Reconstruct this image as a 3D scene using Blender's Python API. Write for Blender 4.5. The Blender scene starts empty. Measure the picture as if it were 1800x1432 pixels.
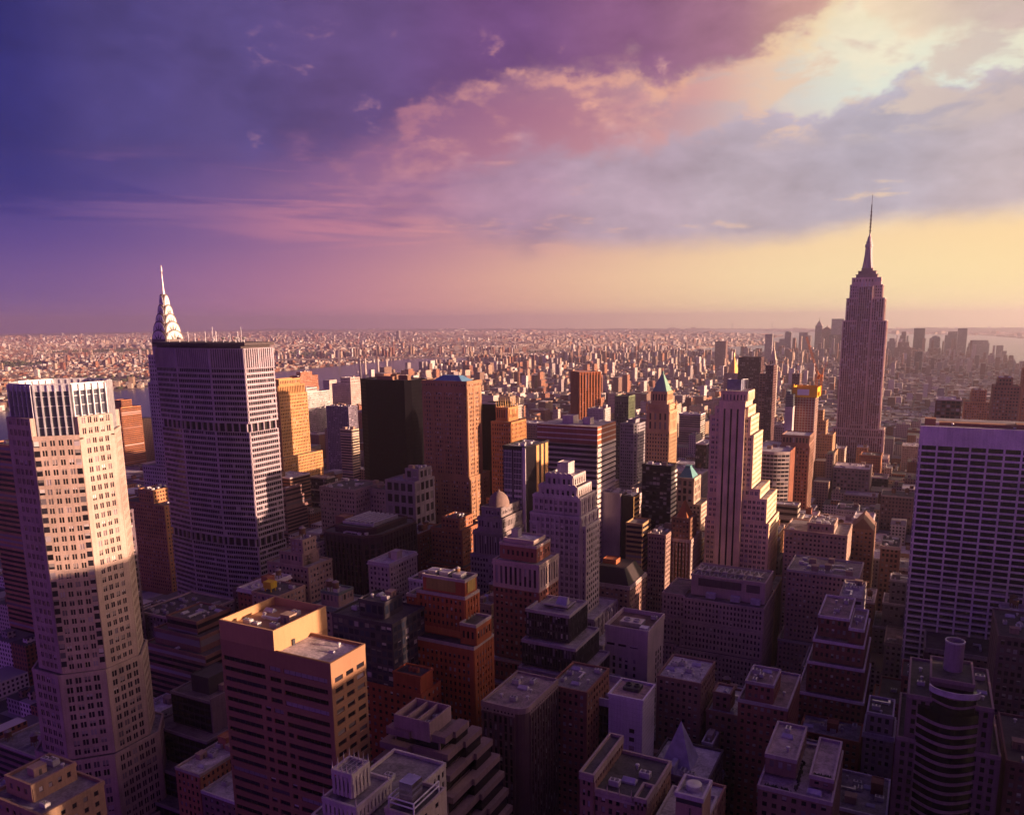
import bpy, math, random
import numpy as np

sc = bpy.context.scene
COL = sc.collection
R = math.radians

# ------------------------------------------------------------------ camera
# metres; +x = west, +y = downtown along the avenues, z up. The camera stands on a roof deck.
cam_d = bpy.data.cameras.new('camera')
cam = bpy.data.objects.new('camera', cam_d)
COL.objects.link(cam)
cam_d.sensor_fit = 'HORIZONTAL'
cam_d.sensor_width = 36.0
cam_d.lens = 27.988
cam_d.shift_x = -0.0311
cam_d.shift_y = 0.0646
cam_d.clip_start = 1.0
cam_d.clip_end = 90000.0
CAM = np.array([-7.05, 2.3, 262.79])
YAW, PIT, ROLL = 0.44943, 0.18909, -0.0059
FW = np.array([-math.sin(YAW) * math.cos(PIT), math.cos(YAW) * math.cos(PIT), -math.sin(PIT)])
_r = np.array([math.cos(YAW), math.sin(YAW), 0.0])
_u = np.cross(_r, FW)
RT = math.cos(ROLL) * _r + math.sin(ROLL) * _u
UP = -math.sin(ROLL) * _r + math.cos(ROLL) * _u
from mathutils import Matrix
mw = Matrix([[RT[i], UP[i], -FW[i], CAM[i]] for i in range(3)] + [[0, 0, 0, 1]])
cam.matrix_world = mw
sc.camera = cam


def project(x, y, z):
    d = np.array([x, y, z]) - CAM
    D = d @ FW
    if D < 1:
        return None
    return 955.96 + 1399.4 * (d @ RT) / D, 832.28 - 1399.4 * (d @ UP) / D


# ------------------------------------------------------------------ exposure
sc.view_settings.view_transform = 'Standard'
sc.view_settings.look = 'None'
sc.view_settings.exposure = 1.4
sc.view_settings.gamma = 1.0
sc.render.engine = 'CYCLES'
cy = sc.cycles
cy.use_denoising = True
try:
    cy.denoiser = 'OPENIMAGEDENOISE'
except Exception:
    pass
cy.max_bounces = 4
cy.diffuse_bounces = 2
cy.glossy_bounces = 2
cy.transmission_bounces = 2
cy.volume_bounces = 2
cy.transparent_max_bounces = 6
cy.caustics_reflective = False
cy.caustics_refractive = False
cy.sample_clamp_indirect = 4.0


def lin(c):
    return tuple((v / 255 / 12.92) if v / 255 <= 0.04045 else ((v / 255 + 0.055) / 1.055) ** 2.4 for v in c)


# ------------------------------------------------------------------ sky
SUN_EL, SUN_AZ = 8.4, 79.0          # degrees; azimuth from downtown (+y) towards west (+x)
world = bpy.data.worlds.new("World")
sc.world = world
world.use_nodes = True
NT = world.node_tree
NT.nodes.clear()


class G:
    """small helper to write node trees as expressions"""

    def __init__(s, nt):
        s.nt = nt

    def n(s, t, **k):
        nd = s.nt.nodes.new(t)
        for a, b in k.items():
            setattr(nd, a, b)
        return nd

    def put(s, sock, v):
        if hasattr(v, 'is_output'):
            s.nt.links.new(v, sock)
        else:
            sock.default_value = v

    def m(s, op, *a, clamp=False):
        nd = s.n('ShaderNodeMath', operation=op, use_clamp=clamp)
        for i, v in enumerate(a):
            s.put(nd.inputs[i], v)
        return nd.outputs[0]

    def rng(s, v, a, b, c=0.0, d=1.0, smooth=True):
        nd = s.n('ShaderNodeMapRange', interpolation_type='SMOOTHSTEP' if smooth else 'LINEAR')
        for i, x in enumerate((v, a, b, c, d)):
            s.put(nd.inputs[i], x)
        return nd.outputs[0]

    def vec(s, x, y, z=0.0):
        nd = s.n('ShaderNodeCombineXYZ')
        for i, v in enumerate((x, y, z)):
            s.put(nd.inputs[i], v)
        return nd.outputs[0]

    def noise(s, v, scale, detail=5.0, rough=0.55, dist=0.0, col=False):
        nd = s.n('ShaderNodeTexNoise')
        s.put(nd.inputs['Vector'], v)
        nd.inputs['Scale'].default_value = scale
        nd.inputs['Detail'].default_value = detail
        nd.inputs['Roughness'].default_value = rough
        nd.inputs['Distortion'].default_value = dist
        return nd.outputs['Color'] if col else nd.outputs[0]

    def mix(s, f, a, b, mode='MIX'):
        nd = s.n('ShaderNodeMix', data_type='RGBA', blend_type=mode)
        s.put(nd.inputs['Factor'], f)
        s.put(nd.inputs[6], a)
        s.put(nd.inputs[7], b)
        return nd.outputs[2]

    def sep(s, v):
        nd = s.n('ShaderNodeSeparateXYZ')
        s.put(nd.inputs[0], v)
        return nd.outputs

    def ramp(s, f, stops, mode='EASE'):
        nd = s.n('ShaderNodeValToRGB')
        cr = nd.color_ramp
        cr.interpolation = mode
        while len(cr.elements) < len(stops):
            cr.elements.new(0.5)
        for e, (p, c) in zip(cr.elements, stops):
            e.position = p
            e.color = (*c[:3], 1.0)
        s.put(nd.inputs[0], f)
        return nd.outputs[0]


def build_sky():
    g = G(NT)
    tc = g.n('ShaderNodeTexCoord')
    x, y, z = g.sep(tc.outputs['Generated'])[:3]
    az = g.m('MULTIPLY', g.m('ARCTAN2', x, y), 57.29578)
    el = g.m('MULTIPLY', g.m('ARCSINE', z), 57.29578)
    t = g.m('DIVIDE', g.m('ADD', az, 180.0), 360.0)
    A = [-58, -49, -39, -28, -16, -6, 4]
    # clear sky and high veil behind the cloud decks, by elevation (rows) and azimuth (columns)
    rows = [
        (0.0, [(92, 74, 142), (126, 90, 146), (182, 124, 150), (224, 166, 150), (248, 212, 164), (252, 226, 172), (254, 230, 172)]),
        (1.0, [(112, 86, 146), (154, 106, 150), (200, 130, 150), (230, 170, 148), (250, 215, 164), (254, 230, 174), (255, 232, 170)]),
        (3.0, [(102, 78, 144), (146, 102, 150), (186, 122, 148), (228, 170, 150), (250, 214, 166), (254, 228, 174), (255, 228, 168)]),
        (5.0, [(84, 66, 140), (122, 90, 146), (168, 114, 148), (208, 152, 152), (240, 202, 164), (252, 220, 170), (254, 220, 164)]),
        (7.5, [(64, 56, 132), (96, 78, 142), (152, 104, 144), (190, 136, 152), (222, 182, 166), (240, 206, 172), (244, 208, 168)]),
        (11.0, [(54, 50, 128), (86, 72, 136), (132, 92, 140), (178, 118, 140), (200, 148, 152), (232, 224, 206), (232, 214, 190)]),
        (13.5, [(46, 44, 124), (80, 68, 132), (112, 82, 134), (164, 106, 136), (194, 136, 146), (226, 240, 226), (220, 226, 214)]),
        (16.0, [(40, 38, 120), (74, 62, 130), (100, 76, 132), (148, 100, 136), (196, 148, 150), (236, 240, 214), (226, 224, 206)]),
        (19.0, [(34, 32, 110), (70, 58, 126), (86, 66, 126), (130, 88, 130), (200, 160, 160), (255, 240, 194), (226, 208, 184)]),
        (35.0, [(31, 25, 97), (37, 27, 99), (43, 30, 99), (50, 34, 101), (57, 38, 101), (63, 44, 101), (67, 48, 101)]),
    ]

    def around(cs, hi):
        """colours round the whole compass: the measured columns, then the sunset side and the dusk side"""
        north = (134, 60, 182) if not hi else (46, 21, 104)
        st = [(0.0, lin(north)), (0.16, lin((104, 60, 178) if not hi else (42, 27, 106)))]
        st += [((-72 + 180) / 360, lin(cs[0]))] + [((a + 180) / 360, lin(c)) for a, c in zip(A, cs)]
        st += [((32 + 180) / 360, lin((255, 222, 160) if not hi else (96, 66, 130))), ((60 + 180) / 360, lin((248, 180, 130) if not hi else (96, 62, 126))), ((92 + 180) / 360, lin((168, 92, 112) if not hi else (90, 56, 122))), ((130 + 180) / 360, lin((140, 62, 176) if not hi else (54, 28, 100))), (1.0, lin(north))]
        return g.ramp(t, st, 'B_SPLINE')

    col = None
    for i, (e, cs) in enumerate(rows):
        r = around(cs, e > 30)
        col = r if col is None else g.mix(g.rng(el, rows[i - 1][0], e, smooth=False), col, r)

    def curve(pts, lo=-70.0, hi=30.0, k=30.0):
        """a value (degrees of elevation) as a function of azimuth"""
        q = g.m('DIVIDE', g.m('SUBTRACT', az, lo), hi - lo, clamp=True)
        return g.m('MULTIPLY', g.ramp(q, [((a - lo) / (hi - lo), (v / k,) * 3) for a, v in pts], 'LINEAR'), k)

    def fbm(sx, sy, seed, detail=9, rough=0.58, dist=0.0):
        return g.noise(g.vec(g.m('MULTIPLY', az, sx), g.m('MULTIPLY', el, sy), seed), 1.0, detail, rough, dist)

    def byaz(pts):
        q = g.m('DIVIDE', g.m('ADD', az, 180.0), 360.0)
        return g.ramp(q, [((a + 180) / 360, lin(c)) for a, c in pts])

    def shade(c, k):
        return g.mix(1.0, c, g.vec(k, k, k), 'MULTIPLY')

    front = g.m('MULTIPLY', g.rng(az, -110, -75), g.rng(az, 60, 25))
    big = fbm(0.10, 0.20, 3.1, 8, 0.60, 0.3)
    puff = fbm(0.26, 0.46, 7.7, 9, 0.60, 0.15)
    fine = fbm(0.55, 0.95, 1.3, 8, 0.62)
    lump = g.m('ADD', g.m('MULTIPLY', big, 0.5), g.m('ADD', g.m('MULTIPLY', puff, 0.33), g.m('MULTIPLY', fine, 0.17)))
    # lit veil patches in the open band
    veil = g.m('MULTIPLY', g.rng(lump, 0.47, 0.62), g.m('MULTIPLY', g.rng(el, 4.5, 8.0), front))
    col = g.mix(g.m('MULTIPLY', veil, 0.6), col, byaz([(-60, (66, 56, 130)), (-49, (110, 84, 142)), (-40, (190, 128, 150)), (-28, (246, 172, 152)), (-16, (250, 196, 164)), (-6, (250, 236, 206)), (6, (250, 232, 200))]))

    # long soft streaks in the lower left
    sk = g.rng(fbm(0.045, 0.60, 8.8, 7, 0.58, 0.6), 0.47, 0.62)
    sk = g.m('MULTIPLY', sk, g.m('MULTIPLY', g.m('MULTIPLY', g.rng(el, 3.2, 6.0), g.rng(el, 13, 9.5)), g.m('MULTIPLY', g.rng(az, -64, -52), g.rng(az, -18, -30))))
    col = g.mix(g.m('MULTIPLY', sk, 0.62), col, byaz([(-60, (84, 64, 138)), (-50, (140, 98, 148)), (-40, (206, 132, 150)), (-28, (236, 168, 156)), (-18, (240, 190, 168))]))
    sd_ = g.m('MULTIPLY', g.rng(fbm(0.05, 0.42, 2.2, 7, 0.58, 0.6), 0.50, 0.64), g.m('MULTIPLY', g.m('MULTIPLY', g.rng(el, 4.5, 7.0), g.rng(el, 12, 9.0)), g.m('MULTIPLY', g.rng(az, -66, -56), g.rng(az, -24, -36))))
    col = g.mix(g.m('MULTIPLY', sd_, 0.55), col, byaz([(-60, (46, 42, 122)), (-50, (70, 60, 130)), (-38, (104, 78, 136)), (-26, (140, 100, 144))]))
    # ---- grey-lavender bank: bumpy top, long flat base
    top = curve([(-70, 5.0), (-50, 6.0), (-38, 9.0), (-32, 10.8), (-27, 12.4), (-22, 12.4), (-16, 12.3), (-12.5, 13.4), (-9, 12.2), (-5.5, 13.7), (-2, 14.6), (1, 13.6), (4, 14.8), (30, 14.0)])
    bot = curve([(-70, 7.0), (-44, 7.5), (-34, 6.2), (-28, 5.0), (-16, 4.6), (-8, 5.0), (-2, 5.6), (4, 5.9), (30, 6.0)])
    dt = g.m('SUBTRACT', g.m('ADD', top, g.m('MULTIPLY', g.m('SUBTRACT', g.m('ADD', g.m('MULTIPLY', puff, 0.65), g.m('MULTIPLY', fine, 0.35)), 0.5), 7.0)), el)
    db = g.m('SUBTRACT', el, g.m('ADD', bot, g.m('MULTIPLY', g.m('SUBTRACT', big, 0.5), 3.2)))
    mB = g.m('MULTIPLY', g.m('MULTIPLY', g.rng(dt, -0.2, g.m('ADD', 0.7, g.rng(az, -10, -20, 0.0, 1.3))), g.rng(db, -0.5, 1.3)), g.m('MULTIPLY', g.rng(az, -46, -26), front))
    cB = byaz([(-60, (70, 58, 132)), (-44, (118, 86, 142)), (-36, (150, 106, 148)), (-28, (170, 136, 162)), (-20, (184, 162, 180)), (-12, (184, 170, 184)), (-4, (178, 170, 186)), (4, (192, 178, 186)), (30, (230, 200, 170))])
    kB = g.m('ADD', 0.97, g.m('ADD', g.m('MULTIPLY', g.m('SUBTRACT', lump, 0.5), 1.5), g.m('MULTIPLY', g.rng(dt, 1.6, 0.1), 0.16)))
    cB = shade(cB, kB)
    # warm gaps low in the bank
    gap = g.m('MULTIPLY', g.rng(fbm(0.16, 0.75, 5.5, 8, 0.6), 0.58, 0.70), g.rng(el, 10.5, 7.5))
    cB = g.mix(g.m('MULTIPLY', gap, 0.6), cB, byaz([(-50, (170, 116, 150)), (-28, (226, 168, 160)), (-12, (244, 204, 170)), (4, (252, 222, 176))]))
    col = g.mix(g.m('MULTIPLY', mB, 0.93), col, cB)

    # thin broken cloud drifting across the gap
    br = g.m('MULTIPLY', g.rng(fbm(0.20, 0.52, 21.3, 9, 0.6, 0.3), 0.47, 0.60), g.m('MULTIPLY', g.m('MULTIPLY', g.rng(az, -26, -17), g.rng(az, 40, 20)), g.m('MULTIPLY', g.rng(el, 10.5, 12.5), g.rng(el, 20.5, 17.5))))
    col = g.mix(g.m('MULTIPLY', br, 0.8), col, byaz([(-26, (196, 132, 146)), (-16, (214, 158, 154)), (-10, (236, 200, 172)), (-5, (222, 202, 186)), (4, (204, 186, 180))]))
    # ---- cream-grey cloud in the upper right corner
    lo = curve([(-70, 30.0), (-9, 30.0), (-7, 22.0), (-5, 17.8), (-2, 16.6), (2, 15.6), (6, 15.0), (30, 15.0)])
    dC = g.m('ADD', g.m('SUBTRACT', el, lo), g.m('MULTIPLY', g.m('SUBTRACT', puff, 0.5), 6.5))
    mC = g.m('MULTIPLY', g.rng(dC, -0.3, 1.3), front)
    cC = shade(byaz([(-8, (250, 226, 186)), (-4, (232, 208, 180)), (2, (206, 184, 176)), (8, (196, 172, 168)), (60, (150, 110, 130))]), g.m('ADD', 0.98, g.m('MULTIPLY', g.m('SUBTRACT', lump, 0.5), 1.1)))
    col = g.mix(g.m('MULTIPLY', mC, g.rng(el, 40, 24, 0.0, 0.85)), col, cC)

    # ---- dark violet deck, its ragged lower edge rising to the right
    edge = curve([(-70, 5.5), (-58, 6.6), (-52, 7.6), (-45, 8.8), (-41, 9.6), (-37, 11.6), (-33, 13.6), (-28, 15.0), (-24, 15.4), (-20, 15.6), (-16, 14.9), (-13, 15.4), (-10, 16.8), (-7.5, 18.4), (-5.5, 20.5), (0, 27.0), (30, 29.0)])
    dA = g.m('ADD', g.m('SUBTRACT', el, edge), g.m('ADD', g.m('MULTIPLY', g.m('SUBTRACT', puff, 0.5), 6.0), g.m('ADD', g.m('MULTIPLY', g.m('SUBTRACT', big, 0.5), 5.0), g.m('MULTIPLY', g.m('SUBTRACT', fine, 0.5), 2.2))))
    mA = g.m('MULTIPLY', g.m('MULTIPLY', g.rng(dA, -1.1, g.m('ADD', 1.5, g.rng(az, -34, -52, 0.0, 2.6))), front), g.rng(el, 60, 30))
    cA = byaz([(-75, (26, 24, 96)), (-58, (50, 46, 116)), (-52, (77, 66, 127)), (-46, (88, 73, 131)), (-38, (99, 75, 128)), (-28, (112, 74, 126)), (-20, (140, 92, 132)), (-14, (164, 114, 138)), (-9, (200, 152, 146)), (-5, (226, 190, 160))])
    kA = g.m('ADD', 0.97, g.m('ADD', g.m('MULTIPLY', g.m('SUBTRACT', big, 0.5), 0.9), g.m('MULTIPLY', g.m('SUBTRACT', puff, 0.5), 0.55)))
    cA = shade(cA, kA)
    col = g.mix(mA, col, cA)
    # lit fringe along the ragged edge
    fr = g.m('MULTIPLY', g.m('MULTIPLY', g.rng(dA, -1.5, -0.1), g.rng(dA, 1.0, 0.0)), g.m('MULTIPLY', g.rng(az, -46, -28), g.rng(az, -3, -9)))
    fr = g.m('MULTIPLY', fr, g.rng(fbm(0.30, 0.5, 12.4, 6, 0.6), 0.42, 0.62))
    col = g.mix(g.m('MULTIPLY', fr, 0.5), col, byaz([(-50, (170, 116, 146)), (-36, (220, 142, 146)), (-28, (255, 182, 156)), (-16, (255, 192, 150)), (-8, (255, 228, 178))]))
    # small torn holes in the deck
    ho = g.m('MULTIPLY', g.m('MULTIPLY', g.rng(puff, 0.57, 0.68), g.rng(big, 0.46, 0.56)), g.m('MULTIPLY', g.m('MULTIPLY', g.rng(az, -54, -44), g.rng(az, -12, -20)), g.m('MULTIPLY', g.rng(el, 9.5, 11.5), g.rng(el, 19, 16))))
    col = g.mix(g.m('MULTIPLY', ho, 0.55), col, byaz([(-54, (120, 92, 146)), (-40, (190, 134, 150)), (-28, (252, 176, 156)), (-14, (255, 200, 170))]))
    # bright lobe added in the unseen western sky, off the sun, brightening the haze
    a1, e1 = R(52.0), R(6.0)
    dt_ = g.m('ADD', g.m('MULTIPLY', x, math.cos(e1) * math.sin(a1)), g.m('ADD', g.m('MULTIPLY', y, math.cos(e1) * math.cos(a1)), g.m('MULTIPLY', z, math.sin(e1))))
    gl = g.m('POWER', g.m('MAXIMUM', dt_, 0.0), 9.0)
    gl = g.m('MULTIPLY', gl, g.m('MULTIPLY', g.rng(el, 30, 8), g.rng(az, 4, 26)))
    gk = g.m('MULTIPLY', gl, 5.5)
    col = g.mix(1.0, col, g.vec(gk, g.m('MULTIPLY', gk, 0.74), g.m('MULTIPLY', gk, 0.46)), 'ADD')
    # below the horizon: dark haze tone
    col = g.mix(g.rng(el, -0.6, -6.0), col, (*lin((80, 58, 96)), 1))
    # physical clear-sky contribution
    sky = g.n('ShaderNodeTexSky', sky_type='NISHITA', sun_disc=False)
    sky.sun_elevation = R(SUN_EL)
    sky.sun_rotation = R(SUN_AZ)
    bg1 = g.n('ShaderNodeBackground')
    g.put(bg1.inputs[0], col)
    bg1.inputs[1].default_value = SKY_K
    bg2 = g.n('ShaderNodeBackground')
    g.put(bg2.inputs[0], sky.outputs[0])
    bg2.inputs[1].default_value = 0.0006
    add = g.n('ShaderNodeAddShader')
    NT.links.new(bg1.outputs[0], add.inputs[0])
    NT.links.new(bg2.outputs[0], add.inputs[1])
    out = g.n('ShaderNodeOutputWorld')
    NT.links.new(add.outputs[0], out.inputs[0])


SKY_K = 0.38
build_sky()

# ------------------------------------------------------------------ sun
sun_d = bpy.data.lights.new('sun', 'SUN')
sun_d.energy = 5.0
sun_d.angle = R(0.53)
sun_d.color = (1.0, 0.60, 0.40)
sun = bpy.data.objects.new('sun', sun_d)
COL.objects.link(sun)
from mathutils import Vector
_s = Vector((math.cos(R(SUN_EL)) * math.sin(R(SUN_AZ)), math.cos(R(SUN_EL)) * math.cos(R(SUN_AZ)), math.sin(R(SUN_EL))))
sun.rotation_euler = _s.to_track_quat('Z', 'Y').to_euler()
sun.location = (800, 0, 900)
# ------------------------------------------------------------------ materials
MATS = {}


def new_mat(name):
    m = bpy.data.materials.new(name)
    m.use_nodes = True
    m.node_tree.nodes.clear()
    g = G(m.node_tree)
    out = g.n('ShaderNodeOutputMaterial')
    b = g.n('ShaderNodeBsdfPrincipled')
    m.node_tree.links.new(b.outputs[0], out.inputs[0])
    return m, g, b


def wall(rgb, rough=0.85, grain=0.3, name='wall', spec=0.3, metal=0.0):
    """masonry, stone or metal cladding: linear colour with weather stains and streaks"""
    key = ('w', rgb, rough, grain, metal)
    if key in MATS:
        return MATS[key]
    m, g, b = new_mat(name)
    geo = g.n('ShaderNodeNewGeometry')
    p = geo.outputs['Position']
    x, y, z = g.sep(p)[:3]
    n1 = g.noise(p, 0.06, 6, 0.6)
    n2 = g.noise(g.vec(g.m('MULTIPLY', x, 0.9), g.m('MULTIPLY', y, 0.9), g.m('MULTIPLY', z, 0.06)), 1.0, 4, 0.6)
    n3 = g.noise(p, 1.4, 3, 0.6)
    k = g.m('ADD', g.m('MULTIPLY', n1, 0.5), g.m('ADD', g.m('MULTIPLY', n2, 0.3), g.m('MULTIPLY', n3, 0.2)))
    k = g.rng(k, 0.32, 0.68, 1.0 - grain * 1.5, 1.0 + grain, smooth=False)
    c = g.mix(1.0, (*rgb, 1), g.vec(k, k, k), 'MULTIPLY')
    g.put(b.inputs['Base Color'], c)
    b.inputs['Roughness'].default_value = rough
    b.inputs['Metallic'].default_value = metal
    b.inputs['Specular IOR Level'].default_value = spec
    MATS[key] = m
    return m


def glass(dark=(0.012, 0.011, 0.016), blind=0.14, lit=0.0, rough=0.10, tint=(0.34, 0.30, 0.34), name='window_glass', spec=0.28, metal=0.0):
    """window panes: each pane (an island or an object) with its own darkness, some with blinds down"""
    key = ('g', dark, blind, lit, rough, tint, spec, metal)
    if key in MATS:
        return MATS[key]
    m, g, b = new_mat(name)
    geo = g.n('ShaderNodeNewGeometry')
    oi = g.n('ShaderNodeObjectInfo')
    r = g.m('FRACT', g.m('ADD', geo.outputs['Random Per Island'], oi.outputs['Random']))
    r2 = g.m('FRACT', g.m('MULTIPLY', r, 17.31))
    a = g.mix(r2, (*[v * 0.55 for v in dark], 1), (*[v * 2.2 for v in dark], 1))
    isb = g.m('GREATER_THAN', r, 1.0 - blind)
    k = g.rng(r2, 0.0, 1.0, 0.25, 1.0, smooth=False)
    c = g.mix(isb, a, g.mix(1.0, (*tint, 1), g.vec(k, k, k), 'MULTIPLY'))
    g.put(b.inputs['Base Color'], c)
    b.inputs['Roughness'].default_value = rough
    b.inputs['Specular IOR Level'].default_value = spec
    b.inputs['Metallic'].default_value = metal
    if lit > 0:
        isl = g.m('LESS_THAN', r, lit)
        b.inputs['Emission Color'].default_value = (1.0, 0.62, 0.22, 1)
        g.put(b.inputs['Emission Strength'], g.m('MULTIPLY', isl, 0.55))
    MATS[key] = m
    return m


def plain(name, rgb, rough=0.8, metal=0.0, emit=None, es=0.0):
    key = ('p', name, rgb, rough, metal, emit, es)
    if key in MATS:
        return MATS[key]
    m, g, b = new_mat(name)
    geo = g.n('ShaderNodeNewGeometry')
    n = g.noise(geo.outputs['Position'], 0.35, 5, 0.65)
    k = g.rng(n, 0.3, 0.7, 0.72, 1.2, smooth=False)
    g.put(b.inputs['Base Color'], g.mix(1.0, (*rgb, 1), g.vec(k, k, k), 'MULTIPLY'))
    b.inputs['Roughness'].default_value = rough
    b.inputs['Metallic'].default_value = metal
    if emit:
        b.inputs['Emission Color'].default_value = (*emit, 1)
        b.inputs['Emission Strength'].default_value = es
    MATS[key] = m
    return m


def roofing(rgb, name='roofing'):
    key = ('r', rgb)
    if key in MATS:
        return MATS[key]
    m, g, b = new_mat(name)
    geo = g.n('ShaderNodeNewGeometry')
    p = geo.outputs['Position']
    n1 = g.noise(p, 0.16, 6, 0.65, 0.5)
    n2 = g.noise(p, 1.1, 4, 0.6)
    k = g.rng(g.m('ADD', g.m('MULTIPLY', n1, 0.65), g.m('MULTIPLY', n2, 0.35)), 0.36, 0.64, 0.35, 1.4, smooth=False)
    g.put(b.inputs['Base Color'], g.mix(1.0, (*rgb, 1), g.vec(k, k, k), 'MULTIPLY'))
    b.inputs['Roughness'].default_value = 0.9
    MATS[key] = m
    return m


# ------------------------------------------------------------------ mesh building
class MB:
    """collects boxes, prisms and lathes in world metres; build() links them as ONE mesh object"""

    def __init__(s):
        s.v, s.f, s.m, s.n = [], [], [], 0

    def add(s, v, faces, mat=0):
        v = np.asarray(v, float).reshape(-1, 3)
        s.v.append(v)
        for f in faces:
            s.f.append(np.asarray(f, np.int64) + s.n)
            s.m.append(np.full(len(f) if np.ndim(f) == 2 else 1, mat, np.int32))
        s.n += len(v)
        return s

    Q = np.array([[0, 3, 2, 1], [4, 5, 6, 7], [0, 1, 5, 4], [1, 2, 6, 5], [2, 3, 7, 6], [3, 0, 4, 7]])

    def quads(s, v, q, mat=0):
        s.v.append(v)
        s.f.append(q + s.n)
        s.m.append(np.full(len(q), mat, np.int32))
        s.n += len(v)

    def obox(s, p0, t, nrm, a0, a1, d0, d1, z0, z1, mat=0):
        """boxes in a facade frame: along t, outwards nrm, upwards; any argument may be an array"""
        A = np.broadcast_arrays(*[np.asarray(q, float) for q in (a0, a1, d0, d1, z0, z1)])
        A = [np.atleast_1d(q).ravel() for q in A]
        a0, a1, d0, d1, z0, z1 = A
        k = len(a0)
        if not k:
            return s
        V = np.empty((k, 8, 3))
        for i, (a, d, z) in enumerate(((a0, d1, z0), (a1, d1, z0), (a1, d0, z0), (a0, d0, z0), (a0, d1, z1), (a1, d1, z1), (a1, d0, z1), (a0, d0, z1))):
            V[:, i, 0] = p0[0] + t[0] * a + nrm[0] * d
            V[:, i, 1] = p0[1] + t[1] * a + nrm[1] * d
            V[:, i, 2] = z
        q = (MB.Q[None] + 8 * np.arange(k)[:, None, None]).reshape(-1, 4)
        s.quads(V.reshape(-1, 3), q, mat)
        return s

    def box(s, x0, x1, y0, y1, z0, z1, mat=0):
        return s.obox((0, 0), (1, 0), (0, -1), x0, x1, -np.asarray(y1, float), -np.asarray(y0, float), z0, z1, mat)

    def prism(s, poly, z0, z1, mat=0, top=None, cap=None):
        """poly counter-clockwise from above; top: polygon at z1 (or a single apex point)"""
        n = len(poly)
        b = [(x, y, z0) for x, y in poly]
        if top is not None and len(top) == 1:
            v = b + [(*top[0], z1)]
            s.add(v, [[[i, (i + 1) % n, n] for i in range(n)]], mat)
            s.add(b, [[list(range(n))[::-1]]], mat)
            return s
        tp = [(x, y, z1) for x, y in (top or poly)]
        side = [[i, (i + 1) % n, n + (i + 1) % n, n + i] for i in range(n)]
        s.add(b + tp, [side], mat)
        s.add(tp, [[list(range(n))]], mat if cap is None else cap)
        s.add(b, [[list(range(n))[::-1]]], mat)
        return s

    def lathe(s, cx, cy, prof, seg=16, mat=0, a0=0.0, a1=2 * math.pi, sx=1.0, sy=1.0):
        full = abs(a1 - a0 - 2 * math.pi) < 1e-6
        k = seg if full else seg + 1
        an = a0 + (a1 - a0) * np.arange(k) / seg
        V = np.concatenate([np.stack([cx + r * sx * np.cos(an), cy + r * sy * np.sin(an), np.full(k, z)], 1) for r, z in prof])
        q = []
        for j in range(len(prof) - 1):
            for i in range(seg):
                i2 = (i + 1) % k
                q.append([j * k + i, j * k + i2, (j + 1) * k + i2, (j + 1) * k + i])
        s.quads(V, np.array(q), mat)
        return s

    def bar(s, a, b, w, mat=0):
        a, b = np.array(a, float), np.array(b, float)
        d = b - a
        d /= np.linalg.norm(d)
        h = np.array([0, 0, 1.0]) if abs(d[2]) < 0.9 else np.array([1.0, 0, 0])
        p = np.cross(d, h)
        p /= np.linalg.norm(p)
        q = np.cross(d, p)
        V = [e + (i * p + j * q) * w / 2 for e in (a, b) for i, j in ((-1, -1), (1, -1), (1, 1), (-1, 1))]
        s.quads(np.array(V), MB.Q.copy(), mat)
        return s

    def build(s, name, mats, parent=None, at=None, smooth=False):
        if s.n == 0:
            return None
        V = np.concatenate(s.v)
        org = np.array(at if at is not None else (parent['base'] if parent is not None and 'base' in parent else (0, 0, 0)), float)
        V = V - org
        me = bpy.data.meshes.new(name)
        loops, starts, tot, mi = [], [], [], []
        c = 0
        for f, m in zip(s.f, s.m):
            f = np.atleast_2d(f)
            k, w = f.shape
            loops.append(f.ravel())
            starts.append(c + w * np.arange(k))
            tot.append(np.full(k, w))
            mi.append(m)
            c += k * w
        loops = np.concatenate(loops)
        starts = np.concatenate(starts)
        tot = np.concatenate(tot)
        mi = np.concatenate(mi)
        me.vertices.add(len(V))
        me.vertices.foreach_set('co', V.ravel().astype(np.float32))
        me.loops.add(len(loops))
        me.loops.foreach_set('vertex_index', loops.astype(np.int32))
        me.polygons.add(len(starts))
        me.polygons.foreach_set('loop_start', starts.astype(np.int32))
        me.polygons.foreach_set('loop_total', tot.astype(np.int32))
        for mt in (mats if isinstance(mats, (list, tuple)) else [mats]):
            me.materials.append(mt)
        me.polygons.foreach_set('material_index', mi.astype(np.int32))
        me.update(calc_edges=True)
        me.polygons.foreach_set('use_smooth', np.full(len(starts), bool(smooth)))
        me.update()
        o = bpy.data.objects.new(name, me)
        COL.objects.link(o)
        if parent is not None:
            o.parent = parent
        if at is not None:
            base = parent['base'] if parent is not None and 'base' in parent else (0, 0, 0)
            o.location = [at[i] - base[i] for i in range(3)]
        return o


def tag(o, label=None, cat=None, group=None, kind=None):
    if label:
        o['label'] = label
    if cat:
        o['category'] = cat
    if group:
        o['group'] = group
    if kind:
        o['kind'] = kind
    return o


def root(name, x, y, label, cat, z=0.0, group=None):
    o = bpy.data.objects.new(name, None)
    COL.objects.link(o)
    o.location = (x, y, z)
    o['base'] = (float(x), float(y), float(z))
    return tag(o, label, cat, group)


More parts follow.
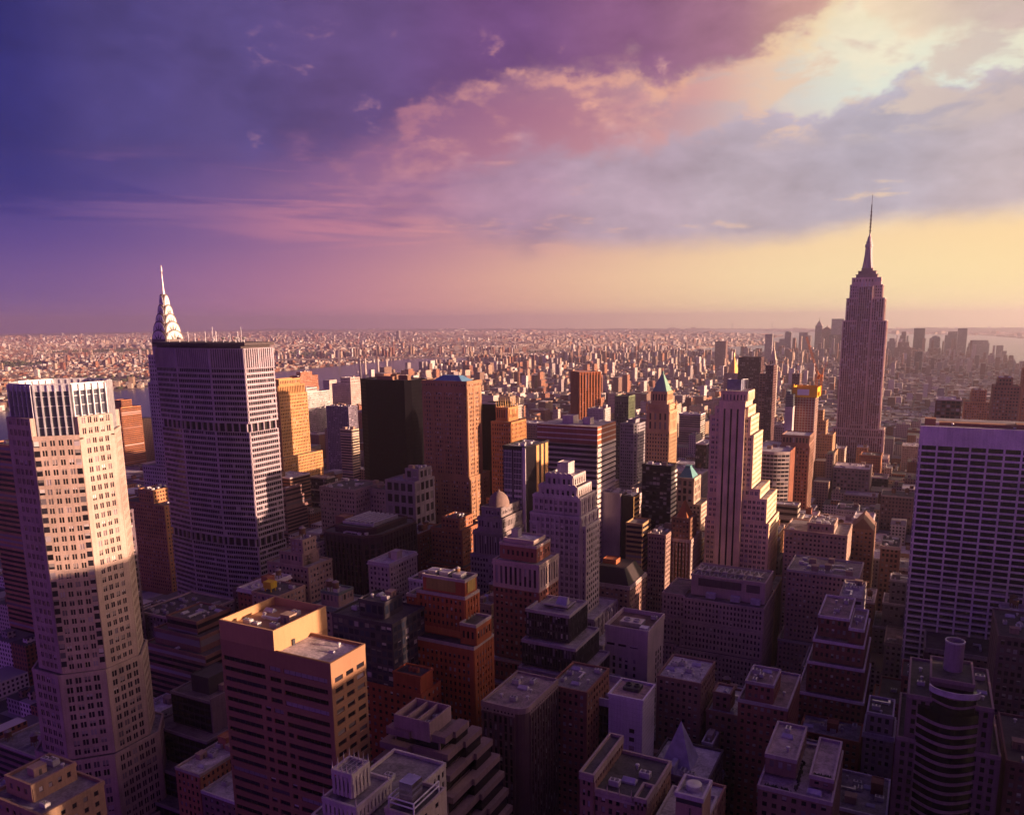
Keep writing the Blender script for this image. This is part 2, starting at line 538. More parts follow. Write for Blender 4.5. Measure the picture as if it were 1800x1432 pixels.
# ------------------------------------------------------------------ shared small parts for roofs
def _tank_mesh():
    b = MB()
    b.lathe(0, 0, [(0, 3.0), (2.1, 3.0), (2.1, 6.6), (2.35, 6.6), (0, 8.1)], 14)
    for x, y in ((-1.4, -1.4), (1.4, -1.4), (1.4, 1.4), (-1.4, 1.4)):
        b.box(x - .15, x + .15, y - .15, y + .15, 0, 3.1)
    b.box(-1.7, 1.7, -1.7, 1.7, 2.75, 2.95)
    return b


def _ac_mesh():
    b = MB()
    b.box(-1.6, 1.6, -1.0, 1.0, 0.25, 1.9)
    b.box(-1.3, 1.3, -0.8, 0.8, 0.0, 0.27)
    return b


def _fan_mesh():
    b = MB()
    b.lathe(0, 0, [(0.55, 1.88), (0.55, 2.15), (0.45, 2.15), (0.42, 1.95), (0.0, 1.93)], 10)
    return b


def _door_mesh():
    b = MB()
    b.box(-0.5, 0.5, -1.9, -1.79, 0.0, 2.1)
    return b


def _lid_mesh():
    b = MB()
    b.lathe(0, 0, [(2.4, 6.6), (2.42, 6.75), (0.1, 8.25), (0, 8.25)], 14)
    return b


def _vent_mesh():
    b = MB()
    b.lathe(0, 0, [(0.0, 0.0), (0.4, 0.0), (0.4, 1.1), (0.75, 1.15), (0.7, 1.6), (0.0, 1.8)], 10)
    return b


def _duct_mesh():
    b = MB()
    b.box(-4.0, 4.0, -0.5, 0.5, 0.5, 1.4)
    b.box(3.0, 4.0, 0.5, 3.2, 0.5, 1.4)
    b.box([-3.2, 0, 3.2], [-2.9, 0.3, 3.5], -0.3, 0.3, 0.0, 0.55)
    return b


def _sky_mesh():
    b = MB()
    b.box(-2.2, 2.2, -1.3, 1.3, 0, 0.6)
    b.prism([(-2.1, -1.2), (2.1, -1.2), (2.1, 1.2), (-2.1, 1.2)], 0.61, 1.5, 0, top=[(-1.9, -0.05), (1.9, -0.05), (1.9, 0.05), (-1.9, 0.05)])
    return b


def _hut_mesh():
    b = MB()
    b.box(-2.2, 2.2, -1.8, 1.8, 0, 2.9)
    b.box(-2.4, 2.4, -2.0, 2.0, 2.9, 3.15)
    return b


KIT_PARTS = {'air_conditioner': (('fan', (-.7, 0, 0)), ('fan', (.7, 0, 0))), 'stair_hut': (('door', (0, 0, 0)),), 'water_tank': (('conical_lid', (0, 0, 0)),)}
KIT = {}
for nm, fn, mt in (('water_tank', _tank_mesh, wall((0.16, 0.09, 0.05), 0.9, 0.3, 'cedar_tank')),
                   ('air_conditioner', _ac_mesh, plain('unit_metal', (0.52, 0.50, 0.52), 0.45, 0.3)),
                   ('fan', _fan_mesh, plain('fan_metal', (0.25, 0.24, 0.25), 0.5, 0.3)),
                   ('door', _door_mesh, plain('hut_door', (0.10, 0.08, 0.08), 0.6)),
                   ('conical_lid', _lid_mesh, wall((0.24, 0.20, 0.20), 0.8, 0.3, 'tank_lid')),
                   ('vent_stack', _vent_mesh, plain('unit_metal', (0.52, 0.50, 0.52), 0.45, 0.3)),
                   ('duct', _duct_mesh, plain('duct_metal', (0.62, 0.60, 0.62), 0.4, 0.4)),
                   ('skylight', _sky_mesh, plain('skylight_glass', (0.45, 0.45, 0.50), 0.25)),
                   ('stair_hut', _hut_mesh, wall((0.34, 0.24, 0.19), name='hut_wall'))):
    o = fn().build(nm, mt)
    KIT[nm] = o.data
    bpy.data.objects.remove(o)


def kit(kind, parent, x, y, z, rz=0.0, s=1.0):
    o = bpy.data.objects.new(kind, KIT[kind])
    COL.objects.link(o)
    o.parent = parent
    b = parent['base']
    o.location = (x - b[0], y - b[1], z - b[2])
    o.rotation_euler = (0, 0, rz)
    o.scale = (s, s, s)
    if y < 520:
        for nm, q in KIT_PARTS.get(kind, ()):
            c = bpy.data.objects.new(nm, KIT[nm])
            COL.objects.link(c)
            c.parent = o
            c.location = q
    return o


def roof_clutter(parent, x0, x1, y0, y1, z, seed, n=5, kinds=('air_conditioner', 'vent_stack', 'duct', 'stair_hut', 'skylight', 'air_conditioner')):
    rg = random.Random(seed)
    w, d = x1 - x0, y1 - y0
    placed = []
    for i in range(n * 4):
        if len(placed) >= n:
            break
        k = rg.choice(kinds)
        r = {'duct': 4.2, 'stair_hut': 2.6, 'water_tank': 2.4, 'skylight': 2.4}.get(k, 1.8)
        sc_ = min(1.0, min(w, d) / (2 * r + 1.2))
        if sc_ < 0.45:
            continue
        sc_ *= rg.uniform(0.85, 1.15) if sc_ == 1.0 else 1.0
        r *= sc_
        x, y = rg.uniform(x0 + r + .5, max(x0 + r + .6, x1 - r - .5)), rg.uniform(y0 + r + .5, max(y0 + r + .6, y1 - r - .5))
        if x + r > x1 or y + r > y1 or any((x - a) ** 2 + (y - b) ** 2 < (r + c) ** 2 for a, b, c in placed):
            continue
        placed.append((x, y, r))
        kit(k, parent, x, y, z, rg.choice((0, math.pi / 2, math.pi)), sc_)


# ------------------------------------------------------------------ buildings
def boxpoly(x0, x1, y0, y1):
    return [(x0, y0), (x1, y0), (x1, y1), (x0, y1)]


BLIND = glass(dark=(0.16, 0.14, 0.14), blind=0.4, rough=0.6, tint=(0.6, 0.55, 0.55), name='blind_cloth')
PANES = {}
FOOT = []
N_WIN = [0]


class Building:
    """wall_cladding (core, piers, spandrels, parapets) + windows; tiers are stacked footprints"""

    def __init__(s, name, label, cat, x, y, mats, glassmat, indiv=False, wname='window'):
        s.r = root(name, x, y, label, cat)
        s.w = MB()
        s.mats = list(mats)          # 0 wall, 1 roof, 2 trim
        s.g = glassmat
        s.win = []                   # p0, t, n, a0, a1, z0, z1, d
        s.indiv = indiv
        s.wname = wname

    def tier(s, poly, z0, z1, st=None, faces='NW', para=1.1, cornice=0.0, wmat=0):
        if len(poly) == 4 and not isinstance(poly[0], (tuple, list)):
            poly = boxpoly(*poly)
        n = len(poly)
        if z0 < 1:
            xs_, ys_ = [q[0] for q in poly], [q[1] for q in poly]
            FOOT.append((min(xs_), max(xs_), min(ys_), max(ys_)))
        s.w.prism(poly, z0, z1 - para * 0.9, wmat, cap=1)
        for i in range(n):
            p, q = np.array(poly[i], float), np.array(poly[(i + 1) % n], float)
            L = np.linalg.norm(q - p)
            if L < 0.3:
                continue
            t = (q - p) / L
            nr = np.array([t[1], -t[0]])
            if para > 0:
                s.w.obox(p, t, nr, -0.25, L + 0.245, -0.4, 0.36 + 0.003 * (i % 2), z1 - para - 0.3, z1 + 0.002 * (i % 2), 2)
            if cornice > 0:
                s.w.obox(p, t, nr, -cornice, L + cornice - 0.004, 0.0, cornice + 0.003 * (i % 2), z1 - para - 1.4, z1 - para - 0.35 + 0.002 * (i % 2), 2)
            if st is None:
                continue
            face = 'N' if nr[1] < -0.35 else ('W' if nr[0] > 0.35 else ('E' if nr[0] < -0.35 else 'S'))
            if face in faces or (nr[1] < -0.2 and 'N' in faces):
                sf = st.get(face, st) if isinstance(st, dict) else st
                if sf:
                    s.facade(p, t, nr, L, z0, z1 - para - 0.3, **{k: v for k, v in sf.items() if k not in 'NWES'})

    def facade(s, p, t, nr, L, z0, z1, bay=3.0, fl=3.6, pier=0.4, span=0.45, base=0.0, top=0.6, pd=0.30, sd=0.297, side=None, mull=False, skip=(), wd=0.05, minz=12.0, wm=0, sm=0, every=0, everyw=0.0, mech=()):
        """piers and spandrels stand proud of the core; panes sit in the openings"""
        side = pier * bay / 2 if side is None else side
        n = max(1, int(round((L - 2 * side) / bay)))
        if L - 2 * side < 0.8:
            return
        b = (L - 2 * side) / n
        pw = pier * b
        zz0 = max(z0 + base, z0)
        nf = max(1, int((z1 - top - zz0) / fl))
        f = (z1 - top - zz0) / nf
        nlow = 0
        if z0 < minz:                # street level, never seen: leave plain
            nlow = min(nf - 1, int((minz - zz0) / f)) if nf > 1 else 0
        zb = zz0 + nlow * f
        if pd > 0:
            e = side + b * np.arange(n + 1)
            a0, a1 = e - pw / 2, e + pw / 2
            a0[0], a1[-1] = 0.0, L
            if side > 0 or True:
                a1[0], a0[-1] = max(side + pw / 2, 0.15), min(L - side - pw / 2, L - 0.15)
            s.w.obox(p, t, nr, a0, a1, -0.1, pd, z0, z1, wm)
            if every:
                ii = np.arange(0, n + 1, every)
                s.w.obox(p, t, nr, np.maximum(0, e[ii] - everyw / 2), np.minimum(L, e[ii] + everyw / 2), -0.1, pd + 0.35, z0, z1 + 0.3, wm)
        zs = zb + f * np.arange(nf - nlow)
        sp = f * span
        if sd > 0 and sp > 0:
            s.w.obox(p, t, nr, 0.003, L - 0.003, -0.1, sd, zs, zs + sp, sm)
        s.w.obox(p, t, nr, 0.004, L - 0.004, -0.1, sd - 0.004, z1 - top, z1 - 0.004, sm)
        if zb > z0 + 0.1:
            s.w.obox(p, t, nr, 0.005, L - 0.005, -0.1, sd - 0.006, z0, zb + 0.01, sm)
        for k in range(nf - nlow):
            if k in mech:
                continue
            if pier <= 0.0 or pd <= 0:
                s.win.append((p, t, nr, 0.25, L - 0.25, zs[k] + sp - 0.02, zs[k] + f + 0.02, wd))
                continue
            for i in range(n):
                if (i, k) in skip:
                    continue
                a = side + i * b + pw / 2
                s.win.append((p, t, nr, a - 0.02, a + b - pw + 0.02, zs[k] + sp - 0.02, zs[k] + f + 0.02, wd))
            if mull:
                c = side + b * (np.arange(n) + 0.5)
        if mull:
            c = side + b * (np.arange(n) + 0.5)
            s.w.obox(p, t, nr, c - 0.14 * bay / 3, c + 0.14 * bay / 3, -0.1, sd - 0.06, z0, z1 - top, wm)

    def blinds(s):
        """drawn blinds and sills: pale boxes over the upper part of some panes"""
        rb = random.Random(len(s.win) * 13 + int(abs(s.r['base'][0])))
        if s.r.name.startswith('office_slab') or math.hypot(s.r['base'][0] - CAM[0], s.r['base'][1] - CAM[1]) > 760 or s.g.name.startswith(('black', 'terrace', 'grid')):
            return
        m = MB()
        by = {}
        for w in s.win:
            if w[4] - w[3] > 4.5 or rb.random() > 0.30 or w[2] @ (np.array([w[0][0], w[0][1]]) - CAM[:2]) > 0.5:
                continue
            h = w[6] - w[5]
            by.setdefault((w[0][0], w[0][1], w[1][0], w[1][1]), []).append((w[0], w[1], w[2], w[3] + .08, w[4] - .08, w[7], w[6] - h * rb.choice((.2, .3, .45, .45, .6, .8)), w[6] - .03))
        for ws in by.values():
            A_ = np.array([w[3:8] for w in ws])
            m.obox(ws[0][0], ws[0][1], ws[0][2], A_[:, 0], A_[:, 1], A_[:, 2] - .02, A_[:, 2] + .03, A_[:, 3], A_[:, 4])
        if m.n:
            tag(m.build('window_blind', BLIND, s.r), kind='stuff')

    def done(s):
        s.w.build('wall_cladding', s.mats, s.r)
        W = s.win
        s.blinds()
        if not W:
            return s.r
        base = s.r['base']
        if s.indiv:
            def area(w):
                c = np.array([w[0][0] + w[1][0] * (w[3] + w[4]) / 2, w[0][1] + w[1][1] * (w[3] + w[4]) / 2, (w[5] + w[6]) / 2]) - CAM
                D = np.linalg.norm(c)
                return -(w[4] - w[3]) * (w[6] - w[5]) * max(0.0, float(w[2] @ c[:2])) / D ** 3 - 0.0
            W = [w for w in W if w[2] @ (np.array([w[0][0], w[0][1]]) - CAM[:2]) < 0.5] or W
            rest_back = [w for w in s.win if not (w[2] @ (np.array([w[0][0], w[0][1]]) - CAM[:2]) < 0.5)]
            W = sorted(W, key=lambda w: -w[5])
            first, rest = W[:100], W[100:] + (rest_back if len(W) < len(s.win) else [])
            for w in first:
                p, t, nr, a0, a1, z0, z1, d = w
                wd, ht = round(a1 - a0, 2), round(z1 - z0, 2)
                ang = math.atan2(t[1], t[0])
                key = (wd, ht, round(ang, 3), s.g.name)
                if key not in PANES:
                    b = MB()
                    b.obox((0, 0), t, nr, -wd / 2, wd / 2, -0.05, d, -ht / 2, ht / 2)
                    o = b.build(s.wname, s.g)
                    PANES[key] = o.data
                    bpy.data.objects.remove(o)
                o = bpy.data.objects.new(s.wname, PANES[key])
                COL.objects.link(o)
                o.parent = s.r
                c = (a0 + a1) / 2
                o.location = (p[0] + t[0] * c - base[0], p[1] + t[1] * c - base[1], (z0 + z1) / 2 - base[2])
                N_WIN[0] += 1
            W = rest
        if W:
            b = MB()
            # group by facade for vectorised boxes
            by = {}
            for w in W:
                by.setdefault((w[0][0], w[0][1], w[1][0], w[1][1]), []).append(w)
            for ws in by.values():
                A = np.array([w[3:8] for w in ws])
                b.obox(ws[0][0], ws[0][1], ws[0][2], A[:, 0], A[:, 1], -0.05, A[:, 4], A[:, 2], A[:, 3])
            o = b.build('windows' if s.indiv else 'glazing', s.g, s.r)
            if len(W) > 100 or s.indiv:
                o['kind'] = 'stuff'
        return s.r

    def part(s, name, mb, mat, **k):
        return mb.build(name, mat, s.r, **k)


def pent(b, name, x0, x1, y0, y1, z0, z1, mat, para=0.6):
    """a rooftop house with a parapet and a few louvre bands"""
    m = MB()
    m.box(x0, x1, y0, y1, z0 - 1.2, z1 - para * 0.7)
    t = 0.3
    m.box(x0 - .1, x1 + .1, y0 - .1, y0 + t, z1 - para - .3, z1)
    m.box(x0 - .1, x1 + .1, y1 - t, y1 + .1, z1 - para - .3, z1)
    m.box(x0 - .097, x0 + t, y0 + t, y1 - t, z1 - para - .3, z1 - .003)
    m.box(x1 - t, x1 + .097, y0 + t, y1 - t, z1 - para - .3, z1 - .003)
    return b.part(name, m, mat)
# ------------------------------------------------------------------ the setting
def sheet(name, pts, z, mat):
    b = MB()
    b.add([(x, y, z) for x, y in pts], [[list(range(len(pts)))]])
    return tag(b.build(name, mat), kind='structure')


asphalt, g, b = new_mat('asphalt')
geo = g.n('ShaderNodeNewGeometry')
k = g.rng(g.noise(geo.outputs['Position'], 0.02, 6, 0.6), 0.3, 0.7, 0.035, 0.065, smooth=False)
g.put(b.inputs['Base Color'], g.vec(k, k, k))
b.inputs['Roughness'].default_value = 0.9
far_m, g, b = new_mat('distant_land')
geo = g.n('ShaderNodeNewGeometry')
n1 = g.noise(geo.outputs['Position'], 0.004, 8, 0.7)
g.put(b.inputs['Base Color'], g.ramp(n1, [(0.32, (0.03, 0.035, 0.02)), (0.5, (0.10, 0.08, 0.065)), (0.66, (0.22, 0.16, 0.12))]))
b.inputs['Roughness'].default_value = 0.95
sheet('ground', [(-23700, -2300), (9700, -2300), (9700, 23700), (-23700, 23700)], 0.0, asphalt)
sheet('outer_ground', [(-23600, 1400), (9600, 1400), (9600, 23600), (-23600, 23600)], 0.25, far_m)

SHORE_W = [(-1767, -2200), (-1522, -973), (-1456, -48), (-1440, 601), (-1500, 1209), (-1700, 2012), (-2250, 2784), (-2560, 3740), (-2600, 4514), (-2222, 4987), (-1418, 5623), (-1090, 6249), (-568, 7047), (-95, 6801), (420, 5477), (1163, 3054), (1900, 591)]
SHORE_E = [(-2539, -2200), (-2192, -1852), (-2254, -871), (-2300, 289), (-2420, 1230), (-2900, 2104), (-3150, 2963), (-3300, 4041), (-3451, 4941), (-2371, 5603), (-1876, 6449), (-1972, 7665), (-1404, 9250), (-2157, 10610), (-2082, 13953), (-3879, 17020)]
SHORE_J = [(3051, 591), (1641, 6367), (1495, 9587), (695, 14857), (-2987, 18022), (-4766, 22400)]
water_m, g, b = new_mat('river_water')
geo = g.n('ShaderNodeNewGeometry')
b.inputs['Base Color'].default_value = (0.03, 0.035, 0.06, 1)
b.inputs['Roughness'].default_value = 0.22
bp = g.n('ShaderNodeBump')
bp.inputs['Strength'].default_value = 0.35
bp.inputs['Distance'].default_value = 1.0
g.put(bp.inputs['Height'], g.noise(geo.outputs['Position'], 0.05, 5, 0.6))
g.put(b.inputs['Normal'], bp.outputs[0])
sheet('river_water', SHORE_W + SHORE_J + [(-8000, 23500)] + SHORE_E[::-1], 0.5, water_m)


def inpoly(x, y, P):
    c = False
    j = len(P) - 1
    for i in range(len(P)):
        if (P[i][1] > y) != (P[j][1] > y) and x < (P[j][0] - P[i][0]) * (y - P[i][1]) / (P[j][1] - P[i][1]) + P[i][0]:
            c = not c
        j = i
    return c


WATER = SHORE_W + SHORE_J + [(-8000, 23500)] + SHORE_E[::-1]

# low wooded hills on the far side of the bay
rg = np.random.default_rng(5)
hm = wall((0.05, 0.055, 0.035), 0.95, 0.3, 'wooded_hill')


def ridge(name, x0, x1, y0, y1, h, seed, nx=90, ny=8):
    r = np.random.default_rng(seed)
    ph = r.uniform(0, 6.28, 6)
    X = np.linspace(x0, x1, nx)
    u = np.linspace(0, 1, nx)
    prof = sum(np.sin(u * w + p) * a for w, p, a in zip((5, 9, 17, 31, 57, 90), ph, (.25, .2, .12, .08, .05, .03)))
    prof = np.clip(0.75 + prof * 0.6, 0.15, 1.4) * np.clip(np.minimum(u, 1 - u) * 8, 0, 1) * h
    V, F = [], []
    for j in range(ny):
        s = math.sin(math.pi * (j + .02) / (ny - 1 + .04))
        for i in range(nx):
            V.append((X[i], y0 + (y1 - y0) * j / (ny - 1), -0.5 + prof[i] * max(0, s) * (1 + .1 * math.sin(i * .9 + j))))
    for j in range(ny - 1):
        for i in range(nx - 1):
            F.append([j * nx + i, j * nx + i + 1, (j + 1) * nx + i + 1, (j + 1) * nx + i])
    b = MB()
    b.add(V, [F])
    return tag(b.build(name, hm, smooth=True), kind='structure')


ridge('hills', -1500, 9500, 18000, 22500, 95, 1)
ridge('hills', -23000, -5000, 19500, 23400, 62, 2)

# pavements: one raised slab per city block
AVE = [-1330, -1125, -915, -720, -575, -440, -305, -166, 115, 390, 665]
STW, AVW = 8.5, 13.0


def street_y(k):
    return 50.0 + 80.4 * k


pv = MB()
BLOCKS = []
for i in range(len(AVE) - 1):
    for k in range(-2, 30):
        x0, x1 = AVE[i] + AVW, AVE[i + 1] - AVW
        y0, y1 = street_y(k) + STW, street_y(k + 1) - STW
        pv.box(x0 - 4, x1 + 4, y0 - 3.5, y1 + 3.5, -0.3, 0.15)
        BLOCKS.append((x0, x1, y0, y1, k, i))
tag(pv.build('pavement', plain('pavement_concrete', (0.22, 0.21, 0.20))), kind='structure')

# ------------------------------------------------------------------ haze
hz = MB()
hz.box(-23900, 9900, -2400, 23900, -1.0, 458)
haze_m = bpy.data.materials.new('haze_air')
haze_m.use_nodes = True
haze_m.node_tree.nodes.clear()
g = G(haze_m.node_tree)
o_ = g.n('ShaderNodeOutputMaterial')
v_ = g.n('ShaderNodeVolumePrincipled')
v_.inputs['Color'].default_value = (0.96, 0.85, 1.0, 1)
v_.inputs['Density'].default_value = 0.64e-4
v_.inputs['Anisotropy'].default_value = 0.80
haze_m.node_tree.links.new(v_.outputs[0], o_.inputs['Volume'])
HAZE = tag(hz.build('haze', haze_m), kind='stuff')
# ------------------------------------------------------------------ landmark buildings
def S(bay=3.0, fl=3.6, pier=0.4, span=0.45, **k):
    return dict(bay=bay, fl=fl, pier=pier, span=span, **k)


STONE, LIME, PINK = (0.40, 0.34, 0.29), (0.44, 0.39, 0.36), (0.44, 0.33, 0.29)
RED, ORANGE, BROWN = (0.27, 0.085, 0.05), (0.34, 0.12, 0.045), (0.20, 0.105, 0.07)
TAN, GREY, WHITE, BLACK = (0.36, 0.26, 0.18), (0.27, 0.255, 0.28), (0.58, 0.55, 0.56), (0.006, 0.005, 0.007)
ROOF_D, ROOF_L, ROOF_M = (0.08, 0.07, 0.075), (0.48, 0.45, 0.48), (0.22, 0.195, 0.21)
GL = glass()
GL_BL = glass(blind=0.24)
GL_LIT = glass(blind=0.2)
GL_BLUE = glass(dark=(0.02, 0.025, 0.045), blind=0.04, rough=0.07)
METAL_D = plain('dark_metal', (0.06, 0.06, 0.07), 0.5, 0.5)
METAL_L = plain('pale_metal', (0.5, 0.48, 0.5), 0.4, 0.6)
CONC = wall((0.36, 0.33, 0.34), name='concrete')


def bld(name, label, x, y, wallc, roofc=ROOF_M, trimc=None, cat='building', gm=None, indiv=True, grain=0.3, wname='window', rough=0.85, spec=0.3, metal=0.0):
    w = wall(wallc, rough, grain, name.split('.')[0] + '_wall', spec, metal)
    return Building(name, label, cat, x, y, (w, roofing(roofc), wall(trimc, 0.8, grain, 'trim') if trimc else w), gm or GL, indiv, wname)


# ---- octagonal granite tower with a glass crown (nearest tall tower on the east side)
xc, yc, H, c = -348.0, 225.0, 20.0, 12.0


def octo(xc, yc, H, c):
    return [(xc - H + c, yc - H), (xc + H - c, yc - H), (xc + H, yc - H + c), (xc + H, yc + H - c), (xc + H - c, yc + H), (xc - H + c, yc + H), (xc - H, yc + H - c), (xc - H, yc - H + c)]


b = bld('office_tower', 'pale granite octagonal tower topped by a ribbed glass crown', xc, yc, (0.41, 0.31, 0.27), cat='skyscraper', indiv=True)
st = S(3.0, 4.05, 0.42, 0.42, mull=True, top=0.5, side=2.2)
low = S(3.2, 4.05, 0.36, 0.36, mull=True, side=2.0)
b.tier((xc - 32, xc + 25, yc - 29, yc + 30), 0, 34, low)
b.tier(octo(xc - 2, yc + 1, 24.5, 13), 34, 72, low)
b.tier(octo(xc - 1, yc, 22, 13), 72, 112, low)
b.tier(octo(xc, yc, H, c), 112, 217, st)
# north chamfer stops early; the other faces rise as screens round the crown
for i, (p, q) in enumerate(zip(octo(xc, yc, H, c), octo(xc, yc, H, c)[1:] + octo(xc, yc, H, c)[:1])):
    p, q = np.array(p), np.array(q)
    L = np.linalg.norm(q - p)
    t = (q - p) / L
    nr = np.array([t[1], -t[0]])
    if i % 2 == 0:
        z1 = 224.5
        b.w.obox(p, t, nr, 0.0, L, -1.2, -0.01, 215, z1)
        b.facade(p, t, nr, L, 215, z1, 3.0, 4.05, 0.42, 0.42, mull=True, top=0.4, side=1.0)
        for a in (0.0, L - 2.4):
            b.w.obox(p, t, nr, a, a + 2.4, -3.2, -1.15, 215, z1 - 0.02)
# dark glass corner slots on the chamfer joints
for i, (p, q) in enumerate(zip(octo(xc, yc, H, c), octo(xc, yc, H, c)[1:] + octo(xc, yc, H, c)[:1])):
    p, q = np.array(p), np.array(q)
    L = np.linalg.norm(q - p)
    t = (q - p) / L
    nr = np.array([t[1], -t[0]])
    if i in (1, 7):
        for z in np.arange(214.9, 114, -4.05):
            b.win.append((p, t, nr, 0.05, 2.1, z - 2.5, z, 0.36))
            b.win.append((p, t, nr, L - 2.1, L - 0.05, z - 2.5, z, 0.36))
cr = MB()
cp = octo(xc, yc, 17.2, 9.5)
cr.prism(cp, 215, 235.5, 0)
b.part('crown_glass', cr, glass(dark=(0.05, 0.055, 0.075), blind=0.0, rough=0.18, tint=(0.3, 0.3, 0.3), name='crown_glass'))
ri = MB()
for i in range(8):
    p, q = np.array(cp[i]), np.array(cp[(i + 1) % 8])
    L = np.linalg.norm(q - p)
    t = (q - p) / L
    nr = np.array([t[1], -t[0]])
    k = 6
    a = np.linspace(0.2, L - 0.2, k)
    ri.obox(p, t, nr, a - 0.22, a + 0.22, -0.1, 1.3, 216, 238)
    for z in (220, 224.5, 229, 233, 235.2):
        ri.obox(p, t, nr, 0, L, -0.1, 0.22, z, z + 0.3)
    ri.obox(p, t, nr, 0, L, 0.5, 0.62, 235.3, 238.5)
b.part('crown_rib', ri, plain('crown_metal', (0.5, 0.5, 0.54), 0.38, 0.35))
b.done()

# ---- long folded slab with dark louvre storeys
b = bld('office_slab', 'huge lozenge-shaped concrete office slab with dark mechanical bands and lit end', -487, 434, (0.34, 0.29, 0.34), ROOF_D, cat='skyscraper', indiv=True, gm=glass(dark=(0.007, 0.006, 0.010), blind=0.04, spec=0.22))
XC, YC = -487.0, 434.0


def loz(d=0.0):
    L, W, e, cx = 45.0 + d, 19.0 + d, 14.0, 17.0
    return [(XC - L, YC - e), (XC - cx, YC - W), (XC + cx, YC - W), (XC + L, YC - e), (XC + L, YC + e), (XC + cx, YC + W), (XC - cx, YC + W), (XC - L, YC + e)]


b.tier([(XC - 62, YC - 42), (XC + 58, YC - 42), (XC + 58, YC + 46), (XC - 62, YC + 46)], 0, 40, S(3.6, 4.0, 0.2, 0.5))
ss = S(1.95, 3.75, 0.16, 0.40, pd=0.22, sd=0.62, top=0.2, side=0.9)
for z0, z1, kind in ((40, 101, 'o'), (101, 107, 'm'), (107, 186, 'o'), (186, 192, 'm'), (192, 231, 'o'), (231, 245.2, 'l')):
    P = loz(0 if kind != 'm' else -1.2)
    if kind == 'o':
        b.tier(P, z0, z1, ss, para=0.0)
    elif kind == 'm':
        b.tier(loz(-2.0), z0, z1, None, para=0.0, wmat=3)
        for i in range(8):
            p, q = np.array(loz()[i]), np.array(loz()[(i + 1) % 8])
            L = np.linalg.norm(q - p)
            t = (q - p) / L
            nr = np.array([t[1], -t[0]])
            a = np.arange(2, L - 1, 5.9)
            b.w.obox(p, t, nr, a, a + 1.0, -1.6, -0.05, z0, z1)
    else:
        b.tier(P, z0, z1, S(1.95, 13.2, 0.5, 0.05, pd=0.6, sd=0.2, top=0.3, side=0.9), para=0.0)
b.mats.append(wall((0.02, 0.018, 0.022), name='louvre_band'))
m = MB()
m.prism(loz(-2.5), 245.0, 247.2)
m.prism(loz(1.4), 247.2, 249.2)
b.part('roof_canopy', m, wall((0.07, 0.055, 0.06), name='roof_canopy'))
m = MB()
rg = random.Random(3)
for i in range(14):
    x = XC + rg.uniform(-36, 36)
    y = YC + rg.uniform(-12, 12)
    m.bar((x, y, 249.0), (x, y, 249 + rg.choice((3, 4, 5, 8, 11))), 0.28)
b.part('antenna', m, METAL_L)
for x, y in ((XC + 33, YC - 9), (XC + 38, YC - 6), (XC - 20, YC - 12), (XC + 22, YC - 10)):
    m = MB()
    m.bar((x, y, 249), (x, y, 251.5), 0.5)
    m.lathe(x, y, [(0.2, 251), (1.2, 251.8), (1.7, 253), (1.6, 253), (1.0, 252), (0.1, 251.4)], 10)
    b.part('satellite_dish', m, METAL_L)
b.done()

# ---- steel-crowned art deco tower behind the slab
b = bld('art_deco_tower', 'slim grey brick tower crowned by steel sunburst arches and a needle', -700, 570, (0.42, 0.39, 0.42), cat='skyscraper')
X0, Y0 = -700.0, 570.0
b.tier((X0 - 40, X0 + 40, Y0 - 24, Y0 + 30), 0, 70, S(3.2, 3.7, 0.4, 0.45))
b.tier((X0 - 30, X0 + 24, Y0 - 20, Y0 + 22), 70, 120, S(3.2, 3.7, 0.42, 0.45))
b.tier((X0 - 16, X0 + 16, Y0 - 15, Y0 + 15), 120, 205, S(3.4, 3.7, 0.5, 0.45, sd=0.2))
b.tier((X0 - 14, X0 + 14, Y0 - 13.5, Y0 + 13.5), 205, 232, S(3.4, 3.7, 0.5, 0.45, sd=0.2))
b.tier((X0 - 10.5, X0 + 10.5, Y0 - 10.5, Y0 + 10.5), 232, 243, None, para=0)
steel = plain('crown_steel', (0.60, 0.56, 0.53), 0.32, 0.45)
dark_tri = plain('dark_window', (0.03, 0.025, 0.03), 0.3)


def arch(hw, z0, h, n=14):
    pts = [(-hw, z0)]
    for i in range(n + 1):
        a = math.pi * (1 - i / n)
        pts.append((hw * math.cos(a), z0 + h * (0.25 + 0.75 * math.sin(a) ** 0.8)))
    pts.append((hw, z0))
    return pts


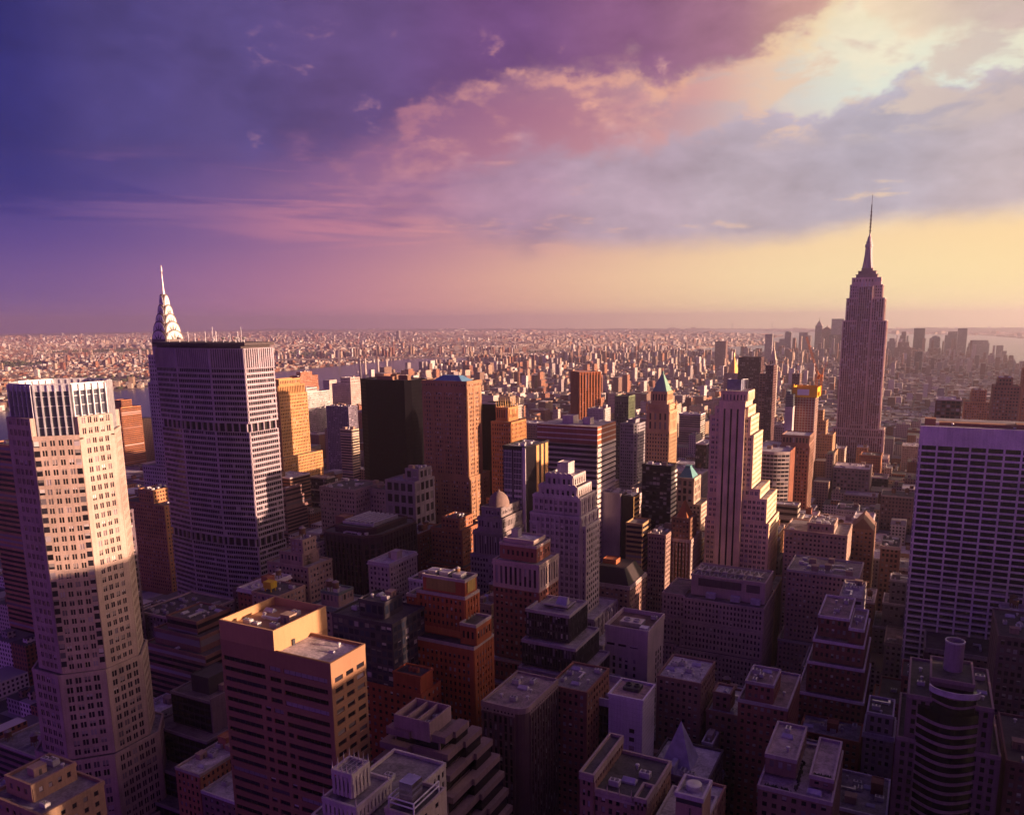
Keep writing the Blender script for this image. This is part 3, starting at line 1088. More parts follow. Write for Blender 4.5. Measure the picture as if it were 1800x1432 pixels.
m = MB()
tiers = [(9.6, 240.5, 15.0, 10.6), (8.2, 248.5, 15.5, 9.2), (6.2, 257.0, 14.5, 7.4), (4.6, 266.0, 14.0, 5.6), (3.0, 275.0, 15.0, 3.8)]
for hw, z0, h, d in tiers:
    pr = arch(hw, z0, h)
    k = len(pr)
    for ax in (0, 1):
        V = []
        for s in (-1, 1):
            for a, z in pr:
                V.append((X0 + a, Y0 + s * d, z) if ax == 0 else (X0 + s * d, Y0 + a, z))
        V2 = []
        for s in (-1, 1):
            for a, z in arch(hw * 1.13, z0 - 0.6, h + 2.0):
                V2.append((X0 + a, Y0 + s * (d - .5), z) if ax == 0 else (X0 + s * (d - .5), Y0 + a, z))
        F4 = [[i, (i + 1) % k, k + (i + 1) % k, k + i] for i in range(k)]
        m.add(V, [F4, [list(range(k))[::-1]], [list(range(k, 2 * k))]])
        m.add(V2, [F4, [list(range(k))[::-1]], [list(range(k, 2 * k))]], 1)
        for s in (-1, 1):
            for j in (-1, 0, 1):
                if hw < 4 and j:
                    continue
                an = math.pi / 2 - j * 0.66
                r0, r1 = hw * 0.38, hw * 0.88
                cz = z0 + h * 0.25
                sz = h * 0.75 / hw
                wv = 0.19
                tp = [(r0 * math.cos(an - wv * 1.5), cz + r0 * sz * math.sin(an - wv * 1.5)), (r0 * math.cos(an + wv * 1.5), cz + r0 * sz * math.sin(an + wv * 1.5)), (r1 * math.cos(an), cz + r1 * sz * math.sin(an))]
                e0, e1 = d - 0.1, d + 0.12
                VV = []
                for e in (e0, e1):
                    for a, z in tp:
                        VV.append((X0 + a, Y0 + s * e, z) if ax == 0 else (X0 + s * e, Y0 + a, z))
                tri = MB()
                tri.add(VV, [[[0, 1, 2], [5, 4, 3]], [[0, 3, 4, 1], [1, 4, 5, 2], [2, 5, 3, 0]]])
                b.part('crown_window', tri, dark_tri)
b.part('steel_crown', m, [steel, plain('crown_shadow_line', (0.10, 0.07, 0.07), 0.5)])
m = MB()
m.lathe(X0, Y0, [(3.0, 283), (2.0, 289), (1.3, 293), (0.9, 298), (0.6, 306), (0.4, 312), (0.8, 313.5), (0.75, 316.5), (0.1, 319.5)], 8)
b.part('needle', m, steel)
b.done()

# ---- brown precast tower in the near field: ribbon windows broken by short panels
BX0, BX1, BY0, BY1, BZ = -232.6, -182.0, 198.0, 216.0, 149.9
b = bld('office_block', 'near rose-brown panelled tower with broken ribbon windows and sunlit roof', -207, 207, (0.285, 0.155, 0.09), (0.46, 0.41, 0.42), cat='office building', indiv=True, grain=0.12)
b.tier((BX0, BX1, BY0, BY1), 0, BZ, None, para=1.2)
pn, tn = np.array((BX0, BY0)), np.array((1.0, 0.0))
nn = np.array((0.0, -1.0))
L = BX1 - BX0
fl = 4.0
nfl = 32
ztop = BZ - 6.0
rg = random.Random(11)
patt = [[(1.0, 21.0), (23.0, 28.2), (29.6, 49.2)], [(1.0, 21.0), (23.0, 28.2), (29.6, 49.2)], [(1.0, 18.0), (19.8, 22.4), (23.8, 28.4), (30.0, 49.2)], [(1, 18), (19.6, 22.2), (23.6, 28.4), (30, 32.4), (33.8, 49.2)], [(1, 18), (19.6, 22.2), (23.6, 28.4), (30, 32.4), (33.8, 49.2)], [(1, 14), (15.6, 18.2), (19.8, 28.4), (30, 32.4), (34, 49.2)], [(1, 14), (15.6, 18.2), (20, 23), (25, 28.6), (30.4, 33), (35, 49.2)], [(1, 10.5), (12, 17), (18.6, 21.2), (23, 28.2), (30.2, 38), (39.6, 49.2)]]
allx = MB()
for k in range(nfl):
    zt = ztop - k * fl
    pa = patt[0] if k < 2 else (patt[1 + k // 4] if k < 24 else patt[7])
    if k >= 4 and k % 3 == 0:
        pa = patt[min(7, 2 + k // 4)]
    prev = 0.0
    for a0, a1 in pa:
        b.w.obox(pn, tn, nn, prev, a0, -0.1, 0.45, zt - 1.75, zt)
        b.win.append((pn, tn, nn, a0 - .02, a1 + .02, zt - 1.75, zt, 0.05))
        for q in np.arange(a0 + 2.6, a1 - 1, 2.6):
            allx.obox(pn, tn, nn, q - .05, q + .05, 0, 0.12, zt - 1.75, zt)
        prev = a1
    b.w.obox(pn, tn, nn, prev, L + 0.45, -0.1, 0.45, zt - 1.75, zt)
    b.w.obox(pn, tn, nn, 0, L + 0.452, -0.1, 0.455, zt - fl, zt - 1.75)
b.w.obox(pn, tn, nn, 0, L + 0.45, -0.1, 0.457, ztop, BZ)
pw_, tw, nw = np.array((BX1, BY0)), np.array((0.0, 1.0)), np.array((1.0, 0.0))
Lw = BY1 - BY0
for k in range(nfl):
    zt = ztop - k * fl
    b.w.obox(pw_, tw, nw, 0.0, Lw, -0.1, 0.455, zt - fl, zt - 1.75)
    prev = 0.0
    for a0, a1 in ((1.3, 5.4), (7.1, 11.0), (12.8, 16.9)):
        b.w.obox(pw_, tw, nw, prev, a0, -0.1, 0.45, zt - 1.75, zt)
        b.win.append((pw_, tw, nw, a0 - .02, a1 + .02, zt - 1.75, zt, 0.05))
        prev = a1
    b.w.obox(pw_, tw, nw, prev, Lw, -0.1, 0.45, zt - 1.75, zt)
b.w.obox(pw_, tw, nw, 0, Lw, -0.1, 0.457, ztop, BZ)
b.part('window_bar_lattice', allx, METAL_D)
m = MB()   # joint lines between the panels
zz = ztop - fl * np.arange(nfl) - 1.75
m.obox(pw_, tw, nw, 0, Lw, 0.44, 0.462, zz - 1.1, zz - 1.04)
m.obox(pn, tn, nn, 0, L, 0.44, 0.462, zz - 1.1, zz - 1.04)
b.part('joint_seam', m, plain('joint', (0.12, 0.08, 0.07)))
# tall screen round the roof plant
m = MB()
PX0, PX1, PY0, PY1, PZ = BX0 + 0.1, -206.5, BY0 - 0.1, BY1 + 9, 157.3
for q in ((PX0, PX1, PY0 - .35, PY0 + .5), (PX0, PX1, PY1 - .5, PY1)):
    m.box(*q, BZ - 1.5, PZ)
m.box(PX0, PX0 + .6, PY0 + .5, PY1 - .5, BZ - 1.5, PZ - .003)
m.box(PX1 - .6, PX1, PY0 + .5, PY1 - .5, BZ - 1.5, PZ - .003)
m.box(PX0 + .6, PX1 - .6, PY0 + .5, PY1 - .5, BZ - 1.4, PZ - 3.2)
b.part('roof_screen', m, wall((0.40, 0.235, 0.12), 0.8, 0.12, 'screen_panel'))
m = MB()
m.box(PX0, PX1, BY1, PY1, 0, BZ - 1.4)
b.part('rear_wing', m, b.mats[0])
for i, (x, y, k) in enumerate(((-226, 205, 'air_conditioner'), (-221, 204, 'air_conditioner'), (-221, 211, 'duct'), (-214, 206, 'air_conditioner'), (-214, 213, 'stair_hut'), (-226, 213, 'vent_stack'), (-228, 218, 'skylight'), (-216, 219, 'air_conditioner'))):
    kit(k, b.r, x, y, PZ - 3.2)
m = MB()
m.box(-206.5, -205.9, 206, 207.2, BZ - 1.1, BZ + 1.1)
b.part('door', m, METAL_D)
kit('vent_stack', b.r, -190, 212, BZ - 1.1)
kit('skylight', b.r, -189, 207, BZ - 1.1, 0, .5)
b.done()

# ---- slender orange brick tower with coloured faience panels (two setbacks of slab + wings)
b = bld('brick_tower', 'orange brick slab tower with coloured tile panels under its flat top', -203, 300, (0.38, 0.105, 0.04), ROOF_D, (0.42, 0.36, 0.33), cat='skyscraper', gm=GL_BL, indiv=True)
vs = S(2.3, 3.4, 0.5, 0.5, pd=0.5, sd=0.18, top=1.0, side=1.2)
b.tier((-222, -183, 290.5, 340), 0, 46, S(3.0, 3.5, 0.5, 0.48))
b.tier((-219.5, -183.4, 292.5, 332), 46, 62, S(3.0, 3.5, 0.5, 0.48))
b.tier((-218.5, -183.6, 294, 312), 62, 118, S(2.5, 3.4, 0.5, 0.46, pd=0.42, sd=0.25, top=3.5, side=1.6))
b.tier((-191.5, -183.3, 296, 309.5), 118, 128, S(2.3, 3.4, 0.5, 0.46, top=2.2))
b.tier((-218.0, -191.6, 300.5, 313), 118, 138.5, vs)
b.tier((-215.0, -191.9, 301.3, 312), 138.5, 146.5, None)
b.tier((-223.5, -218.5, 300, 310), 100, 136, S(2.3, 3.4, 0.5, 0.5))
b.tier((-227.5, -223.5, 301, 309), 60, 130, None)
m = MB()
m.box(-213, -197, 301.05, 301.4, 139.6, 145.0)
b.part('tile_panel', m, wall((0.30, 0.24, 0.06), 0.5, 0.35, 'tile_panel'))
m = MB()
m.box(-192.0, -191.5, 303, 310, 139.6, 145.0)
b.part('tile_panel', m, wall((0.50, 0.36, 0.10), 0.5, 0.35, 'tile_panel'))
m = MB()
m.box(-217, -193, 299.9, 300.4, 118.6, 121.6)
b.part('tile_panel', m, wall((0.5, 0.16, 0.05), 0.6, 0.2, 'tile_panel'))
m = MB()
for x in (-212, -205, -198):
    m.box(x - 2.4, x + 2.4, 304, 309, 145.4, 147.6)
b.part('roof_plant', m, METAL_L)
kit('water_tank', b.r, -200, 308.5, 145.4, 0, .55)
kit('duct', b.r, -208, 310, 145.4)
b.done()
b = bld('brick_block', 'low red brick wing with a tall blank lift house, below the orange brick tower', -205, 288, (0.34, 0.085, 0.04), ROOF_D, cat='building', gm=GL_BL, indiv=True)
b.tier((-231, -199, 274, 289), 0, 101, S(3.2, 3.4, 0.55, 0.5))
b.tier((-214, -199.3, 274.3, 284), 101, 109, S(3.2, 3.4, 0.55, 0.5, top=4.5, W=None), para=0.8)
m = MB()
for x in (-208, -206, -204):
    m.lathe(x, 279, [(0, 108), (.9, 108), (.9, 110), (0, 110.6)], 8)
b.part('roof_vessel', m, wall(RED))
b.done()

# ---- stone-topped brick tower
b = bld('brick_tower', 'dark red brick tower with a pale stone colonnade storey and flat cap', -196, 372, (0.27, 0.10, 0.075), ROOF_L, (0.46, 0.36, 0.32), cat='skyscraper', gm=GL_BL, indiv=True)
b.tier((-214, -180, 352, 400), 0, 72, S(3.0, 3.5, 0.5, 0.48))
b.tier((-211.5, -181.2, 356, 388), 72, 84, S(3.0, 3.5, 0.5, 0.48))
b.tier((-209.1, -182, 358.3, 382), 84, 125, S(3.0, 3.45, 0.5, 0.46))
b.mats.append(b.mats[2])
b.tier((-209.1, -182, 358.3, 382), 125, 138.6, S(3.0, 10.4, 0.5, 0.08, pd=0.42, wm=3, sm=3, top=1.6), cornice=0.6, wmat=3)
b.tier((-206.5, -185, 361.5, 378), 138.6, 147.5, S(3.0, 4.0, 0.55, 0.5, wm=0, sm=0, top=2.2), wmat=0)
b.tier((-204.5, -187, 362.5, 376), 147.5, 150, None, wmat=3)
pent(b, 'lift_house', -203, -199, 368, 372, 150, 153.5, CONC)
b.done()

# ---- bevelled grey stone tower with scalloped crown
b = bld('stone_tower', 'pale stone setback tower with a scalloped crown and a small square lift house', -198, 430, (0.43, 0.37, 0.36), ROOF_L, (0.48, 0.43, 0.42), cat='skyscraper', gm=GL_BL, indiv=True)
ps = S(3.2, 3.6, 0.46, 0.42, pd=0.45, sd=0.22, mull=True, every=2, everyw=1.0, top=1.2)
b.tier((-222, -160, 405, 460), 0, 58, S(3.2, 3.6, 0.48, 0.45))
b.tier((-219, -166, 409, 455), 58, 78, S(3.2, 3.6, 0.48, 0.45))
b.tier((-217, -172.5, 411, 450), 78, 92, ps)
b.tier((-214.2, -182, 412.9, 440), 92, 152, ps)
b.tier((-214.2, -208.5, 412.4, 438), 92, 147, ps)
b.tier((-181.9, -179.4, 415, 436), 92, 146, S(3.2, 3.6, 0.46, 0.42))
b.tier((-213.0, -183, 414.5, 438), 152, 162.5, ps)
b.tier((-209.5, -185, 415.5, 436), 162.5, 168.5, S(3.2, 5.2, 0.5, 0.2, pd=0.5, top=1.0))
b.tier((-205.4, -188, 416.2, 434), 168.5, 175, S(3.4, 5.2, 0.5, 0.2, pd=0.5, top=1.0))
for z, xa, xb, y, n, r in ((162.6, -212.5, -183.4, 414.2, 9, 1.6), (168.6, -209, -185.4, 415.2, 7, 1.7), (175, -205, -188.4, 415.9, 5, 1.75)):
    m = MB()
    for i in range(n):
        x = xa + (xb - xa) * (i + .5) / n
        an = np.linspace(0, math.pi, 9)
        V = [(x + r * math.cos(a), yy, z - .3 + 1.5 * math.sin(a)) for yy in (y - .25, y + .4) for a in an]
        k = 9
        m.add(V, [[[j, j + 1, k + j + 1, k + j] for j in range(k - 1)], [list(range(k))[::-1]], [list(range(k, 2 * k))]])
    b.part('scallop_trim', m, b.mats[2])
pent(b, 'lift_house', -200.2, -193.2, 421, 430, 175, 181.5, b.mats[2])
kit('air_conditioner', b.r, -170, 430, 91)
b.done()

# ---- dark stepped glass terraces
b = bld('stepped_block', 'dark ribbed glass block stepping back in five pale-edged terraces', -165, 365, (0.05, 0.045, 0.05), (0.36, 0.32, 0.33), (0.40, 0.36, 0.38), cat='office building', wname='window', indiv=True)
vz = S(1.5, 3.8, 0.3, 0.25, pd=0.4, sd=0.1, top=0.3)
z = 0.0
for i, (d, z1) in enumerate(((22, 64), (18.5, 79), (12.5, 92), (6.5, 105), (0, 119.5))):
    b.tier((-182 - .2 * i, -159 + d * .9, 345 - d * .8, 368 + d * .3), z, z1, vz, para=1.3)
    z = z1
b.tier((-176, -163, 352, 362), 119.5, 121, None, para=0.4)
m = MB()
m.prism([(-171, 352), (-164, 352), (-164, 358), (-171, 358)], 118.8, 124, top=[(-170, 357), (-165, 357), (-165, 358), (-170, 358)])
b.part('skylight', m, METAL_L)
b.done()
# ---- tall limestone tower with dark vertical window strips
b = bld('stone_tower', 'tall tan limestone tower with three dark vertical window strips and stepped sunlit side', -130, 590, (0.74, 0.57, 0.38), ROOF_L, cat='skyscraper', gm=GL_BL, indiv=True)
sh = S(3.2, 3.6, 0.42, 0.46, mull=True, side=1.0)
b.tier((-156, -98, 577, 622), 0, 66, sh)
b.tier((-150, -103.5, 576.5, 618), 66, 118, sh)
b.tier((-149, -105.5, 576, 616), 118, 136, sh)
b.tier((-148.4, -110.5, 575.5, 612), 136, 143, sh)
b.tier((-148.4, -116.6, 574.6, 608), 143, 182, sh)
b.tier((-148.4, -119.2, 574.3, 604), 182, 195, sh)
b.tier((-144.8, -121.2, 574.0, 600), 195, 202, sh)
# centre shaft: broad flat piers and four deep dark slots
b.tier((-141.5, -123.0, 573.0, 598), 66, 206, None)
m = MB()
p0, t_, n_ = np.array((-141.5, 573.0)), np.array((1.0, 0.0)), np.array((0.0, -1.0))
for a0, a1 in ((0, 3.3), (4.7, 8.0), (9.4, 12.7), (14.1, 18.5)):
    m.obox(p0, t_, n_, a0, a1, -0.1, 0.85, 66, 205.6)
m.obox(p0, t_, n_, 0, 18.5, -0.1, 0.845, 200.5, 206.0)
b.part('stone_pier_cladding', m, b.mats[0])
m = MB()
for a0 in (3.3, 8.0, 12.7):
    m.obox(p0, t_, n_, a0, a0 + 1.4, 0.0, 0.06, 66, 200.5)
    zz = np.arange(70, 199, 3.6)
    m.obox(p0, t_, n_, a0, a0 + 1.4, 0.05, 0.12, zz, zz + 0.5)
b.part('strip_glazing', m, plain('strip_glass', (0.012, 0.010, 0.014), 0.15))
b.tier((-141.0, -122.0, 575, 597), 206, 213, S(2.4, 6.5, 0.6, 0.1, pd=0.5, top=1.2))
m = MB()
for i in range(8):
    x = -140.4 + i * 2.35
    m.prism(boxpoly(x, x + 1.2, 574.2, 575.4), 206, 214.6, top=[(x + .6, 574.8)])
b.part('finial_stud', m, b.mats[0])
m = MB()
m.box(-138, -128, 579, 590, 213, 218)
m.box([-138, -138, -128.4], [-128, -137.6, -128], [579, 579, 579], [579.4, 590, 590], 218, 221)
b.part('lift_house', m, plain('blue_grey_cladding', (0.16, 0.17, 0.24), 0.5))
m = MB()
for x in (-127, -124.8):
    for y in (580, 587):
        m.bar((x, y, 212), (x, y, 221), 0.3)
m.bar((-127, 580, 221), (-124.8, 587, 221), 0.3)
m.bar((-127, 580, 217), (-124.8, 580, 217), 0.3)
b.part('roof_frame', m, METAL_L)
b.done()

# ---- big pale banded block
b = bld('office_block', 'broad white and rust banded office block with blank rust top bands', -249, 565, (0.46, 0.41, 0.37), (0.5, 0.45, 0.40), cat='office building', gm=GL)
rb = S(6.0, 3.9, 0.0, 0.42, pd=0.0, sd=0.35, top=0.3)
b.tier((-273.9, -224.8, 545, 583), 0, 172.5, rb, para=0.0)
m = MB()
for z0, z1, k in ((172.5, 175.4, 0), (175.4, 176.4, 1), (176.4, 179.3, 0), (179.3, 180.3, 1), (180.3, 183.4, 0), (183.4, 184.2, 1), (184.2, 185.8, 0)):
    m.box(-273.9 - .3 - .02 * k, -224.8 + .3 + .02 * k, 545 - .3 - .02 * k, 583.2, z0, z1, k)
m.box(-273, -225.5, 545.6, 582.5, 185.7, 185.9, 2)
b.part('band_cladding', m, [wall((0.30, 0.11, 0.06), name='rust_band'), wall((0.62, 0.55, 0.5), name='white_band'), roofing((0.5, 0.45, 0.4))])
zz = np.arange(3, 171, 3.9)
m = MB()
m.obox((-224.8, 545), (0, 1), (1, 0), 0.0, 38, 0.34, 0.55, zz + .2, zz + 1.9)
b.part('sill_trim', m, wall((0.62, 0.55, 0.5), name='white_band'))
pent(b, 'lift_house', -258, -249, 556, 566, 185.9, 192, wall((0.5, 0.44, 0.4)))
pent(b, 'lift_house', -241, -235, 556, 563, 185.9, 191, wall((0.5, 0.44, 0.4)))
roof_clutter(b.r, -270, -228, 568, 581, 185.9, 4, 4)
b.done()

# ---- glass-and-black tower with white strips and gold side
b = bld('office_tower', 'narrow black tower with two white glass strips and a gold ribbed flank', -254, 487, (0.02, 0.017, 0.02), ROOF_M, cat='office building', gm=GL_BLUE)
b.tier((-263.3, -246, 470, 505.4), 0, 180.6, None)
m, m2 = MB(), MB()
p0 = np.array((-263.3, 470.0))
for a0, a1 in ((0.8, 6.6), (8.2, 14.0)):
    zz = np.arange(20, 150, 3.8)
    m.obox(p0, t_, n_, a0, a1, -0.1, 0.25, zz, zz + 1.7)
    xs = np.linspace(a0, a1, 6)
    m.obox(p0, t_, n_, xs - .09, xs + .09, -0.1, 0.3, 20, 178)
    m2.obox(p0, t_, n_, a0, a1, -0.05, 0.06, 20, 178)
    zz = np.arange(150, 178, 3.8)
    m.obox(p0, t_, n_, a0, a1, -0.1, 0.2, zz, zz + .5)
m.obox(p0, t_, n_, 14.9, 17.3, -0.1, 0.6, 20, 180)
b.part('white_strip_cladding', m, wall((0.52, 0.48, 0.52), name='white_strip'))
b.part('strip_glazing', m2, GL_BLUE)
m = MB()
for a0, a1 in ((15.5, 19.5), (23, 26.5), (29.5, 34)):
    m.obox((-246, 470), (0, 1), (1, 0), a0, a1, -0.1, 0.35, 15, 180.2)
b.part('gold_strip_cladding', m, wall((0.52, 0.30, 0.12), name='gold_strip'))
m = MB()
m.box(-246, -245.4, 470.3, 484, 15, 180.3)
b.part('recess_glazing', m, plain('strip_glass', (0.012, 0.010, 0.014), 0.15))
roof_clutter(b.r, -262, -247, 471, 504, 179.6, 8, 5)
b.done()

# ---- dark block with white striped side
b = bld('office_block', 'black glass block with a white horizontally striped side in front of green pyramid tower', -194, 601, (0.022, 0.016, 0.020), ROOF_L, cat='office building')
zz = np.arange(16, 148, 3.8)
b.tier((-205.6, -182, 592.8, 608), 0, 151.8, {'N': S(3.0, 3.8, 0.12, 0.4, pd=0.12, sd=0.1), **S()}, faces='N')
m = MB()
m.obox((-182, 592.8), (0, 1), (1, 0), 0, 15.2, -0.1, 0.5, zz, zz + 1.9)
b.part('stripe_cladding', m, wall((0.62, 0.56, 0.52), name='white_stripe'))
roof_clutter(b.r, -204, -183, 594, 607, 150.8, 5, 4)
b.done()

# ---- green pyramid tower
b = bld('pyramid_tower', 'ornate tan tower with a steep green copper pyramid roof', -238, 748, (0.44, 0.29, 0.17), cat='skyscraper', gm=GL)
b.tier((-262, -214, 733, 785), 0, 92, S(3.0, 3.6, 0.5, 0.48))
b.tier((-250.4, -227.1, 735, 760), 92, 158, S(2.6, 3.6, 0.5, 0.42, pd=0.5, sd=0.25), cornice=0.5)
b.tier((-250.0, -227.5, 735.5, 760), 158, 178, S(4.4, 9.0, 0.62, 0.25, pd=0.6), cornice=0.9)
b.tier((-248.4, -229.0, 736.8, 758.5), 178, 184, None, cornice=0.9)
b.tier((-246.6, -231.0, 738.5, 757), 184, 196, S(2.6, 5.5, 0.5, 0.35), cornice=0.6)
m = MB()
m.prism(boxpoly(-246.0, -231.6, 739, 756.5), 195.9, 212.5, top=boxpoly(-239.8, -237.8, 747, 748.6))
m.prism(boxpoly(-239.8, -237.8, 747, 748.6), 212.5, 215)
b.part('copper_roof', m, wall((0.17, 0.33, 0.25), 0.6, 0.2, 'copper_roof'))
m = MB()
for x, y in ((-250, 735.6), (-228, 735.6), (-228, 759), (-250, 759)):
    m.lathe(x, y, [(0, 178), (1.2, 178), (1.2, 183), (0.2, 187)], 8)
b.part('corner_finial', m, b.mats[0])
b.done()

# ---- small green hipped tower & its gabled neighbour
b = bld('hipped_tower', 'stone tower with a teal hipped copper roof and lit western edge', -183, 650, (0.44, 0.34, 0.27), cat='building')
b.tier((-196, -170, 641, 668), 0, 112, S(3, 3.6, 0.45, 0.45))
b.tier((-191.5, -176.2, 640, 660), 112, 134, S(5, 5.5, 0.4, 0.3, pd=0.5), cornice=0.5)
m = MB()
m.prism(boxpoly(-190.3, -177.4, 641, 659), 133, 141, top=boxpoly(-186.3, -181.4, 647, 653))
m.prism(boxpoly(-186.0, -181.7, 647.3, 652.7), 141, 143)
b.part('copper_roof', m, wall((0.10, 0.27, 0.28), 0.5, 0.2, 'teal_copper_roof'))
b.done()
b = bld('gabled_tower', 'small brown tower with a sharp orange pyramid top', -163, 565, BROWN, cat='building')
b.tier((-171, -157, 560, 578), 0, 120, S(2.6, 3.5, 0.5, 0.45))
m = MB()
m.prism(boxpoly(-168, -159.3, 561, 576), 119, 130.5, top=boxpoly(-165, -164.6, 570, 574))
b.part('pyramid_roof', m, wall((0.36, 0.13, 0.05), name='tile_roof'))
b.done()

# ---- black slab of glass, cut corners
P = [(-561.6, 696), (-548, 688), (-500, 690), (-495.5, 696), (-495.5, 722), (-502, 730), (-553, 730), (-561.6, 722)]
b = bld('black_tower', 'matt black glass tower with an empty dark face and a cluttered top', -528, 710, BLACK, ROOF_D, cat='skyscraper', gm=glass(dark=(0.003, 0.003, 0.004), blind=0.0, rough=0.5, name='black_glass', spec=0.02), rough=0.7, spec=0.0)
b.tier(P, 0, 203, S(2.4, 3.9, 0.14, 0.5, pd=0.08, sd=0.06))
m = MB()
for x, y, w in ((-540, 706, 5), (-528, 702, 7), (-512, 708, 6), (-530, 716, 4)):
    m.box(x - w, x + w, y - 3, y + 3, 202, 206 + (x % 3))
b.part('roof_plant', m, wall((0.22, 0.12, 0.08)))
b.done()

# ---- brown romanesque slab with blue roof
b = bld('brick_slab', 'brown brick slab with arched top windows under a bright blue hipped roof', -378, 590, (0.32, 0.175, 0.10), cat='skyscraper', gm=GL_BL)
ls = S(2.6, 3.6, 0.48, 0.45, pd=0.32, sd=0.28, every=4, everyw=2.4, top=3.0)
b.tier((-416, -352, 576, 618), 0, 94, ls)
b.tier((-406, -355.0, 577, 612), 94, 132, ls)
b.tier((-400.8, -356.3, 578, 602), 132, 208, ls)
b.tier((-400.8, -356.3, 578, 602), 208, 213.6, S(2.6, 5, 0.6, 0.3), cornice=0.8)
m = MB()
m.prism(boxpoly(-394, -363, 582, 600), 212.8, 217.5, top=boxpoly(-386, -370, 588, 594))
b.part('hipped_roof', m, wall((0.09, 0.22, 0.36), 0.5, 0.15, 'blue_roof'))
m = MB()
for i in range(4):
    x = -394.5 + i * 11.2
    an = np.linspace(0, math.pi, 9)
    for y in (577.4, 577.9):
        pass
    V = [(x + r * math.cos(a), yy, 200.5 + r * 1.25 * math.sin(a)) for yy in (577.35, 577.75) for r, rev in ((2.6, 0), (1.9, 0)) for a in an]
    k = 9
    F = [[j, j + 1, k + j + 1, k + j] for j in range(k - 1)] + [[2 * k + j, 3 * k + j, 3 * k + j + 1, 2 * k + j + 1] for j in range(k - 1)] + [[j, 2 * k + j, 2 * k + j + 1, j + 1] for j in range(k - 1)]
    m.add(V, [F])
b.part('arch_trim', m, wall(STONE))
b.done()

# ---- gothic tops
b = bld('deco_tower', 'orange art deco tower with a crown of bright vertical fins', -336, 610, (0.40, 0.19, 0.075), cat='skyscraper')
b.tier((-352, -318, 600, 640), 0, 110, S(2.6, 3.6, 0.5, 0.45, pd=.5, sd=.2))
b.tier((-345.9, -326.4, 600.5, 628), 110, 178, S(2.4, 3.6, 0.5, 0.45, pd=0.5, sd=0.2))
b.tier((-343, -331, 604, 622), 178, 190, S(2.4, 6, 0.5, 0.3, pd=0.5))
m = MB()
for i in range(6):
    x = -342.8 + i * 2.3
    for y in (604, 621):
        m.prism(boxpoly(x - .5, x + .5, y - .5, y + .5), 186, 199 - abs(i - 2.5) * .6, top=[(x, y)])
for y in (608, 612, 616):
    m.prism(boxpoly(-331.6, -330.4, y - .5, y + .5), 184, 197, top=[(-331, y)])
b.part('crown_fin_trim', m, wall((0.55, 0.36, 0.15)))
b.done()
b = bld('black_tower', 'thin black slab squeezed between blue-roofed slab and finned deco tower', -383, 670, BLACK, ROOF_D, cat='office building', gm=glass(dark=(0.003, 0.003, 0.004), blind=0.0, rough=0.5, name='black_glass', spec=0.02), rough=0.7, spec=0.0)
b.tier((-394, -374, 660, 690), 0, 185.6, S(2.4, 3.8, 0.3, 0.4, pd=0.12, sd=0.1))
m = MB()
m.box(-393, -375, 661, 662, 185, 187.2)
b.part('roof_plant', m, METAL_L)
b.done()

# ---- tower with vertical fins at the top, sunlit west face
b = bld('brick_tower', 'golden brick tower with buttressed top beside the lozenge office slab', -690, 712, (0.44, 0.24, 0.10), cat='skyscraper')
b.tier((-716, -668, 684, 750), 0, 110, S(2.6, 3.6, 0.5, 0.45))
b.tier((-694, -673.6, 690, 736), 110, 182, S(2.7, 3.7, 0.52, 0.45))
b.tier((-692, -675.6, 692, 734), 182, 192, S(2.7, 8, 0.5, 0.15, pd=1.1, top=0.4))
b.tier((-690, -678, 696, 730), 192, 199, S(2.7, 6, 0.5, 0.3), wmat=2)
b.done()

# ---- corrugated orange-brown brick tower standing at an angle
cx, cy_, r_ = -540.0, 1275.0, 27.0
b = bld('brick_tower', 'rust brown tower of deep vertical piers turned at an angle to the street', cx, cy_, (0.33, 0.115, 0.05), cat='skyscraper')
P = [(cx - r_, cy_), (cx, cy_ - r_), (cx + r_, cy_), (cx, cy_ + r_)]
b.tier(P, 0, 150, S(5.2, 3.6, 0.42, 0.35, pd=1.5, sd=0.2, side=0.5), para=0)
b.tier(P, 150, 178, S(5.2, 30, 0.42, 0.0, pd=1.5, sd=0.05, side=0.5, top=4), para=0.8)
b.done()

# ---- green fin tower and the banded pair behind it
b = bld('office_tower', 'olive green tower with fine vertical fins and golden side', -336, 910, (0.16, 0.20, 0.12), ROOF_D, cat='office building')
b.tier((-344.7, -327.4, 900, 922), 0, 174.7, S(2.2, 3.6, 0.35, 0.3, pd=0.5, sd=0.12, top=6))
b.done()
b = bld('office_block', 'grey office block with a rounded corner below the olive fin tower', -308, 860, GREY, cat='office building')
b.tier([(-319, 850), (-303, 850), (-299.5, 852), (-298.3, 856), (-298.3, 876), (-319, 876)], 0, 148.7, S(2.6, 3.6, 0.4, 0.42))
b.tier((-312, -303, 856, 870), 148.7, 153, None)
b.done()

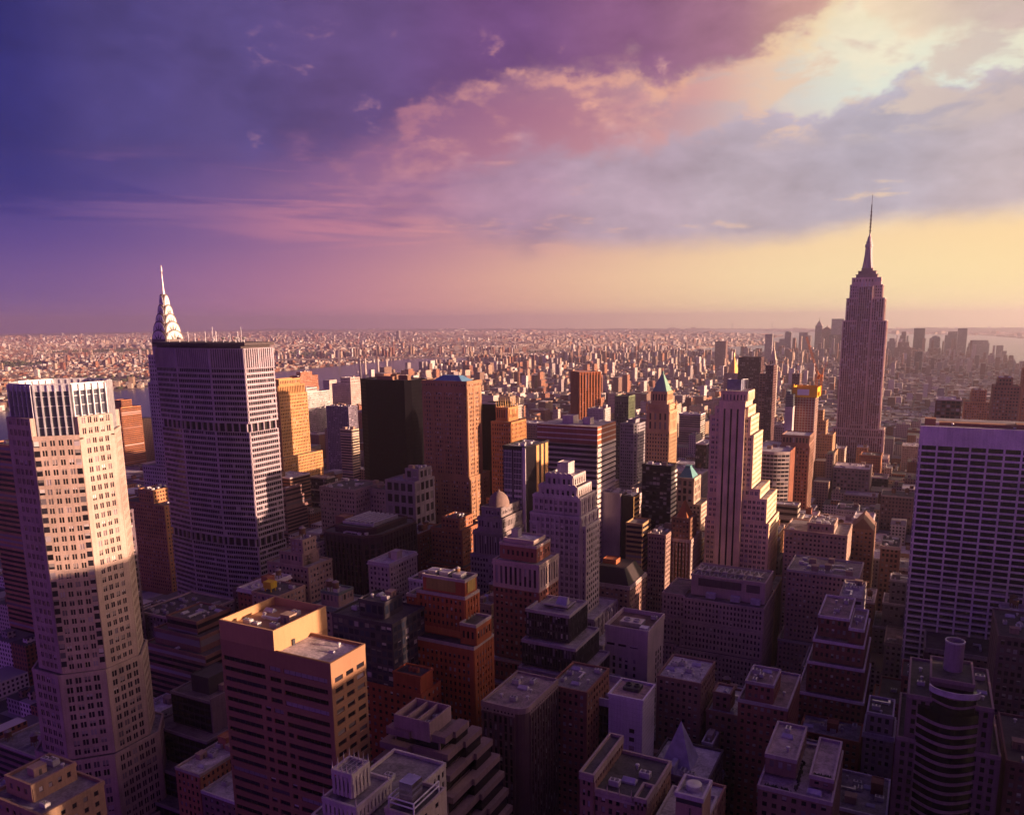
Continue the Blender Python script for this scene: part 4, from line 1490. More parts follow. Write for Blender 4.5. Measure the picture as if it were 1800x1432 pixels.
# ---- grey party-wall slab with its stepped gold companion
b = bld('office_block', 'blank grey party-wall slab with slit windows and a glassy gold side', -214, 562, (0.33, 0.28, 0.30), ROOF_M, cat='office building', indiv=True)
b.tier((-229.3, -209.5, 554.8, 571), 0, 135.2, None)
zz = np.arange(40, 128, 7.6)
for z in zz:
    b.win.append((np.array((-229.3, 554.8)), t_, n_, 2.2, 5.2, z, z + .9, 0.06))
m = MB()
m.box(-209.5, -200, 556.5, 571, 0, 133.6)
b.part('glass_wing', m, plain('bronze_glass', (0.04, 0.03, 0.028), 0.2))
m = MB()
zz = np.arange(20, 132, 3.7)
m.obox((-200, 556.5), (0, 1), (1, 0), 0, 14.5, -0.1, 0.4, zz, zz + 1.5)
m.obox((-200, 556.5), (0, 1), (1, 0), 0, 0.8, -0.1, 0.45, 10, 133)
b.part('gold_band_cladding', m, wall((0.50, 0.32, 0.12), name='gold_band'))
roof_clutter(b.r, -229, -201, 556, 570, 134.3, 6, 6)
b.done()
b = bld('office_block', 'low gold banded block stepping down beside the blank grey slab', -191, 550, (0.42, 0.28, 0.14), ROOF_M, cat='office building')
b.tier((-200, -187.4, 541.6, 560), 0, 117, S(6, 3.7, 0, 0.45, pd=0, sd=0.4))
b.done()

# ---- mansard ornate block
b = bld('mansard_block', 'ornate white colonnaded block with a domed slate mansard', -258, 455, (0.24, 0.20, 0.205), cat='building', gm=GL_BL)
b.tier((-272, -247, 439, 475), 0, 112, S(2.2, 3.6, 0.4, 0.45))
b.tier((-270, -248, 440, 474), 112, 128, S(1.9, 13, 0.5, 0.08, pd=0.6, top=1.5), cornice=0.6)
b.tier((-267, -249, 441, 472), 128, 137.5, S(2.2, 4, 0.45, 0.4), cornice=0.5)
b.tier((-265, -251, 443, 470), 137.5, 144, S(2.2, 5, 0.45, 0.4), cornice=0.4)
m = MB()
m.lathe(-257, 452, [(7.0, 143), (6.8, 146), (5.6, 149.5), (3.2, 152), (0.8, 153), (0.1, 154.5)], 16)
b.part('dome_roof', m, wall((0.24, 0.17, 0.15), name='slate_dome'), smooth=True)
b.done()

# ---- concave curved office front
b = bld('office_block', 'curved pale-banded office front with a plain rust-brown side wall', -140, 820, (0.40, 0.34, 0.32), ROOF_L, cat='office building')
arc = []
for i in range(11):
    u_ = i / 10
    arc.append((-158 + 34.5 * u_, 787.5 + 7.5 * math.sin(math.pi * u_) * -1 + 7.5))
P = arc + [(-123.5, 862), (-158, 862)]
b.tier(P, 0, 136.8, {'N': S(8, 3.9, 0.0, 0.40, pd=0.0, sd=0.5, top=1.6), **S()}, faces='N')
m = MB()
m.box(-123.7, -123.0, 796, 862.2, 0, 137.2)
b.part('side_wall', m, wall((0.20, 0.075, 0.045), name='rust_side'))
roof_clutter(b.r, -155, -126, 800, 855, 135.8, 9, 7)
b.done()

# ---- tower under construction with yellow safety cocoon and crane
b = bld('construction_tower', 'concrete tower being built with red floors and a yellow safety screen on top', -150, 1096, (0.42, 0.30, 0.24), CONC and ROOF_M, cat='construction')
b.tier((-163.4, -137.3, 1080, 1112), 0, 165.5, S(3.4, 3.3, 0.28, 0.3, pd=0.3, sd=0.5, wm=2, sm=0), para=0)
b.mats[2] = wall((0.36, 0.31, 0.30), name='raw_concrete')
b.g = wall((0.22, 0.03, 0.02), name='red_netting')
m = MB()
m.box(-166, -134.8, 1077.4, 1078.2, 164, 177)
m.box(-166, -134.8, 1113.5, 1114.3, 164, 177)
m.box(-166, -165.3, 1078.2, 1113.5, 164, 177)
m.box(-135.5, -134.8, 1078.2, 1113.5, 164, 177)
m.box([-168, -135, -166], [-166, -132.5, -164.5], 1082, [1088, 1092, 1086], [167, 166, 175], [171, 171, 180])
b.part('safety_screen', m, wall((0.75, 0.42, 0.015), 0.6, 0.12, 'yellow_screen'))
m = MB()
m.box(-159.5, -145, 1077.0, 1077.36, 167, 174.5)
b.part('blank_banner', m, wall((0.72, 0.70, 0.74), 0.6, 0.06, 'banner'))
b.done()


def lattice(m, a, b_, w, n):
    a, b_ = np.array(a, float), np.array(b_, float)
    d = (b_ - a) / np.linalg.norm(b_ - a)
    h = np.array([0, 0, 1.0]) if abs(d[2]) < 0.9 else np.array([1.0, 0, 0])
    p = np.cross(d, h)
    p /= np.linalg.norm(p)
    q = np.cross(d, p)
    cs = [(i * p + j * q) * w / 2 for i, j in ((-1, -1), (1, -1), (1, 1), (-1, 1))]
    for c_ in cs:
        m.bar(a + c_, b_ + c_, w * .16)
    for k in range(n):
        u0, u1 = a + (b_ - a) * k / n, a + (b_ - a) * (k + 1) / n
        for i in range(4):
            m.bar(u0 + cs[i], u1 + cs[(i + 1) % 4], w * .1)


CR = wall((0.55, 0.16, 0.02), 0.55, 0.1, 'crane_orange')
for (x, y, z0, z1, tip, tail, lab) in ((-139, 1098, 165, 196, (-154, 1092, 241), (-136, 1100, 192), 'orange tower crane with its long jib raised steeply over the yellow screen'),
                                       (-134, 1104, 165, 191, (-127, 1100, 209), (-138, 1106, 189), 'smaller orange crane with a short raised jib beside the long-jibbed one')):
    r0 = root('tower_crane', x, y, lab, 'crane', z0)
    m = MB()
    lattice(m, (x, y, z0), (x, y, z1), 2.2, 9)
    m.build('mast', CR, r0)
    m = MB()
    lattice(m, (x, y, z1), tip, 1.7, 14)
    m.build('jib', CR, r0)
    m = MB()
    m.bar((x, y, z1), tail, 1.3)
    m.box(tail[0] - 1.5, tail[0] + 1.5, tail[1] - 1.5, tail[1] + 1.5, tail[2] - 3, tail[2] + .5)
    m.build('counterweight', CR, r0)
    m = MB()
    m.box(x - 1.4, x + 1.4, y - 1.4, y + 1.4, z1 - 2, z1 + 1.5)
    m.build('cab', CR, r0)
b = bld('glass_tower', 'pale blank-walled tower with a glassy top beside the yellow construction screen', -166, 1068, (0.52, 0.47, 0.46), cat='office building')
b.tier((-171.5, -161.6, 1060, 1077), 0, 153, None)
m = MB()
m.box(-171.3, -161.8, 1061, 1076, 152, 169)
m.box(-171, -166, 1062, 1076, 169, 173)
b.part('glass_top', m, glass(dark=(0.06, 0.09, 0.11), blind=0, rough=.15))
m = MB()
for z in np.arange(152.5, 169, 2.4):
    m.box(-171.5, -161.6, 1060.8, 1076.2, z, z + .35)
b.part('floor_slat', m, METAL_L)
b.done()
b = bld('stone_block', 'brown colonnaded block with three tall bays below the construction tower', -124, 846, (0.26, 0.15, 0.11), ROOF_L, cat='building')
b.tier((-138.1, -109.9, 830, 864), 0, 138, S(3.0, 3.7, 0.5, 0.42, every=3, everyw=1.4), cornice=0.7)
b.tier((-137.5, -110.5, 830.6, 863), 138, 148.4, S(3.0, 4.6, 0.5, 0.35, top=1.0), cornice=0.9)
b.done()

# ---- the tall spired tower on the skyline
b = bld('spired_skyscraper', 'tallest limestone skyscraper with mooring mast and needle antenna against the yellow sky', -100, 1275, (0.62, 0.48, 0.44), ROOF_L, cat='skyscraper', gm=glass(dark=(0.075, 0.035, 0.032), blind=0.22, tint=(0.5, 0.44, 0.48), name='spandrel_window'))
es = S(3.0, 3.7, 0.34, 0.34, pd=0.7, sd=0.1, sm=3, every=2, everyw=1.15, top=1.0, side=1.2)
ec = S(3.0, 3.7, 0.30, 0.34, pd=0.45, sd=0.08, sm=3, every=2, everyw=0.9, top=1.0, side=1.0)
b.mats.append(wall((0.25, 0.155, 0.145), name='spandrel_metal'))
b.tier((-158, -34, 1244, 1306), 0, 26, es)
b.tier((-146.6, -52.5, 1251, 1300), 26, 62, es)
b.tier((-136.7, -61, 1256.5, 1296), 62, 93, es)
b.tier((-131.5, -61, 1259, 1294), 93, 104, es)
b.tier((-127.0, -68.0, 1261.4, 1292), 104, 261, es)
b.tier((-124.0, -72.4, 1263, 1290), 261, 293, es)
b.tier((-120.5, -76.5, 1265, 1288), 293, 312, S(3.0, 3.7, 0.5, 0.4, pd=0.5, every=2, everyw=1.2))
b.tier((-118.5, -79.3, 1266, 1287), 312, 322, S(4.0, 4.5, 0.55, 0.5, pd=0.4, top=1.0))
# recessed centre bay runs up the north face
b.tier((-109.0, -88.5, 1260.2, 1275), 26, 110, ec)
b.tier((-108.5, -89.0, 1260.6, 1275), 110, 310, ec)
m = MB()
for i, x in enumerate((-104, -99, -94)):
    m.prism(boxpoly(x - 1.2, x + 1.2, 1259.3, 1260.2), 309, 318, top=[(x, 1260)])
b.part('finial_stud', m, METAL_L)
m = MB()
cx, cy_ = -99.2, 1277.0
m.box(-113.5, -84.5, 1268, 1286, 321, 326)
m.box(-111, -87, 1269.5, 1284.5, 326, 331)
m.box(-107, -91.5, 1271, 1283, 331, 335.5)
m.box(-114.2, -83.8, 1267.4, 1286.6, 325.6, 326.6)
m.box(-111.6, -86.4, 1268.9, 1285.1, 330.7, 331.4)
b.part('observation_deck', m, wall((0.30, 0.22, 0.21)))
m = MB()
m.lathe(cx, cy_, [(5.2, 335), (4.9, 345), (4.6, 364), (5.4, 364.5), (5.4, 368.5), (4.2, 369), (4.2, 372.5), (3.4, 373), (2.6, 378), (1.2, 381), (0.9, 384)], 20)
for a in range(4):
    an = a * math.pi / 2 + math.pi / 4
    d = np.array([math.cos(an), math.sin(an)])
    t2 = np.array([-d[1], d[0]])
    V = []
    for r0, z in ((9.0, 335), (7.0, 345), (5.8, 354), (5.2, 363)):
        for sgn in (-1, 1):
            V.append((*(np.array([cx, cy_]) + d * r0 + t2 * sgn * 1.3), z))
            V.append((*(np.array([cx, cy_]) + d * 3 + t2 * sgn * 1.3), z))
    F = []
    for k in range(3):
        o_ = 4 * k
        F += [[o_, o_ + 2, o_ + 6, o_ + 4], [o_, o_ + 4, o_ + 5, o_ + 1], [o_ + 2, o_ + 3, o_ + 7, o_ + 6]]
    m.add(V, [F])
b.part('mooring_mast', m, wall((0.42, 0.34, 0.36), 0.45, 0.15, 'mast_metal'))
m = MB()
lattice(m, (cx, cy_, 384), (cx, cy_, 410), 1.7, 8)
lattice(m, (cx, cy_, 410), (cx, cy_, 424), 1.1, 5)
m.bar((cx, cy_, 380), (cx, cy_, 424), 0.9)
m.bar((cx, cy_, 424), (cx, cy_, 437), 0.5)
for z in (387, 392, 397, 402, 408, 413):
    m.box(cx - 1.4, cx + 1.4, cy_ - 1.4, cy_ + 1.4, z, z + 1.0)
b.part('antenna', m, wall((0.12, 0.07, 0.08), 0.6))
b.done()

# ---- white sloped office slab on the right
b = bld('office_slab', 'large white travertine slab with a flared base and wide dark window grid', 45, 560, (0.80, 0.74, 0.73), ROOF_M, cat='skyscraper', gm=plain('grid_glass', (0.012, 0.02, 0.016), 0.12), indiv=True)
GX0, GX1, GY, GZ = -9.3, 98.0, 527.0, 200.1


def prof(z):
    return GY - 26.0 * max(0.0, (110 - z) / 110) ** 2.0


zs = [0, 12, 24, 36, 48, 60, 72, 84, 96, 110, 188.5]
m = MB()
for z0, z1 in zip(zs[:-1], zs[1:]):
    y0, y1 = prof(z0), prof(z1)
    V = [(GX0, y0, z0), (GX1, y0, z0), (GX1, 572, z0), (GX0, 572, z0), (GX0, y1, z1), (GX1, y1, z1), (GX1, 572, z1), (GX0, 572, z1)]
    m.quads(np.array(V, float), MB.Q.copy())
b.part('core_wall', m, wall((0.2, 0.18, 0.2)))
w_ = b.w
bayn = 12
bw = (GX1 - GX0 - 2) / bayn
for i in range(bayn + 1):
    x = GX0 + 1 + i * bw
    for z0, z1 in zip(zs[:-1], zs[1:]):
        y0, y1 = prof(z0), prof(z1)
        hw = 0.55
        V = [(x - hw, y0 - .75, z0), (x + hw, y0 - .75, z0), (x + hw, y0 + .2, z0), (x - hw, y0 + .2, z0), (x - hw, y1 - .75, z1), (x + hw, y1 - .75, z1), (x + hw, y1 + .2, z1), (x - hw, y1 + .2, z1)]
        w_.quads(np.array(V, float), MB.Q.copy())
ffl = 3.85
k = 0
z = 188.5
while z > 8:
    zt, zb = z, z - ffl
    yt = prof(zt - 1)
    w_.obox((GX0, yt), t_, n_, 0, GX1 - GX0, -0.6, 0.6, zb, zb + 1.25)
    for i in range(bayn):
        x = GX0 + 1 + i * bw
        b.win.append((np.array((GX0, prof(zt - 1.3))), t_, n_, x - GX0 + .5, x - GX0 + bw - .5, zb + 1.2, zt + .05, 0.1))
    z -= ffl
w_.box(GX0 - .2, GX1 + .2, GY - .8, 572.3, 188.5, GZ)
for x in (GX0 + 1 + np.arange(13) * bw):
    w_.box(x - .12, x + .12, GY - .95, GY - .7, 188.6, GZ - .2)
w_.box(GX0, GX1, GY + .5, 571.8, GZ - .1, GZ + .05, 1)
w_.box(GX0 - .23, GX0 + .9, prof(0) + 30, 572.2, 0, 188.4)
m = MB()
m.box(GX0 + 2, GX0 + 8, GY + 3, GY + 12, GZ, GZ + 4)
m.box(GX0 + 10, GX1 - 4, GY + 6, GY + 14, GZ, GZ + 1.8)
m.box(GX0 + 50, GX0 + 62, GY + 4, GY + 14, GZ, GZ + 2.6)
b.part('roof_plant', m, wall((0.34, 0.16, 0.09)))
roof_clutter(b.r, GX0 + 4, GX0 + 90, GY + 2, GY + 8, GZ, 3, 9)
b.done()
# ------------------------------------------------------------------ secondary buildings, each placed from the photograph
# ---- stepped brutalist block with lit soffits
b = bld('terraced_block', 'stepped concrete block with deep terraces and strings of small lamps under its ledges', -165, 240, (0.22, 0.145, 0.165), (0.15, 0.11, 0.125), cat='office building', gm=plain('terrace_glass', (0.012, 0.01, 0.012), 0.2), indiv=True)
b.mats.append(plain('terrace_glass', (0.012, 0.01, 0.012), 0.2))
lamps = []
z = 126.0
tb = [(-172, -148.6, 213.5, 230, 121.2), (-174, -146.8, 212, 236, 116.0), (-176, -145.2, 210.5, 241, 109.3), (-178, -143.2, 209, 243, 102.4), (-180, -141.8, 207.8, 243.5, 95.5), (-182, -140.4, 206.6, 244, 88.5), (-184, -139, 205.4, 244.5, 81.5), (-186, -137.8, 204.2, 245, 74.5), (-188, -136.6, 203, 245.5, 67.5)]
prev = 0
for i, (x0, x1, y0, y1, zt) in enumerate(tb):
    zb = tb[i + 1][4] if i + 1 < len(tb) else 0
    b.w.box(x0 + 2.2, x1 - 2.2, y0 + 2.2, y1, zb - 1.5, zt - 2.2)
    # fascia with a notch in the middle of the north side
    xm = x0 + (x1 - x0) * (0.42 + 0.02 * (i % 3))
    nz = 2.4
    b.w.box(x0, xm, y0, y0 + 3.2, zt - 2.4, zt)
    b.w.box(xm - .02, x1, y0 + nz, y0 + nz + 3.2, zt - 2.4, zt - .01)
    yn = y0 + (y1 - y0) * (.45 + .08 * (i % 3))
    b.w.box(x1 - 3.2, x1 - .003, y0 + nz + 3.2, yn, zt - 2.4, zt - .012)
    b.w.box(x1 - 3.2, x1 + 1.1, yn, y1, zt - 2.4, zt - .014)
    b.w.box(x1 - 3.2, x1 + .4, yn + .6, y1, (tb[i + 1][4] if i + 1 < len(tb) else 0) - 1, zt - 2.4, 3)
    b.w.box(x0, x0 + 3, y0 + 3.2, y1, zt - 2.4, zt - .013)
    b.w.box(x0 + 2.9, x1 - 3.1, y0 + nz + 3.1, y1 - .1, zt - 2.35, zt - 0.9, 1)
    b.win.append((np.array((x0 + 2.2, y0 + 2.2)), np.array((1.0, 0.0)), np.array((0.0, -1.0)), 0.6, x1 - x0 - 5, zb, zt - 2.6, 0.06))
    b.win.append((np.array((x1 - 2.2, y0 + 2.2)), np.array((0.0, 1.0)), np.array((1.0, 0.0)), 0.6, y1 - y0 - 4, zb, zt - 2.6, 0.06))
    if i in (0, 2, 5, 7):
        lamps += [(xm - 1.0 - 1.1 * j, y0 + .5, zt - 2.5) for j in range(int(min(12, (xm - x0 - 2) / 1.1)))]
        lamps += [(x1 - .5, y0 + nz + 1.5 + 1.1 * j, zt - 2.5) for j in range(10)]
lm = plain('soffit_lamp', (0.8, 0.6, 0.3), 0.5, 0, (1.0, 0.66, 0.28), 1.6)
lb = MB()
lb.box(-.16, .16, -.16, .16, -.12, .05)
lo = lb.build('soffit_lamp', lm)
lme = lo.data
bpy.data.objects.remove(lo)
for (x, y, z) in lamps[:70]:
    o = bpy.data.objects.new('soffit_lamp', lme)
    COL.objects.link(o)
    o.parent = b.r
    o.location = (x - b.r['base'][0], y - b.r['base'][1], z)
m = MB()
X0_, X1_, Y0_, Y1_ = -169.5, -154.4, 215.0, 229.0
m.box(X0_, X1_, Y0_, Y0_ + .5, 118.5, 126)
m.box(X0_, X1_, Y1_ - .5, Y1_, 118.5, 126)
m.box(X0_, X0_ + .5, Y0_ + .5, Y1_ - .5, 118.5, 125.99)
m.box(X1_ - .5, X1_, Y0_ + .5, Y1_ - .5, 118.5, 125.99)
m.box(X0_ + .5, X1_ - .5, Y0_ + .5, Y1_ - .5, 118.5, 122.5)
m.box(X0_ + 5, X0_ + 5.4, Y0_ + .5, Y1_ - .5, 122.4, 125.9)
m.box(X0_ + 9.5, X0_ + 9.9, Y0_ + .5, Y1_ - .5, 122.4, 125.9)
b.part('plant_screen', m, wall((0.27, 0.19, 0.215), name='ribbed_screen'))
for x, y in ((-158, 219), (-158, 224), (-161.5, 221)):
    kit('air_conditioner', b.r, x + .6, y, 122.5, 0, .8)
b.done()

# ---- near white gothic tower top
b = bld('gothic_tower', 'white terracotta tower top with gothic pinnacles rising at the lower edge', -151, 172, (0.50, 0.44, 0.43), ROOF_M, cat='building', gm=GL)
gs = S(1.6, 6.5, 0.62, 0.28, pd=0.45, sd=0.2, top=1.2)
b.tier((-158.5, -138.5, 160.5, 200), 0, 123, S(2.4, 3.6, 0.55, 0.4))
b.tier((-155.5, -143.5, 162, 178), 123, 128.5, S(1.6, 5, 0.66, 0.3, pd=0.4))
b.tier((-154.0, -147.1, 165, 172.6), 128.5, 136.1, gs)
m = MB()
for x in np.linspace(-154, -147.1, 5):
    for y in (165, 172.6):
        m.prism(boxpoly(x - .35, x + .35, y - .35, y + .35), 133, 139, top=[(x, y)])
for y in (167.4, 170):
    for x in (-154, -147.1):
        m.prism(boxpoly(x - .35, x + .35, y - .35, y + .35), 133, 139, top=[(x, y)])
for x, y in ((-155.4, 162.2), (-143.7, 162.2), (-143.7, 177), (-155.4, 177)):
    m.prism(boxpoly(x - .5, x + .5, y - .5, y + .5), 124, 131.5, top=[(x, y)])
b.part('pinnacle_stud', m, b.mats[0])
m = MB()
for k in range(5):
    x = -153.4 + k * 1.4
    m.bar((x, 165.4, 136.2), (x, 172, 136.2), .12)
m.bar((-154, 168.6, 136.3), (-147, 168.6, 136.3), .12)
b.part('roof_rib', m, METAL_L)
m = MB()
m.box(-153.2, -151.6, 164.7, 164.95, 134.2, 135.2)
b.part('red_sign', m, plain('red_paint', (0.45, 0.03, 0.02)))
kit('air_conditioner', b.r, -150, 186, 122)
b.done()
b = bld('lift_house_block', 'plain stone block carrying a mirrored cube inside a white railing', -133, 176, (0.46, 0.38, 0.34), ROOF_D, cat='building')
b.tier((-138.4, -128.2, 168.5, 184), 0, 126, S(5, 4, 0.7, 0.6))
m = MB()
m.box(-135.6, -131.0, 171.5, 176.5, 124.5, 133.2)
b.part('mirrored_cube', m, plain('mirrored_metal', (0.5, 0.48, 0.52), 0.18, 0.9))
m = MB()
for x, y in ((-137.6, 169.2), (-129, 169.2), (-129, 182), (-137.6, 182)):
    m.bar((x, y, 125.5), (x, y, 129.2), .35)
for z in (127.6, 129.2):
    for a, c_ in (((-137.6, 169.2), (-129, 169.2)), ((-129, 169.2), (-129, 182)), ((-137.6, 169.2), (-137.6, 182))):
        m.bar((*a, z), (*c_, z), .3)
b.part('railing_frame', m, plain('white_paint', (0.7, 0.68, 0.72)))
b.done()


def quick(name, label, box, z, wallc, st, roofc=ROOF_M, trim=None, cat='building', gm=None, seed=1, clutter=4, cornice=0.0, steps=(), tank=0, base=None, ind=True, faces='NW', kinds=None):
    x0, x1, y0, y1 = box
    b = bld(name, label, (x0 + x1) / 2, (y0 + y1) / 2, wallc, roofc, trim, cat, gm or GL_BL, indiv=ind)
    zb = 0.0
    if base:
        e, h = base
        b.tier((x0 - e, x1 + e, y0 - e, y1 + e), 0, h, st, faces)
        zb = h
    b.tier(box, zb, z, st, faces, cornice=cornice)
    for (bx0, bx1, by0, by1, bz) in steps:
        b.tier((bx0, bx1, by0, by1), z - 1.0, bz, st, faces)
    if clutter:
        clutter += int(min(8, (x1 - x0) * (y1 - y0) / 160))
        top = steps[-1] if steps else (*box, z)
        roof_clutter(b.r, top[0], top[1], top[2], top[3], top[4] - 1.0, seed, clutter, *((kinds,) if kinds else ()))
        if steps:
            roof_clutter(b.r, x0, x1, y0, y1, z - 1.0, seed + 7, 2)
    rg = random.Random(seed)
    for i in range(tank):
        t = steps[-1] if steps else (*box, z)
        kit('water_tank', b.r, rg.uniform(t[0] + 3, t[1] - 3), rg.uniform(t[2] + 3, t[3] - 3), t[4] - 1, 0, rg.uniform(.8, 1.05))
    b.done()
    return b


PU = S(3.0, 3.5, 0.5, 0.5)
RB = S(6.0, 3.7, 0.0, 0.45, pd=0.0, sd=0.35)
quick('office_block', 'dark purple block with rooftop cooling fans between granite octagon and rose tower', (-458, -418, 330, 372), 80, (0.2, 0.16, 0.19), S(3.2, 4, .45, .45), ROOF_D, (0.5, 0.4, 0.36), seed=4, clutter=9, kinds=('air_conditioner',))
b = bld('stepped_block', 'black glass block stepping down toward the street beside the rose tower', -325, 275, (0.035, 0.03, 0.036), (0.13, 0.10, 0.12), (0.22, 0.17, 0.2), cat='office building', gm=plain('black_glass', (0.007, 0.006, 0.009), 0.22))
for (q, z0, z1) in (((-338, -311, 256, 290), 0, 82), ((-345, -306, 248, 294), 0, 66), ((-352, -300, 240, 300), 0, 50), ((-360, -296, 232, 304), 0, 38)):
    b.tier(q, 0, z1, S(4, 3.8, .08, .3, pd=.15, sd=.12))
pent(b, 'lift_house', -330, -318, 262, 278, 82, 90, wall((0.06, 0.05, 0.06)))
m = MB()
m.box(-311, -310.2, 256, 292, 0, 83)
b.part('side_wall', m, wall((0.24, 0.17, 0.2)))
roof_clutter(b.r, -337, -312, 257, 289, 81, 3, 5)
b.done()
quick('brick_block', 'brown stepped masonry block with bands of ledges behind the black stepped block', (-400, -352, 290, 330), 84, (0.22, 0.11, 0.09), RB, ROOF_D, steps=((-396, -360, 294, 326, 92), (-390, -366, 298, 322, 99)), seed=3)
quick('brick_block', 'near tan brick block with chimneys and rooftop units at the bottom corner', (-262, -236, 130, 150), 119, (0.34, 0.22, 0.15), S(3.4, 3.6, .6, .55), ROOF_M, steps=((-259, -246, 134, 148, 124),), seed=12, clutter=5)
quick('brick_block', 'pale brick apartment block with stepped roof beside the lozenge office slab', (-383, -349, 370, 392), 112, (0.33, 0.24, 0.20), PU, ROOF_M, steps=((-375, -356, 373, 388, 119), (-366, -356, 374, 386, 128)), seed=21, tank=1)
quick('brick_block', 'pink brick block with a yellow rooftop tank near foot of lozenge slab', (-356, -336, 330, 352), 108, (0.36, 0.24, 0.19), PU, ROOF_D, seed=22, clutter=3)
o_ = bpy.data.objects[-1] if False else None
yb = bld('roof_plant_house', 'bright yellow rooftop box standing on dark legs', -349, 338, (0.60, 0.42, 0.03), cat='roof plant')
yb.r.location.z = 107
yb.r['base'] = (-349.0, 338.0, 107.0)
m = MB()
m.box(-352, -346, 335, 340, 109, 113)
m.box([-351.5, -347, -351.5, -347], [-351, -346.5, -351, -346.5], [335.5, 335.5, 339, 339], [336, 336, 339.5, 339.5], 106.9, 109)
m.build('tank_body', wall((0.60, 0.42, 0.03), name='yellow_tank'), yb.r)
quick('brick_block', 'stone-trimmed block with green cornice and two rooftop tanks behind the rose tower', (-302, -269, 320, 342), 112, (0.30, 0.22, 0.19), PU, (0.25, .22, .23), (0.12, 0.16, 0.15), seed=31, tank=2, steps=((-298, -286, 324, 336, 119),), cornice=.5)
quick('office_block', 'dark glass block with flat grey roof tucked behind the sunlit rose tower', (-248, -214, 275, 300), 131, (0.06, 0.05, 0.07), S(3, 3.8, .2, .35, pd=.15, sd=.12), ROOF_D, seed=33, steps=((-236, -222, 280, 294, 138),), gm=GL_BLUE)
quick('office_block', 'low dark glass block with a broad brown roof abutting the rose tower', (-190, -168, 217.5, 250), 96, (0.05, 0.04, 0.055), S(2.4, 3.8, .25, .2, pd=.2, sd=.1), (0.22, 0.16, 0.15), (0.25, 0.22, .25), seed=35, clutter=2, gm=GL_BLUE)
# dark ribbed block with lit roof plant
b = bld('office_block', 'black ribbed office block with chamfered corners and pale roof trusses', -360, 447, (0.05, 0.03, 0.035), ROOF_D, (0.09, 0.05, 0.05), cat='office building', gm=plain('black_glass', (0.007, 0.006, 0.009), 0.22))
P = [(-378, 420), (-346, 420), (-337, 430), (-337, 470), (-345, 478), (-376, 478), (-384, 470), (-384, 428)]
b.tier(P, 0, 120, S(3.6, 3.9, .35, .2, pd=.9, sd=.1, top=5))
b.tier([(-374, 426), (-348, 426), (-343, 432), (-343, 468), (-374, 468)], 119, 124, None)
m = MB()
for i in range(7):
    x = -372 + i * 4
    m.box(x, x + 1.6, 434, 462, 123.4, 126)
m.box(-373, -346, 433, 434, 123.4, 125)
b.part('roof_truss', m, METAL_L)
pent(b, 'lift_house', -382, -374, 436, 446, 119, 127, wall((0.22, 0.11, 0.08)))
roof_clutter(b.r, -372, -344, 421, 433, 119, 7, 6)
roof_clutter(b.r, -366, -344, 463, 477, 119, 8, 5)
b.done()
quick('stone_block', 'mauve stone block with colonnaded attic storey beneath the black tower', (-461, -424, 510, 548), 128, (0.30, 0.22, 0.23), S(2.8, 3.8, .5, .45), ROOF_D, seed=41, cornice=.6, clutter=3)
quick('stone_block', 'square mauve stone block adjoining the colonnaded block beneath black tower', (-423, -404, 528, 562), 126, (0.29, 0.21, 0.23), S(2.8, 3.8, .5, .45), ROOF_D, seed=42, cornice=.5, clutter=2)
quick('office_block', 'grey-blue block with big square openings in two rows', (-400.4, -371.9, 520, 548), 137, (0.24, 0.19, 0.24), S(6.2, 9.5, .3, .35, pd=.5), (0.2, .18, .24), seed=43, steps=((-386, -373, 528, 546, 146),), clutter=1)
quick('brick_block', 'red brick block with pyramidal parapets and an orange sunlit front below blue-roofed slab', (-344, -316, 500, 530), 108, (0.32, 0.13, 0.07), PU, ROOF_D, seed=44, steps=((-336, -320, 503, 522, 116),), cornice=.5, base=(4, 80))
quick('brick_block', 'terraced dark brick block in front of the domed mansard block', (-292, -262, 420, 452), 86, (0.22, 0.10, 0.09), PU, ROOF_D, seed=45, steps=((-288, -270, 424, 446, 96),), cornice=.7)
# curved-corner block with decorated frieze
b = bld('office_block', 'dark block with rounded corner and a pale studded frieze under its roof', -154, 285, (0.13, 0.085, 0.09), (0.28, 0.22, 0.22), (0.34, 0.26, 0.26), cat='office building', gm=GL_BL, indiv=True)
an = np.linspace(-math.pi / 2, 0, 6)
P = [(-164.5, 268)] + [(-149 + 4.5 * math.cos(a), 272.5 + 4.5 * math.sin(a)) for a in an] + [(-144.5, 300), (-164.5, 300)]
b.tier(P, 0, 104, S(2.6, 3.6, .45, .2, pd=.5, sd=.12), para=0)
b.tier(P, 104, 108, S(1.7, 2.4, .45, .3, top=.5, sd=.25, pd=.35, wm=2, sm=2), cornice=.3)
roof_clutter(b.r, -163, -146, 270, 298, 107, 3, 8)
b.done()
quick('brick_block', 'narrow brick block with terrace roof behind the rounded-corner block', (-150, -132, 303, 330), 103, (0.26, 0.12, 0.09), PU, ROOF_M, seed=47)
